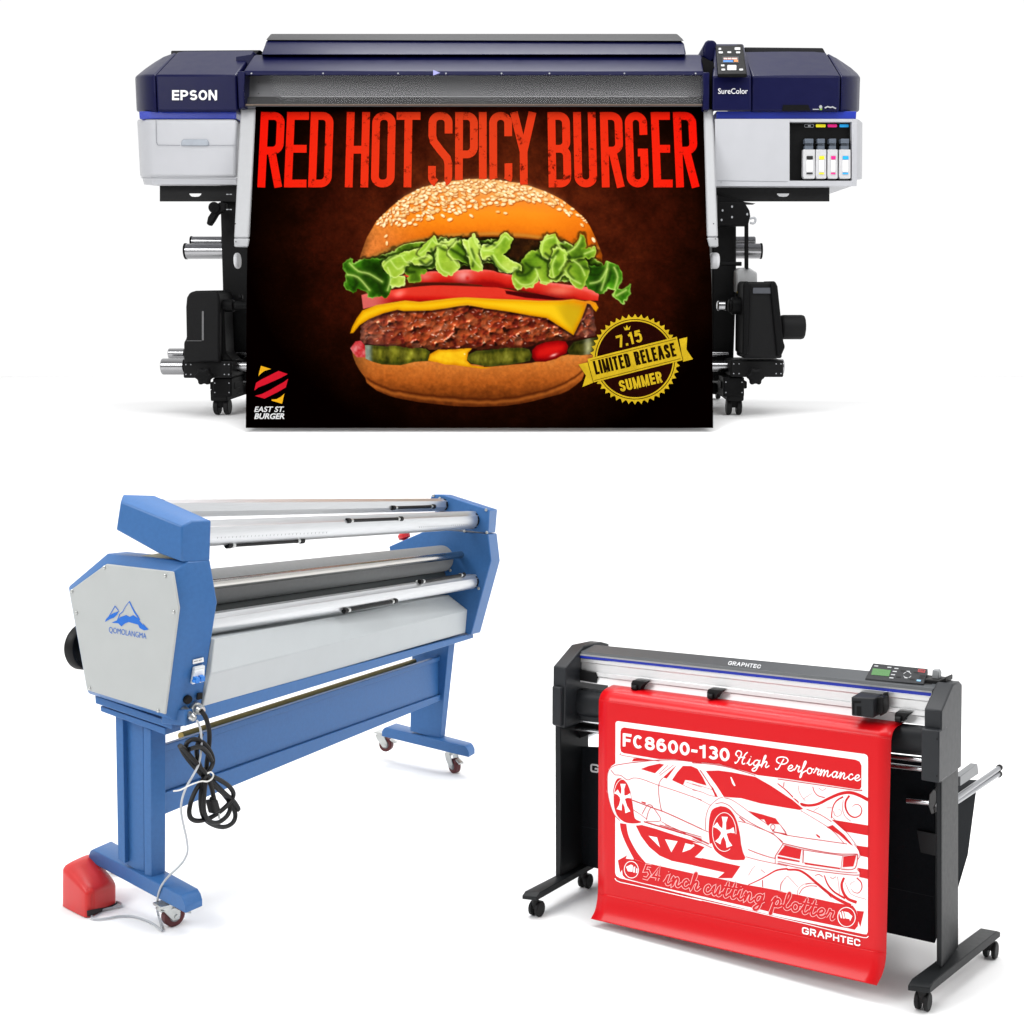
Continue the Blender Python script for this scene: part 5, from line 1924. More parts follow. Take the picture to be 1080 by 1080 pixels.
R_ = .0062
m = MB()
m.tube(ck([(206, 440), (228, 470), (244, 520), (250, 575), (246, 640), (238, 700), (232, 760), (226, 800)], Y0, Y0 - .005), R_)
m.tube(ck([(96, 618), (118, 660), (160, 716), (205, 765), (250, 808), (300, 850), (345, 888), (378, 925), (398, 952), (396, 940), (372, 905), (330, 868), (280, 820), (235, 770), (190, 720), (150, 675), (120, 640), (100, 622)], Y0 - .012, Y0 - .028), R_)
m.tube(ck([(216, 800), (232, 770), (258, 735), (268, 695), (250, 645), (212, 602), (170, 588), (136, 604), (130, 640), (160, 690), (200, 745), (222, 790)], Y0 - .024, Y0 - .006), R_)
m.tube(ck([(210, 560), (190, 610), (184, 660), (198, 720), (222, 780), (236, 820)], Y0 - .008, Y0 - .018), R_)
m.tube(ck([(145, 640), (200, 628), (240, 660), (262, 700)], Y0 - .034, Y0 - .030), R_)
m.tube(ck([(214, 800), (180, 850), (155, 910), (145, 965), (158, 1000), (200, 1010), (262, 990), (320, 950), (362, 905), (374, 868), (352, 832), (310, 802), (270, 782)], Y0 - .01, Y0 - .03), R_)
m.tube(ck([(220, 800), (206, 870), (206, 940), (224, 995), (268, 1030), (325, 1042), (368, 1022), (384, 985), (372, 940), (330, 880), (290, 835), (256, 800)], Y0 - .02, Y0 - .012), R_)
m.tube(ck([(232, 800), (222, 880), (222, 960), (246, 1008), (290, 1020), (336, 990), (356, 950), (350, 910)], Y0 - .03, Y0 - .02), R_)
m.tube(ck([(248, 800), (262, 840), (270, 880), (276, 905)], Y0 - .024, Y0 - .026), R_)
cord = m.build("power_cord", mat("black cord jacket", rgb(14, 14, 15), .42, spec=.25, noise=.1), None, LAM)
tag(cord, "black mains cord hanging in a tied coil from the laminator", "cord")
m = MB()
a = ck([(262, 905), (296, 900), (312, 960), (280, 976)], Y0 - .038)
m.prism(a, [p + Vector((0, .024, 0)) for p in a])
a = ck([(272, 888), (286, 886), (292, 904), (270, 908)], Y0 - .034)
m.prism(a, [p + Vector((0, .016, 0)) for p in a])
pl = m.build("plug", BLK, cord, bevel=.004)
m = MB()
a = ck([(298, 972), (304, 970), (308, 1000), (302, 1000)], Y0 - .028)
m.prism(a, [p + Vector((0, .004, 0)) for p in a])
m.build("plug_prong", ZINC, pl)
m = MB()
m.tube(ck([(64, 856), (100, 850), (150, 825), (205, 806), (240, 806), (262, 792), (270, 772), (258, 758), (240, 764)], Y0 - .048, Y0 - .05), .0022, n=6)
m.build("cable_tie", mat("pale cable tie", rgb(210, 210, 206), .5), cord)

# ---- red foot switch on the floor with its grey lead
FZ = LAM_FLOOR
PA, PB_, PC = lz(63.3, 955.4, FZ), lz(92.2, 970.2, FZ), lz(124.8, 952.4, FZ)
PDd = PA + PC - PB_


def above(p, u, v):
    """point straight above p that projects to photo row v"""
    d = LAM.ray(u, v)
    k = ((p.x - LAM.eye.x) * d.x + (p.y - LAM.eye.y) * d.y) / (d.x ** 2 + d.y ** 2)
    return Vector((p.x, p.y, LAM.eye.z + d.z * k))


TA, TB, TC, TD = above(PA, 60, 909), above(PB_, 92, 938.5), above(PC, 122, 929), above(PDd, 98, 893)
ctr = (PA + PB_ + PC + PDd) / 4
pedal = thing("foot_pedal", "red hooded foot switch with a grey lead, lying beside the laminator's foot", "foot pedal", Frame(LAM.R, LAM.M @ ctr, LAM.s))
m = MB()


def mix(a, b, c, d, s, t):
    return (a.lerp(b, s)).lerp(d.lerp(c, s), t)


rows = []
NU = 9
for j in range(9):
    t = j / 8
    r0 = []
    for i in range(NU):
        s = i / (NU - 1)
        cs, ct = 2 * s - 1, 2 * t - 1
        rr_ = 1 - .06 * (abs(cs) ** 4) * (abs(ct) ** 4)
        base = mix(PA, PB_, PC, PDd, .5 + cs * rr_ / 2, .5 + ct * rr_ / 2)
        top = mix(TA, TB, TC, TD, s, t)
        # domed hood: shoulders fall away at all four edges
        k = (1 - abs(2 * s - 1) ** 3.6) * (1 - abs(2 * t - 1) ** 3.6)
        hgt = (top.z - base.z) * (.89 + .15 * k)
        r0.append(Vector((base.x, base.y, base.z + hgt)) - ctr)
    rows.append(r0)
m.grid(rows)
# skirts
for e in ([rows[0][i] for i in range(NU)], [rows[j][NU - 1] for j in range(9)], [rows[8][NU - 1 - i] for i in range(NU)], [rows[8 - j][0] for j in range(9)]):
    m.grid([e, [Vector((p.x, p.y, FZ - ctr.z + .002)) for p in e]])
bm_o = m.build("pedal_hood", mat("red moulded plastic", rgb(196, 36, 34), .4, spec=.4, noise=.04, nscale=40, bump=.06), pedal, sharp=180)
me_ = bm_o.data
bmx = bmesh.new()
bmx.from_mesh(me_)
bmesh.ops.remove_doubles(bmx, verts=bmx.verts, dist=.0005)
bmesh.ops.recalc_face_normals(bmx, faces=bmx.faces)
bmx.to_mesh(me_)
bmx.free()
bv = bm_o.modifiers.new("edge", "BEVEL")
bv.width = .024
bv.segments = 6
bv.limit_method = "ANGLE"
bv.angle_limit = math.radians(40)
nrm = (PC - PB_).cross(Vector((0, 0, 1))).normalized()
if nrm.dot(PB_ - PA) < 0:
    nrm = -nrm


def osurf(u, v, h):
    return LAM.on(u, v, PB_ + nrm * h, nrm) - ctr


A = Art(osurf, .0015)
Z4 = zoom(40, 780, 4.5)
A.fill(Z4((232, 812), (262, 806), (330, 794), (366, 778), (378, 768), (378, 780), (340, 800), (300, 818), (250, 840), (234, 842)))
A.build("pedal_opening", mat("dark opening", rgb(26, 14, 14), .7), pedal, smooth=False)
m = MB()
hang = [(207.6, 759.6), (211.6, 770), (212.2, 790), (209.4, 806), (203.4, 818), (196.6, 830), (192, 843), (191, 856), (194, 872), (197, 886), (197.8, 898), (193.6, 908), (186.6, 916)]
hang += [(178, 924), (171, 933), (167.4, 942), (165.8, 952), (166, 960)]
yend = lz(167.5, 967, FZ + .005).y
n_ = len(hang)
pts = [LAM.at(u, v, 1, Y0 - .006 - .03 * min(1, i / 4) + max(0, (i - 4) / (n_ - 4)) * (yend - Y0 + .036)) for i, (u, v) in enumerate(hang)]
flo = [lz(u, v, FZ + .005) for u, v in ((167.5, 967), (170.6, 980.6), (168.4, 979.6), (160, 973.6), (148, 968.6), (137.6, 966.2), (126, 966.2), (114, 968.2), (103, 969.4), (97, 968), (98, 963), (108, 959.6), (120, 957), (128, 955.6), (127.4, 952.8), (123, 951))]
m.tube([p - ctr for p in pts + flo], .0029, n=8)
m.build("pedal_lead", mat("grey cable", rgb(176, 180, 184), .45, noise=.03), pedal)
# ================================================================ PLOTTER
CHAR = mat("charcoal plastic", rgb(36, 38, 41), 0.42, spec=0.24, noise=0.05, nscale=40, bump=.04)
CHARD = mat("dark charcoal plastic", rgb(26, 28, 31), 0.45, spec=0.25, noise=0.06, nscale=40)
COVER = mat("grey top cover", rgb(66, 69, 72), 0.4, spec=0.4, noise=0.04, nscale=30)
STRIPE = mat("royal blue stripe", rgb(14, 40, 160), 0.3, spec=0.5, noise=0.04)
YBAR = mat("bright aluminium beam", rgb(214, 214, 214), 0.34, metal=0.7, noise=0.03, nscale=20, aniso=(.4, 14, 14))
CLOTH = mat("black basket cloth", rgb(17, 20, 24), 0.85, spec=0.12, noise=0.2, nscale=160, bump=.25)
LEGM = mat("black steel leg", rgb(22, 24, 26), 0.45, spec=0.22, noise=0.05, nscale=50)
ROD = mat("bright roll bar", rgb(205, 206, 208), 0.22, metal=1.0, noise=0.04, aniso=(.5, 20, 20))
plo = thing("cutting_plotter", "charcoal vinyl cutter on a black castered stand with a red sheet over its front",
            "plotter", PLO)


def py(u, v, y):
    return PLO.at(u, v, 1, y)


def pp(m, pts, y0, y1):
    a = [py(u, v, y0) for u, v in pts]
    return m.prism(a, [Vector((p.x, y1, p.z)) for p in a])


def run(l, r_):
    """loft of two matching end sections, each a list of (u, v, y)"""
    return MB().loft([[py(*q) for q in l], [py(*q) for q in r_]])


# ---- end pieces
def endpiece(front, back, deep, name):
    f = [py(u, v, -.278) for u, v in front]              # bl, br, tr, tl
    b = [py(u, v, -.125) for u, v in back]               # tl, tr on the ridge
    m = MB()
    L0 = [f[0], f[1], f[2], f[3]]
    L1 = [Vector((f[0].x, -.125, f[0].z)), Vector((f[1].x, -.125, f[1].z)), Vector((f[2].x, -.125, b[1].z)), Vector((f[3].x, -.125, b[0].z))]
    L2 = [Vector((p.x, deep, p.z)) for p in L1]
    L2[2].z -= .02
    L2[3].z -= .02
    L1b = [p.lerp(q, .7) for p, q in zip(L1, L2)]
    L1b[2].z = L1[2].z - .002
    L1b[3].z = L1[3].z - .002
    return m.loft([L0, L1, L1b, L2]).build(name, CHAR, plo, bevel=.006, seg=3)


endpiece([(582.6, 765), (595.6, 768), (596.6, 704.4), (583.4, 702.8)], [(603, 679.8), (609, 680.4)], .10, "end_cover")
endpiece([(974.6, 822), (992.4, 826), (993.4, 749.8), (974.8, 747.4)], [(986, 719.6), (1004, 721.4)], .0, "end_cover")
m = MB()
pp(m, [(582.2, 723.6), (591.2, 725.4), (591, 766.4), (582, 764)], -.30, -.2)
m.build("end_block", CHAR, plo, bevel=.005)
m = MB()
pp(m, [(971.5, 768.6), (990.6, 771.2), (990.4, 826.2), (971.3, 823)], -.31, -.2)
blk = m.build("end_block", CHAR, plo, bevel=.005)
A = Art(lambda u, v, h: py(u, v, -.31 - h), .0012)
A.fill(A.ell((988.2, 779.5), .8, 1.2, 10))
A.fill(A.ell((988, 818.5), .8, 1.2, 10))
A.build("block_screw", BLK, blk, smooth=False)
m = MB()
a = py(1010.4, 727, -.0)
m.lathe((a.x, -.07, a.z), (1, 0, 0), [(-.01, .010), (.004, .010), (.004, .0)], n=14)
m.build("side_screw", BLK, plo)

# ---- top beam: cover, light lip, blue stripe, silver rail, bed
run([(627, 679.9, -.03), (609.6, 686.6, -.15), (609.6, 689.8, -.156), (624, 692, .08)], [(1001, 715.6, -.03), (985, 726.2, -.15), (983, 730.2, -.156), (1000, 733, .08)]).build("beam_cover", COVER, plo, bevel=.002)
run([(609.8, 689.3, -.158), (609.6, 691.0, -.158), (612, 691, -.13), (612, 689.6, -.13)], [(983, 729.3, -.158), (982.4, 730.9, -.158), (984, 731, -.13), (984, 729, -.13)]).build("cover_lip", mat("pale grey lip", rgb(150, 152, 155), .4), plo)
run([(609.6, 690.6, -.156), (609.4, 693.5, -.157), (612, 693.4, -.12), (612, 690.6, -.12)], [(982.6, 730.8, -.156), (981.2, 734.4, -.157), (983, 734, -.12), (984, 731, -.12)]).build("blue_stripe", STRIPE, plo)
yb = run([(609.2, 693.8, -.15), (609.2, 697.4, -.15), (609.2, 698.0, -.142), (609.2, 706.4, -.142), (609.2, 707, -.15), (609.2, 711, -.15), (611, 711, -.05), (611, 693.8, -.05)],
         [(980.6, 734.6, -.15), (979.8, 739.6, -.15), (979.6, 740.4, -.142), (977.2, 749.6, -.142), (977, 750.4, -.15), (975.6, 755.6, -.15), (978, 756, -.05), (981, 734.6, -.05)]).build("carriage_rail", YBAR, plo, bevel=.001)
run([(609, 711.4, -.14), (609, 718.8, -.155), (611, 719, -.05), (611, 711.4, -.05)], [(979.4, 756.4, -.14), (979.6, 765.2, -.155), (982, 765.6, -.05), (982, 756, -.05)]).build("cutting_bed", mat("white cutting bed", rgb(232, 232, 232), .3, spec=.5, noise=.02), plo)
m = MB()
pp(m, [(609.6, 706.6), (627.6, 709.4), (628.8, 712.6), (628.8, 720.4), (609.4, 717)], -.158, -.1)
m.build("rail_end", BLK, plo)
run([(592.5, 724, -.125), (590.6, 727.6, -.15), (590.8, 730, -.155), (594, 730, -.1), (594, 723, -.1)], [(981, 767.6, -.125), (981, 772.0, -.15), (981, 774.6, -.155), (984, 774, -.1), (984, 767, -.1)]).build("platen_plate", mat("satin platen", rgb(120, 122, 124), .35, metal=.6), plo)
L, R = [], []
for i in range(11):
    t = math.radians(-70 + 150 * i / 10)
    L.append((591, 742 - 17 * math.sin(-t) * -1 if False else 739 - 14 * math.cos(math.radians(18 * i)), -.155 - .035 * math.sin(math.radians(18 * i))))
    R.append((981, 781 - 15 * math.cos(math.radians(18 * i)), -.155 - .035 * math.sin(math.radians(18 * i))))
L += [(591, 757, -.15), (591, 757, -.1), (591, 725, -.1)]
R += [(981, 798, -.15), (981, 798, -.1), (981, 768, -.1)]
run(L, R).build("front_apron", CHARD, plo, sharp=40)
# maker's name on the beam, and the blue stripe under it
cp = [py(627, 679.9, -.03), py(609.6, 686.6, -.15), py(985, 726.2, -.15)]
CN = (cp[1] - cp[0]).cross(cp[2] - cp[0]).normalized()
CN = CN if CN.z > 0 else -CN


def csurf(u, v, h):
    return PLO.on(u, v, cp[1] + CN * h, CN)


A = Art(csurf, .0025)
strokes(A, "GRAPHTEC", (767.4, 701.2), (801.6, 705.2), 4.4, .19, up=(.35, -.94), gap=.2, rad=1.2)
A.build("brand_lettering", mat("pale lettering", rgb(200, 202, 204), .5), plo, smooth=False)

# ---- pinch rollers on the bed
for u, v in ((674, 722.6), (754, 731.8), (952, 756)):
    m = MB()
    o = [(u - 8.6, v - 2), (u - 7, v - 5.2), (u + 8.4, v - 3.6), (u + 3, v + 1.4), (u + 1.5, v + 5), (u - 8.6, v + 4.6)]
    pp(m, o, -.185, -.15)
    c = py(u - 4.5, v + 2.6, -.19)
    m.lathe((c.x - .012, c.y, c.z), (1, 0, 0), [(0, .012), (.024, .012)], n=14)
    m.build("pinch_roller", BLK, plo, bevel=.003)

# ---- tool carriage
m = MB()
f = [py(u, v, -.255) for u, v in ((897.6, 735), (922, 736.8), (921.4, 757.4), (898, 755))]
b = [py(u, v, -.13) for u, v in ((903.6, 727.6), (928, 730.4))]
k0 = [Vector((f[0].x, -.13, b[0].z)), Vector((f[1].x, -.13, b[1].z)), Vector((f[2].x, -.13, f[2].z)), Vector((f[3].x, -.13, f[3].z))]
car = m.loft([f, k0]).build("tool_carriage", CHARD, plo, bevel=.005)
A = Art(lambda u, v, h: py(u, v, -.255 - h), .0012)
Z = zoom(890, 680, 8.308)
A.fill(Z((78, 492), (150, 492), (150, 512), (92, 512), (92, 610), (80, 600)))
A.fill(Z((112, 540), (152, 540), (152, 620), (112, 620)))
A.build("carriage_slot", mat("deep black", rgb(8, 8, 9), .6, spec=.15), car, smooth=False)
m = MB()
pp(m, Z((282, 470), (322, 452), (345, 470), (345, 590), (320, 630), (300, 600), (282, 612)), -.22, -.15)
pp(m, Z((340, 425), (372, 420), (372, 448), (345, 448)), -.17, -.14)
pp(m, Z((345, 545), (362, 540), (362, 562), (345, 566)), -.17, -.14)
m.build("blade_holder", BLK, plo, bevel=.003)

# ---- control panel on the beam
q0, q1, q2, q3 = py(912.4, 715.6, -.13), py(974.4, 721.6, -.13), py(978.6, 705.2, .01), py(920.8, 699.2, .01)
KN = (q1 - q0).cross(q3 - q0).normalized()
KN = KN if KN.z > 0 else -KN


def ksurf(u, v, h):
    return PLO.on(u, v, q0 + KN * h, KN)


m = MB()
a = [ksurf(u, v, 0) for u, v in ((912.4, 715.6), (974.4, 721.4), (978.6, 705.2), (920.8, 699.2))]
m.prism(a, [p - KN * .012 - Vector((0, 0, .01)) for p in a])
kp = m.build("control_panel", CHARD, plo, bevel=.003)
m = MB()
a = [py(912.2, 716.8, -.135), py(984, 724.8, -.135), py(983, 712, -.02), py(918, 706, -.02)]
m.prism(a, [p - Vector((0, 0, .022)) for p in a])
m.build("panel_base", BLK, plo, bevel=.003)
A = Art(ksurf, .001)
A.fill(Z((255, 205), (412, 222), (395, 276), (238, 262)))
A.build("lcd_screen", mat("green lcd", rgb(66, 116, 58), .25, spec=.5, noise=.02), kp, smooth=False)
A = Art(ksurf, .0012)
for x, y in ((400, 198), (462, 208), (447, 234), (432, 262), (418, 290), (285, 186)):
    A.fill(Z((x - 18, y - 6), (x + 18, y - 3), (x + 15, y + 6), (x - 20, y + 3)))
for a0 in range(4):
    t0 = math.radians(45 + 90 * a0)
    A.ribbon([(957 + 4.2 * math.cos(t0 + d), 711.8 + 3.0 * math.sin(t0 + d)) for d in (-.45, 0, .45)], .6)
for x, y in ((565, 232), (545, 288)):
    A.fill(Z((x - 14, y - 4), (x + 14, y - 2), (x + 12, y + 6), (x - 15, y + 4)))
A.build("key", mat("pale key print", rgb(170, 172, 174), .5), kp, smooth=False)
A = Art(ksurf, .0012)
for x, y in ((520, 226), (480, 278), (635, 240), (600, 300), (690, 268), (680, 286)):
    A.fill(Z((x - 22, y - 6), (x + 22, y - 2), (x + 19, y + 8), (x - 24, y + 4)))
A.build("key", BLK, kp, smooth=False)
A = Art(ksurf, .0012)
A.ribbon(Z((655, 214), (712, 222), (706, 242), (650, 234)), .5, closed=True)
A.ribbon(Z((660, 226), (700, 232)), .5)
A.build("key", mat("red key outline", rgb(190, 60, 62), .5), kp, smooth=False)
A = Art(ksurf, .0012)
A.fill(Z((640, 304), (676, 308), (672, 322), (636, 318)))
A.build("key", mat("blue key print", rgb(120, 170, 205), .5), kp, smooth=False)
m = MB()
pp(m, [(975, 716), (990, 717.6), (997.4, 714.5), (997.4, 720), (990, 726), (975, 724)], -.10, .0)
m.build("lever_mount", BLK, plo, bevel=.004)
m = MB()
pp(m, [(982.6, 716), (983.2, 706.4), (988.6, 706.8), (990.2, 710), (990, 716.6)], -.06, -.02)
m.build("set_lever", mat("grey lever", rgb(140, 142, 144), .4), plo, bevel=.003)

# ---- legs, feet, casters
m = MB()
pp(m, [(585.4, 762), (591.2, 764), (591.4, 931.6), (585.8, 929.4)], -.24, .0)
leg = m.build("stand_leg", LEGM, plo, bevel=.004)
m = MB()
for pts, y0, y1 in (([(987.2, 820), (992.8, 822), (992.9, 1021), (987.6, 1018.6)], -.24, -.225), ([(988, 820), (993.4, 822), (993.4, 1021), (988.2, 1018.6)], -.226, .0)):
    pp(m, pts, y0, y1)
leg2 = m.build("stand_leg", LEGM, plo, bevel=.005)
A = Art(lambda u, v, h: PLO.at(u, v, 0, py(992.9, 900, -.225).x + h), .002)
for v in (884, 908):
    A.fill(A.ell((1006.2, v), 1.0, 1.5, 12))
A.build("leg_bolt", BLK, leg2, smooth=False)


def pz(u, v, z):
    return PLO.at(u, v, 2, z)


def pfoot(nl, nr, fl, fr, th, name="stand_foot", zt=.118):
    n0, n1, f0, f1 = (pz(u, v, zt) for u, v in (nl, nr, fl, fr))
    m = MB()
    L = []
    for t, dz in ((0, -.014), (.05, 0), (.95, 0), (1, -.014)):
        a, b = n0.lerp(f0, t), n1.lerp(f1, t)
        L.append([a + Vector((0, 0, dz)), b + Vector((0, 0, dz)), b + Vector((0, 0, -th)), a + Vector((0, 0, -th))])
    m.loft(L)
    o = m.build(name, LEGM, plo, bevel=.003)
    return (n0 + n1) / 2, (f0 + f1) / 2


def pcast(c, top, n=2):
    m = MB()
    m.cyl((c.x, c.y, .05), (c.x, c.y, top), .016, n=14)
    m.prism([(c.x - .022, c.y - .012, .036), (c.x - .022, c.y - .012, .06), (c.x + .022, c.y - .012, .06), (c.x + .022, c.y - .012, .036)],
            [(c.x - .022, c.y + .035, .036), (c.x - .022, c.y + .035, .064), (c.x + .022, c.y + .035, .064), (c.x + .022, c.y + .035, .036)])
    o = m.build("caster", BLK, plo, bevel=.002)
    for s in (-.026, .008):
        w = MB()
        w.lathe((c.x + s, c.y + .012, .034), (1, 0, 0), [(0, .02), (0, .030), (.003, .034), (.015, .034), (.018, .030), (.018, .02)], n=26)
        w.build("wheel", mat("black tyre", rgb(22, 22, 23)), o)


n, f = pfoot((550.6, 941.4), (566, 943.2), (612, 910), (632, 906), .030)
pcast(Vector((n.x, n.y + .035, 0)).lerp(Vector((f.x, f.y, 0)), .02), .09)
pcast(Vector((f.x, f.y - .05, 0)), .09)
n, f = pfoot((957.3, 1035.2), (980.8, 1038.2), (1037.6, 976.2), (1055.2, 979.4), .034)
pcast(Vector((n.x, n.y + .03, 0)).lerp(Vector((f.x, f.y, 0)), .01), .085)
pcast(Vector((f.x, f.y - .035, 0)), .085)

# ---- roll stock bars and brackets
for (a, b, y, r) in (((590, 757.2), (983, 802.6), -.13, .011), ((590, 766.6), (983, 812.6), -.11, .011)):
    p, q = py(a[0], a[1], y), py(b[0], b[1], y)
    MB().cyl(p, q, r, n=16).build("roll_bar", ROD, plo)
m = MB()
for u0, v0, u1, v1, r in ((593, 789.4, 629, 773.4, .009), (594, 785, 631, 768.6, .006), (604, 764, 631, 756.4, .006), (595, 795, 608, 792, .006)):
    z = py(u0, v0, -.12).z
    MB().cyl(pz(u0, v0, z), pz(u1, v1, z), r, n=12).build("media_arm", ROD, plo)
m = MB()
pp(m, [(592.4, 768), (617, 759.6), (632, 757), (632, 771), (610, 779), (592.4, 781)], -.08, -.06)
m.build("arm_bracket", BLK, plo)
m = MB()
p, q = py(956.4, 844.2, -.10), py(981, 846.6, -.10)
m.cyl(p, q, .012, n=16)
m.build("winding_bar", ROD, plo)
m = MB()
pp(m, [(980, 838), (984, 833), (988, 834), (988, 846), (985, 852), (986, 857.4), (982, 859), (979, 850)], -.14, -.09)
m.build("bar_bracket", mat("dark bracket", rgb(70, 70, 70), .35, metal=.5), plo, bevel=.003)
# arms reaching out behind the right leg
zr = 1.0
XR = py(992.9, 840, -.1).x + .004


def xr(u, v, x=XR):
    return PLO.at(u, v, 0, x)


m = MB()
for (a, b, r) in (((1008, 842), (1053.4, 810.2), .011), ((1008, 846), (1053, 816.4), .011)):
    MB().cyl(xr(*a), xr(*b), r, n=16).build("media_arm", mat("grey arm tube", rgb(140, 142, 146), .3, metal=.8), plo)
m = MB()
for a in ((1053.6, 810), (1053.2, 816.8)):
    p = xr(*a)
    MB().lathe(p, (0, 1, 0), [(-.004, .014), (.016, .014), (.02, .008)], n=16).build("arm_tip", BLK, plo)
m = MB()
a = [xr(u, v) for u, v in ((1013, 819), (1031, 805.6), (1032.4, 816), (1013, 829))]
m.prism(a, [p - Vector((.03, 0, 0)) for p in a])
m.build("arm_plate", mat("grey plate", rgb(120, 122, 124), .4, metal=.6), plo, bevel=.002)

# ---- cloth basket
m = MB()
F0 = [py(610.4, 786.6, -.06), py(612.6, 912.4, -.06), py(986, 995.4, -.06), py(986, 801, -.06)]
XB = F0[3].x
bt, bm_, bb = PLO.at(1031.4, 822.5, 0, XB + .02), PLO.at(1021, 902, 0, XB + .02), PLO.at(1011, 936, 0, XB + .02)
b0 = PLO.at(1004, 840, 0, XB + .02)
pf_ = [F0[3], F0[2], bb, bm_, bt, b0]
lf_ = [F0[0], F0[1]] + [Vector((F0[0].x, p.y, p.z - (F0[3].z - F0[0].z))) for p in pf_[2:]]
m.loft([lf_, pf_])
bsk = m.build("cloth_basket", CLOTH, plo, bevel=.004)
A = Art(lambda u, v, h: py(u, v, -.06 - h), .002)
strokes(A, "GRAPHTEC", (622.6, 814.2), (700, 824.6), 9.0, .2, gap=.18, rad=1.6)
A.build("basket_lettering", mat("pale lettering", rgb(226, 228, 230)), bsk, smooth=False)
A = Art(lambda u, v, h: py(u, v, -.06 - h), .0012)
A.ribbon([(611, 871), (636, 876), (800, 908), (900, 928), (985, 946)], .6)
A.build("cloth_seam", mat("cloth seam", rgb(36, 40, 44), .8, spec=.1), bsk, smooth=False)
m = MB()
pp(m, [(590.6, 815), (612, 820), (612, 838), (590.6, 834)], .02, .03)
m.build("cross_brace", CHARD, plo)
m = MB()
pp(m, [(967, 876), (988, 880), (988, 903), (971, 899)], -.075, -.07)
m.build("cross_brace", CHARD, plo)

# ================================================================ VINYL SHEET
SN = Vector((0, 1, -.1063)).normalized()
SP0 = Vector((0, -.371, 0))


def ssurf(u, v, h):
    return PLO.on(u, v, SP0 - SN * h, SN)


VR = bpy.data.materials.new("red vinyl")
VR.use_nodes = True
nt = VR.node_tree
b = nt.nodes["Principled BSDF"]
b.inputs["Base Color"].default_value = rgb(236, 18, 28, RED_GAIN) + (1,)
b.inputs["Roughness"].default_value = .28
b.inputs["Specular IOR Level"].default_value = .28
tc = nt.nodes.new("ShaderNodeTexCoord")
nz = nt.nodes.new("ShaderNodeTexNoise")
nz.inputs["Scale"].default_value = 180
nt.links.new(tc.outputs["Object"], nz.inputs["Vector"])
bp = nt.nodes.new("ShaderNodeBump")
bp.inputs["Strength"].default_value = .06
bp.inputs["Distance"].default_value = .002
nt.links.new(nz.outputs["Fac"], bp.inputs["Height"])
nt.links.new(bp.outputs["Normal"], b.inputs["Normal"])
VW = mat("white cut vinyl", rgb(253, 253, 253, .97), .5, spec=.2, noise=.01)
VP = mat("pale cut outline", rgb(250, 190, 190), .5, spec=.2, noise=.02)
VL = mat("thin cut lines", rgb(226, 50, 58, RED_GAIN), .5, spec=.2, noise=.02)
lpx = [(653, 720.6, -.15), (646.4, 722.4, -.105), (640.4, 725.2, -.058), (636.4, 728.2, -.030), (633.4, 732.6, -.012), (631.9, 738.4, -.002), (631.5, 746, 0), (631.1, 830, 0), (630.7, 932, 0), (630.3, 943, .0022), (629.4, 952, .0075), (627.2, 961, .018), (623, 969, .034)]
rpx = [(962, 759.4, -.15), (953, 762.2, -.105), (946, 766.2, -.058), (942.8, 770.2, -.030), (941.2, 774.4, -.012), (940.2, 780, -.002), (939.8, 788, 0), (937.4, 890, 0), (935, 994, 0), (934.6, 1007, .0022), (933.2, 1018, .0075), (930, 1029, .018), (924.6, 1039.4, .034)]
Lp = catmull([ssurf(*q) for q in lpx], 5)
Rp = catmull([ssurf(*q) for q in rpx], 5)
m = MB()
NXS = 24
m.grid([[a.lerp(b_, i / NXS) for i in range(NXS + 1)] for a, b_ in zip(Lp, Rp)])
sheet = m.build("vinyl_sheet", VR, None, PLO, sharp=180, fixn=False)
sd = sheet.modifiers.new("thickness", "SOLIDIFY")
sd.thickness = .0012
sd.offset = -1 if sheet.data.polygons[len(sheet.data.polygons) // 2].normal.y < 0 else 1
tag(sheet, "red vinyl sheet with a cut white sports car design, hanging from the cutting plotter", "vinyl sheet")

S = lambda lift: Art(ssurf, lift)
Q1, Q2, Q3 = zoom(640, 780, 10.8), zoom(730, 790, 10.8), zoom(820, 800, 9.818)
Q4, Q5, Q6 = zoom(640, 870, 10.8), zoom(730, 880, 10.8), zoom(820, 890, 9.818)
Q7, Q8 = zoom(640, 755, 7.2), zoom(770, 775, 7.2)


def sm(pts, k=4, closed=False):
    return [(p.x, p.y) for p in catmull([(a, b_, 0) for a, b_ in pts], k, closed)]


# layer 1: white panel
A = S(.0012)
A.fill([(649.2, 762.4), (650.4, 760.9), (652, 760.6), (780, 777.9), (912, 795.3), (914.4, 796.6), (915.4, 799), (915.2, 983), (914, 985.4), (911, 985.2), (820, 966.6), (740, 947.6), (654, 926.2), (650, 924), (648.8, 920.6)])
A.fill([(649.4, 805), (645, 808), (641.9, 811.5), (640.4, 816), (640, 822), (640.2, 835), (642.6, 845.5), (645.4, 854), (648.6, 860.6), (653, 865), (660, 868), (660, 806)])
A.ribbon(Q4((92, 608), (110, 634), (150, 652), (500, 728), (1080, 862)), .9)
A.ribbon(Q5((0, 725), (300, 792), (650, 868), (1080, 972)), .8)
A.ribbon(Q6((0, 762), (300, 830), (600, 905), (890, 970), (925, 972), (942, 955)), .8)
A.build("white_panel", VW, sheet, smooth=False)
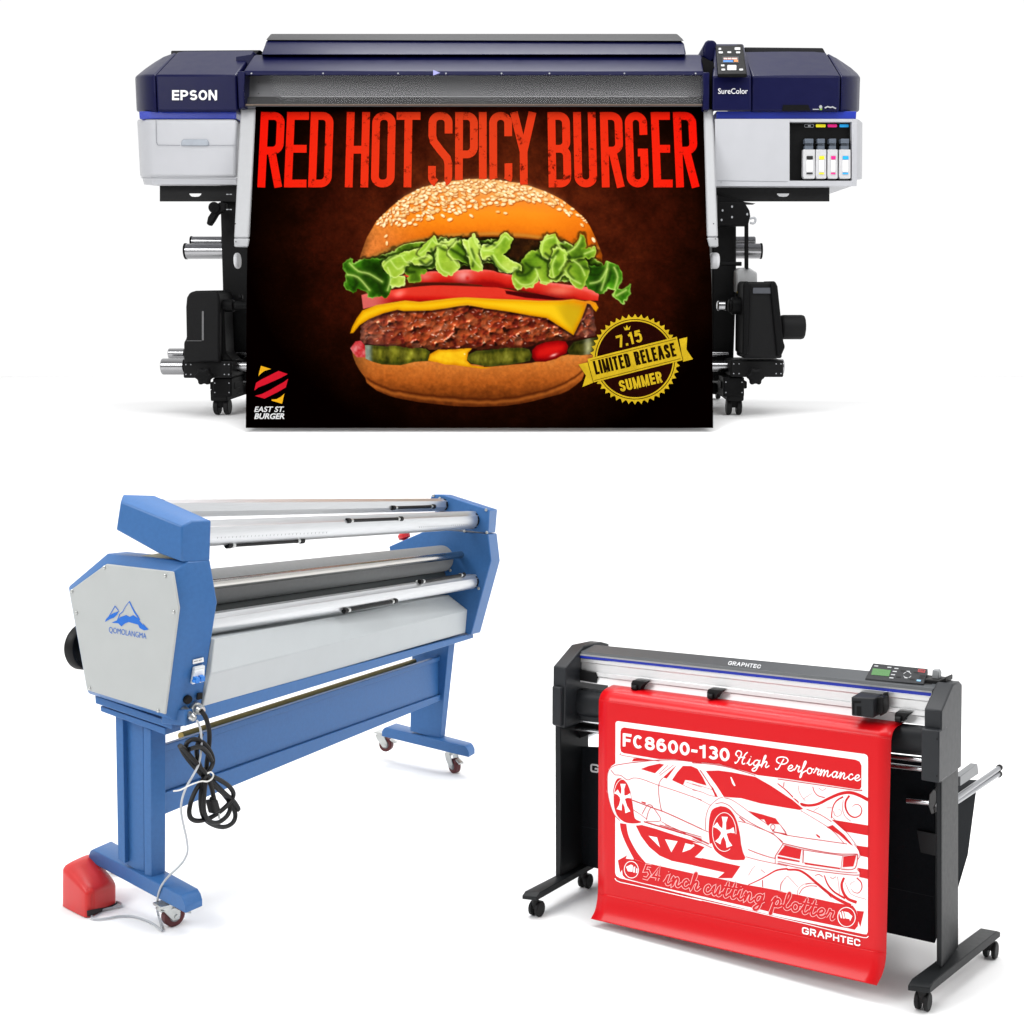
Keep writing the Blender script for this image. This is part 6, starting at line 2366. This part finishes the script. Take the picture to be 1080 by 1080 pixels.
# layer 2: red shapes on the panel
A = S(.0019)
A.fill([(654.4, 771.4), (655.4, 768.4), (658, 767.2), (780, 784), (902, 801.2), (906.6, 803.2), (908.6, 807.6), (908.4, 830), (906.6, 832.8), (903, 832.4), (830, 821.4), (799.4, 817.6), (780, 811.6), (757.8, 805.6), (730, 803.6), (712, 800.8), (695, 800.6), (658, 794.4), (655, 792.6), (654.2, 789)])
A.fill(Q4((310, 392), (330, 400), (440, 431)) + Q5((35, 452), (290, 500), (620, 575), (800, 605), (1050, 652)) + Q6((0, 490), (200, 525), (600, 612), (780, 640), (815, 690), (838, 790), (832, 850), (800, 890), (500, 828), (0, 726)) + Q5((800, 862), (400, 772), (0, 680)) + Q4((800, 750), (400, 660), (215, 610), (180, 575), (172, 500), (190, 440), (250, 400)))
A.fill(Q4((125, 405), (232, 346), (214, 384), (330, 400), (260, 440), (200, 470), (175, 505), (152, 546)))
A.fill(sm(Q4((148, -20), (160, 60), (190, 150), (235, 250), (310, 392))) + sm(Q4((442, 432), (350, 320), (280, 200), (240, 100), (222, -10))))
A.fill(Q4((330, 8), (400, 2), (560, 46), (760, 112), (1000, 186), (1080, 212)) + Q5((0, 88), (140, 146), (90, 205), (36, 254), (550, 362), (455, 500), (290, 498), (368, 434), (0, 352)) + Q4((1080, 480), (740, 410), (600, 350), (480, 250), (390, 130)))
A.fill(Q1((305, 215), (345, 212), (510, 238), (285, 248)))
A.fill(Q3((560, 632), (940, 693), (940, 798), (700, 756)))
A.fill(Q3((815, 900), (940, 918), (940, 1026), (862, 1008)))
A.fill(Q6((824, 247), (940, 266), (940, 365), (846, 345), (852, 290)))
A.fill(Q6((820, 692), (895, 700), (858, 862), (836, 800)))
# swirls
A.ribbon(sm(Q3((240, 470), (320, 486), (420, 470), (530, 415), (640, 368), (740, 352), (840, 378), (940, 430)), 6), 2.6, w2=3.6)
A.ribbon(sm(Q3((745, 385), (708, 440), (705, 510), (740, 580), (800, 610), (856, 584), (872, 530), (850, 486), (808, 475), (775, 500)), 6), 2.2, w2=.5)
A.ribbon(sm(Q3((680, 396), (610, 440), (572, 510), (556, 620)), 6), 1.8, w2=1.0)
A.ribbon(sm(Q3((582, 545), (592, 585), (625, 598), (660, 575), (655, 535), (625, 525)), 6), .7, w2=.3)
A.ribbon(sm(Q3((0, 258), (90, 330), (170, 410), (250, 480), (300, 492)), 6), 1.1, w2=1.6)
A.ribbon(sm(Q3((365, 290), (380, 340), (420, 385), (490, 405)), 5), .9, w2=1.0)
A.ribbon(sm(Q5((640, 575), (760, 520), (860, 465), (960, 410), (1075, 392)), 6) + sm(Q6((110, 268), (210, 272), (290, 310), (380, 385), (480, 470), (600, 560), (760, 640)), 6), 1.0, w2=3.4)
A.ribbon(sm(Q6((484, 325), (520, 420), (590, 500), (700, 565)), 6), 1.2, w2=2.2)
A.ribbon(sm(Q6((690, 350), (664, 420), (680, 500), (730, 570), (820, 606)), 6), 2.4, w2=3.2)
A.ribbon(sm(Q6((820, 352), (866, 400), (872, 462), (838, 508), (790, 500), (762, 466)), 6), 1.5, w2=.4)
A.ribbon(sm(Q6((225, 520), (260, 465), (330, 436), (410, 440)), 5), .8)
A.build("red_shapes", VR, sheet, smooth=False)
A = S(.0025)
# layer 3: white on red (cut-outs of the wheel pattern, ring emblems)
for t in (((475, 124), (572, 142), (606, 256)), ((664, 164), (806, 186), (735, 312)), ((895, 208), (1002, 236), (950, 280), (860, 312)), ((1082, 312), (1082, 382), (1002, 366))):
    A.fill(Q4(*t))
A.fill(Q5((0, 118), (24, 114), (0, 142)))
A.ribbon(A.ell(Q4((280, 510))[0], 7.4, 8.8, 40, -.15), .75, closed=True)
A.ribbon(A.ell(Q6((715, 758))[0], 9.2, 10.2, 40, -.15), .8, closed=True)
A.fill(Q4((218, 478), (275, 452), (298, 462), (292, 535), (240, 528)))
A.fill(Q4((305, 475), (325, 478), (318, 545), (300, 540)))
A.fill(Q4((335, 490), (350, 500), (348, 550), (330, 546)))
A.fill(Q6((690, 700), (735, 712), (776, 750), (752, 800), (745, 778), (705, 772)))
A.fill(Q6((665, 696), (680, 698), (698, 772), (682, 774)))
A.fill(Q6((640, 712), (656, 705), (672, 770), (655, 768)))
strokes(A, "FC8600-130", Q7((121, 231))[0], Q7((932, 350))[0], 14.0, .21, gap=.17, rad=9)
strokes(A, "GRAPHTEC", Q6((254, 930))[0], Q6((858, 1064))[0], 7.4, .2, gap=.18, rad=1.6)
A.build("white_lettering", VW, sheet, smooth=False)

# script lettering drawn as pen strokes: unit cell, x-height 1
SCRIPT = {
    "i": (.75, [[(0, .15), (.2, .6), (.3, 1), (.22, .3), (.35, 0), (.55, .1), (.75, .45)], [(.36, 1.42), (.42, 1.5)]]),
    "g": (1.0, [[(.75, .9), (.5, 1.02), (.2, .8), (.1, .3), (.3, 0), (.6, .3), (.82, 1), (.7, 0), (.5, -.75), (.2, -.95), (.05, -.7), (.4, -.25), (1.0, .35)]]),
    "h": (1.1, [[(0, .1), (.3, .9), (.5, 1.75), (.45, 2.05), (.3, 1.7), (.15, 0), (.3, .6), (.6, 1), (.75, .8), (.65, .2), (.8, 0), (1.1, .4)]]),
    "e": (.85, [[(0, .3), (.45, .5), (.6, .85), (.4, 1.02), (.15, .7), (.12, .25), (.35, 0), (.6, .1), (.85, .45)]]),
    "r": (.8, [[(0, .2), (.2, .7), (.28, 1.15), (.4, .95), (.62, .95), (.52, .3), (.62, .02), (.8, .3)]]),
    "f": (.8, [[(0, .1), (.35, .9), (.55, 1.8), (.45, 2.05), (.32, 1.7), (.2, .3), (.08, -.8), (.2, -.75), (.3, -.1), (.55, .25), (.8, .5)]]),
    "o": (.9, [[(.5, 1), (.2, .9), (.08, .4), (.3, 0), (.6, .2), (.65, .7), (.45, 1), (.6, .85), (.9, .9)]]),
    "m": (1.5, [[(0, .6), (.15, 1), (.12, 0), (.3, .7), (.5, 1), (.58, .7), (.52, 0), (.7, .7), (.92, 1), (1.0, .7), (.95, .15), (1.15, 0), (1.5, .5)]]),
    "n": (1.1, [[(0, .6), (.15, 1), (.12, 0), (.3, .7), (.52, 1), (.62, .7), (.56, .15), (.75, 0), (1.1, .5)]]),
    "a": (1.0, [[(.65, .9), (.4, 1.02), (.12, .7), (.12, .2), (.32, 0), (.55, .35), (.7, .95), (.6, .2), (.72, 0), (1.0, .45)]]),
    "c": (.8, [[(.58, .8), (.4, 1.02), (.15, .75), (.1, .25), (.32, 0), (.55, .1), (.8, .45)]]),
    "u": (1.1, [[(0, .5), (.2, 1), (.15, .3), (.3, 0), (.5, .3), (.72, 1), (.64, .2), (.8, 0), (1.1, .5)]]),
    "t": (.75, [[(0, .2), (.3, 1.1), (.42, 1.75), (.25, .4), (.35, 0), (.55, .1), (.75, .45)], [(.1, 1.18), (.68, 1.24)]]),
    "p": (1.0, [[(0, .5), (.25, 1.1), (.1, 0), (-.05, -.95), (.08, -.9), (.2, .4), (.45, 1), (.68, .8), (.6, .25), (.35, 0), (.25, .15), (.6, .05), (1.0, .45)]]),
    "l": (.8, [[(0, .15), (.35, .9), (.55, 1.75), (.42, 2.05), (.28, 1.6), (.2, .3), (.38, 0), (.6, .12), (.8, .45)]]),
    "H": (1.62, [[(.35, 1.2), (.05, 1.5), (.2, 2.1), (.6, 2.1), (.75, 1.6), (.45, .4), (.2, -.05), (.1, .2)], [(1.5, 2.15), (1.2, 1.6), (1.0, .4), (1.15, 0), (1.4, .2)], [(.4, .95), (.9, 1.15), (1.3, 1.1)]]),
    "P": (1.6, [[(.95, 1.9), (.7, 1.0), (.45, .1), (.2, -.1), (.1, .15)], [(.5, 1.0), (.1, 1.3), (.15, 1.9), (.7, 2.2), (1.3, 2.1), (1.5, 1.6), (1.2, 1.1), (.75, .95)]]),
    "5": (1.1, [[(.85, 1.75), (.35, 1.75), (.22, 1.0), (.6, 1.1), (.85, .65), (.6, .05), (.15, .1)]]),
    "4": (1.1, [[(.9, .5), (.1, .5), (.65, 1.75), (.6, 0)]]),
    " ": (.75, []),
}


def script(text, p0, p1, xh, up=(0, -1)):
    w = sum(SCRIPT[c][0] for c in text)
    p0, p1, up = Vector(p0), Vector(p1), Vector(up)
    ex, ey = (p1 - p0) / w, up * xh
    x = 0
    out = []
    for ch in text:
        adv, strokes = SCRIPT[ch]
        for s in strokes:
            q = [p0 + ex * (x + a) + ey * b_ for a, b_ in s]
            out.append([(p.x, p.y) for p in (catmull([(v.x, v.y, 0) for v in q], 6) if len(q) > 2 and ch not in "54" else [Vector((v.x, v.y)) for v in q])])
        x += adv
    return out


A = S(.0025)
for st in script("High Performance", Q8((30, 212))[0], Q8((990, 352))[0], 6.0, up=(.16, -1.0)):
    A.ribbon(st, 1.25)
A.build("script_lettering", VW, sheet, smooth=False)
bot = []
for tx, a, b_ in (("54", Q4((395, 606))[0], Q4((620, 645))[0]), ("inch", Q4((650, 670))[0], Q4((1060, 748))[0]), ("cutting", Q5((130, 665))[0], Q5((815, 790))[0]), ("plotter", Q5((905, 812))[0], Q6((585, 790))[0])):
    bot += script(tx, a, b_, 8.4 if tx != "54" else 8.0, up=(.16, -1.0))
A = S(.0025)
for st in bot:
    A.ribbon(st, 3.5)
A.build("script_outline", VP, sheet, smooth=False)
A = S(.0031)
for st in bot:
    A.ribbon(st, 2.15)
A.build("script_fill", VR, sheet, smooth=False)

# ---- the car: red glass, wheels, lamps and thin cut lines over the white body
A = S(.0026)
A.fill(Q1((385, 336), (480, 300), (600, 274), (652, 285), (548, 385)))
A.fill(Q1((640, 432), (800, 286), (682, 444)))
A.fill(Q1((742, 462), (800, 375), (866, 300), (962, 303)) + Q2((60, 226), (125, 330), (165, 416), (60, 388)) + Q1((960, 470), (892, 460), (868, 520), (800, 490)))
A.fill(Q2((155, 250), (300, 245), (450, 265), (720, 318), (900, 420), (1080, 540)) + Q3((150, 425), (265, 522), (228, 533), (0, 495)) + Q2((780, 620), (560, 560), (360, 545), (280, 420)))
A.fill(sm(Q1((150, 440), (105, 465), (76, 560), (70, 660), (82, 760), (122, 870), (200, 938), (300, 956), (395, 940), (322, 902), (302, 800), (286, 690), (260, 570), (215, 480)), 4, True))
A.fill(sm(Q2((325, 650), (230, 690), (195, 800), (188, 950), (200, 1080)), 4) + sm(Q5((225, 100), (262, 184), (345, 250), (450, 290), (590, 292)), 4) + Q5((606, 265), (578, 205)) + sm(Q2((556, 1080), (540, 950), (500, 800), (440, 700), (380, 660)), 4))
A.fill(Q2((640, 704), (800, 745), (950, 790), (1000, 860), (890, 850), (862, 876), (820, 802), (765, 800)))
A.fill(Q3((508, 712), (570, 688), (690, 790), (785, 905), (755, 892), (640, 790)))
A.fill(Q6((78, 15), (255, 60), (236, 160), (0, 112)))
A.fill(Q6((682, 132), (815, 120), (786, 234), (675, 242)))
A.fill(Q6((276, 192), (645, 248), (650, 264), (284, 212)))
A.fill(Q6((0, 128), (232, 176), (236, 192), (0, 152)))
A.fill(Q3((392, 785), (412, 786), (442, 810), (440, 826), (415, 812)))
A.fill(Q1((394, 703), (445, 718), (440, 736), (396, 718)))
A.fill(Q2((205, 410), (236, 440), (292, 545), (262, 540)))
A.build("car_glass_and_wheels", VR, sheet, smooth=False)
A = S(.0032)
for hub, tips, w in ((Q1((180, 662))[0], Q1((184, 505), (104, 590), (140, 800), (240, 828), (272, 640)), 3.0), (Q2((362, 948))[0], Q2((372, 772), (262, 860), (292, 1068), (425, 1112), (478, 925)), 3.4)):
    A.fill(A.ell(hub, w * .95, w * 1.25, 20))
    for t in tips:
        d = (t[0] - hub[0], t[1] - hub[1])
        ln = math.hypot(*d)
        nx, ny = -d[1] / ln, d[0] / ln
        A.fill([(hub[0] + nx * w * .62, hub[1] + ny * w * .62), (hub[0] + d[0] * .62 + nx * w * .48, hub[1] + d[1] * .62 + ny * w * .48), (t[0] + nx * w * .95, t[1] + ny * w * .95), (t[0] - nx * w * .95, t[1] - ny * w * .95), (hub[0] + d[0] * .62 - nx * w * .48, hub[1] + d[1] * .62 - ny * w * .48), (hub[0] - nx * w * .62, hub[1] - ny * w * .62)])
c = Q2((355, 945))[0]
A.ribbon([(c[0] + 12.4 * math.cos(t) + 1.0, c[1] + 20.4 * math.sin(t)) for t in [math.radians(a0) for a0 in range(60, 372, 6)]], .6)
c = Q1((178, 690))[0]
A.ribbon([(c[0] + 9.6 * math.cos(t), c[1] + 22 * math.sin(t)) for t in [math.radians(a0) for a0 in range(100, 330, 6)]], .55)
A.fill(Q2((434, 318), (448, 320), (494, 416), (480, 424), (456, 390)))
A.ribbon(sm(Q3((160, 400), (215, 430), (240, 490), (300, 520), (440, 575), (600, 680), (720, 790), (820, 930), (850, 1000))), 1.0)
A.ribbon(Q6((0, 118), (230, 166)), .5)
A.ribbon(Q6((0, 165), (240, 210), (640, 275), (835, 296)), .7)
A.ribbon(Q6((255, 50), (232, 190)), .8)
A.build("car_highlights", VW, sheet, smooth=False)
A = S(.0034)
LN = [
    (Q1((100, 292), (250, 268), (400, 252), (540, 238), (800, 234), (1080, 268)), .55),
    (Q2((0, 158), (200, 172), (400, 205), (560, 250), (720, 300)), .5),
    (Q2((0, 150), (180, 158), (420, 200), (640, 275)), .35),
    (Q1((100, 292), (40, 325), (10, 380), (4, 470), (8, 600), (35, 730), (80, 850), (150, 925)), .45),
    (Q1((45, 345), (75, 385), (95, 403), (160, 410), (235, 460), (300, 438), (400, 452), (585, 520), (800, 590), (1080, 690)), .45),
    (Q1((640, 436), (605, 475), (588, 540), (592, 640), (610, 760), (625, 810)), .45),
    (Q1((290, 690), (420, 740), (540, 785), (700, 845), (1080, 1020)), .7),
    (Q1((300, 800), (390, 860), (450, 905)), .4),
    (Q1((400, 850), (450, 760), (490, 742), (525, 765)), .5), (Q1((450, 915), (470, 830), (510, 770), (560, 820), (612, 925), (450, 930)), .45),
    (Q1((420, 935), (600, 990), (800, 1050), (900, 1080)), .9), (Q1((620, 935), (760, 1010), (900, 1070)), .4),
    (Q4((540, 0), (760, 62), (1080, 165)), .8), (Q4((600, 0), (1080, 140)), .5), (Q4((660, 0), (800, 52), (1080, 190)), .4),
    (Q5((0, 20), (190, 110)), .9), (Q5((0, 50), (225, 155)), .5),
    (Q2((0, 540), (110, 590), (205, 640)), .35),
    (Q2((0, 862), (100, 910), (185, 945)), .5),
    (Q2((152, 920), (150, 840), (165, 730), (210, 640), (300, 565), (350, 552)), .4),
    (Q2((265, 625), (340, 612), (420, 645), (480, 705), (540, 760), (720, 870), (900, 960), (960, 1000), (1040, 1080)), .5),
    (Q2((365, 555), (450, 580), (560, 650), (680, 740), (800, 820), (870, 870)), .4),
    (Q2((520, 820), (640, 850), (760, 900), (930, 965)), .45), (Q2((535, 775), (600, 830), (560, 800)), .7),
    (Q2((1000, 862), (1070, 950)), .4), (Q2((930, 945), (1080, 972)), .8),
    (Q3((0, 655), (50, 720), (100, 800)), .4), (Q3((0, 765), (100, 795), (400, 840), (720, 885)), .55),
    (Q3((240, 540), (400, 635), (560, 740), (690, 880)), .4),
    (Q3((300, 525), (440, 580), (560, 655)), .6),
    (Q3((0, 820), (55, 880)), .4), (Q3((55, 878), (300, 935), (600, 985), (830, 990)), .6), (Q3((60, 895), (290, 950), (680, 1008)), .4),
    (Q5((635, 172), (770, 225), (935, 272), (950, 240), (1040, 100)), .6), (Q5((610, 255), (760, 295), (950, 335), (1080, 362)), .45), (Q5((945, 275), (945, 335)), .4), (Q5((930, 0), (1030, 85)), .4),
    (Q6((0, 200), (300, 265), (600, 305), (830, 325), (850, 295), (822, 262)), .55), (Q6((0, 180), (260, 232), (660, 290), (828, 300)), .5),
    (Q6((268, 60), (262, 200)), .7), (Q6((268, 62), (680, 122), (830, 112)), .4), (Q6((672, 130), (655, 260)), .4), (Q6((830, 110), (800, 255), (660, 262)), .6),
    (Q6((790, 0), (840, 70), (852, 130), (830, 160)), .4),
    (Q3((0, 212), (400, 270), (830, 332), (862, 322)), .6),
    (Q7((105, 285), (125, 302), (400, 345)), .4),
    (Q2((0, 395), (120, 430), (235, 465)), .3), (Q2((0, 465), (110, 490), (190, 525), (290, 545)), .35), (Q1((872, 520), (960, 560), (1080, 600)), .35), (Q1((905, 485), (1080, 545)), .3),
    (Q2((90, 240), (150, 330), (215, 430)), .6), (Q1((590, 395), (700, 290)), .35), (Q1((600, 412), (760, 290)), .35),
    (Q3((560, 600), (700, 745), (830, 920), (856, 1000)), .35),
    (Q3((215, 278), (222, 340), (255, 400), (290, 440)), .3), (Q3((265, 420), (355, 360)), .3), (Q3((425, 305), (465, 330), (505, 308)), .35), (Q3((68, 245), (62, 292)), .6),
    (Q3((680, 430), (672, 520), (700, 600), (760, 650)), .35), (Q3((505, 512), (560, 510)), .4), (Q3((375, 540), (430, 505)), .3),
    (Q6((28, 480), (38, 420), (78, 355), (112, 330)), .3), (Q6((108, 338), (215, 450)), .3), (Q6((385, 330), (430, 318), (470, 345)), .5), (Q6((540, 340), (570, 360), (605, 340)), .4),
    (Q6((620, 340), (632, 420), (640, 520)), .3), (Q6((700, 400), (745, 500), (800, 540), (920, 575)), .3), (Q6((745, 430), (770, 400), (800, 392)), .3), (Q6((290, 420), (380, 410), (470, 470), (560, 560)), .4),
    (Q6((205, 525), (215, 470), (270, 420), (350, 405)), .3), (Q5((640, 470), (680, 400), (720, 360)), .3), (Q5((780, 400), (830, 440)), .4), (Q5((1000, 640), (1010, 560), (1060, 500)), .3), (Q5((800, 520), (802, 600)), .6),
]
for pts, w in LN:
    A.ribbon(sm(pts, 4), w * 1.45)
for c, r in ((Q2((918, 890))[0], 2.3),):
    A.ribbon(A.ell(c, r, r * 1.25, 20), .7, closed=True)
    A.fill([(c[0] - 1.4, c[1] + 2.6), (c[0] + 1.6, c[1] + 3), (c[0] + .3, c[1] + 5.4)])
A.build("car_lines", VL, sheet, smooth=False)
# ================================================= FLOOR, LIGHT, CAMERA
# one seamless white studio sheet: flat in front, swept up to the gently sloping rise the printer stands on
t9 = math.tan(TILT)
prof = [(-7, 0), (-2, 0), (3, 0), (4.6, 0), (5.0, .03), (5.35, .22), (5.7, .66), (5.98, 1.12), (6.18, 1.365), (6.36, PRI.o.z - .24 * t9 - .012), (6.5, PRI.o.z - .1 * t9), (6.6, PRI.o.z), (7.2, PRI.o.z + .6 * t9),
        (9.4, PRI.o.z + 2.8 * t9)]
P = []
for a, b in zip(prof[:-1], prof[1:]):
    P.append(a)
crv = catmull([(0, y, z) for y, z in prof], 8)
# the part under the printer stays exactly straight
pts = []
for p in crv:
    y, z = p.y, p.z
    if 6.5 <= y:
        z = PRI.o.z + (y - 6.6) * t9
    if y <= 4.6:
        z = 0.0
    pts.append((y, z + (LAM_FLOOR_W if y <= 4.6 else LAM_FLOOR_W * max(0, 1 - (y - 4.6) / .6))))
m = MB()
xs = [-20, -8, -4, -2, 0, 2, 4, 8, 20]
m.grid([[(x, y, z) for x in xs] for y, z in pts])
FLO = mat("white studio sweep", (FLOOR_ALB,) * 3, .75, spec=.12, noise=.006, nscale=3)
fl = m.build("floor", FLO, None, None, sharp=180)
fl["kind"] = "structure"

w = bpy.data.worlds.new("World")
SC.world = w
w.use_nodes = True
nt = w.node_tree
bg = nt.nodes["Background"]
bg.inputs["Strength"].default_value = WORLD
tc = nt.nodes.new("ShaderNodeTexCoord")
sx = nt.nodes.new("ShaderNodeSeparateXYZ")
nt.links.new(tc.outputs["Generated"], sx.inputs[0])
rp = nt.nodes.new("ShaderNodeValToRGB")           # white surround, made darker behind the camera to deepen reflections and front faces
rp.color_ramp.elements[0].position = 0.0
rp.color_ramp.elements[0].color = (WLOW, WLOW, WLOW, 1)
rp.color_ramp.elements[1].position = 1.0
rp.color_ramp.elements[1].color = (1, 1, 1, 1)
mr = nt.nodes.new("ShaderNodeMapRange")
mr.inputs["From Min"].default_value = -.7
mr.inputs["From Max"].default_value = .10
nt.links.new(sx.outputs["Y"], mr.inputs["Value"])
nt.links.new(mr.outputs["Result"], rp.inputs["Fac"])
nt.links.new(rp.outputs["Color"], bg.inputs["Color"])


def area(name, loc, target, size, power, col=(1, 1, 1)):
    l = bpy.data.lights.new(name, "AREA")
    l.shape = "RECTANGLE"
    l.size, l.size_y = size
    l.energy = power
    l.color = col
    o = bpy.data.objects.new(name, l)
    COL.objects.link(o)
    o.location = loc
    o.rotation_euler = (Vector(target) - Vector(loc)).to_track_quat("-Z", "Y").to_euler()
    return o


area("added_light_left", (-4.6, .6, 4.4), (-.4, 3.4, .4), (3.0, 2.2), KEY)  # added light, one of three that wash out floor shadows in front
area("added_light_right", (4.6, 1.4, 4.4), (.4, 3.4, .2), (3.0, 2.2), FILL)  # added from the opposite side to thin the laminator and plotter shadows
area("added_light_overhead", (0.2, 3.2, 5.8), (.2, 3.3, 0), (6.0, 2.4), TOP)  # added above the front machines to push their floor to white
area("added_light_back", (-.5, 7.1, 7.0), (-.5, 7.1, 1.5), (3.2, 1.2), BACK)  # added over the printer: whitens the rear floor, leaves a shadow beneath it

cam = bpy.data.cameras.new("camera")
co = bpy.data.objects.new("camera", cam)
COL.objects.link(co)
co.location = (0, 0, EYE)
co.rotation_euler = (math.radians(90), 0, 0)
cam.sensor_fit = "HORIZONTAL"
cam.sensor_width = 36.0
cam.lens = 36.0 * FOC / 1080.0
cam.shift_x = -(CX - 540.0) / 1080.0
cam.shift_y = -(540.0 - CY) / 1080.0
cam.clip_start, cam.clip_end = .05, 200
SC.camera = co
SC.render.resolution_x = SC.render.resolution_y = 1024
SC.render.engine = "CYCLES"
SC.cycles.max_bounces = 8
SC.view_settings.view_transform = "Standard"
SC.view_settings.look = "None"
SC.view_settings.exposure = 0
SC.view_settings.gamma = 1
SC.view_settings.use_curve_mapping = False
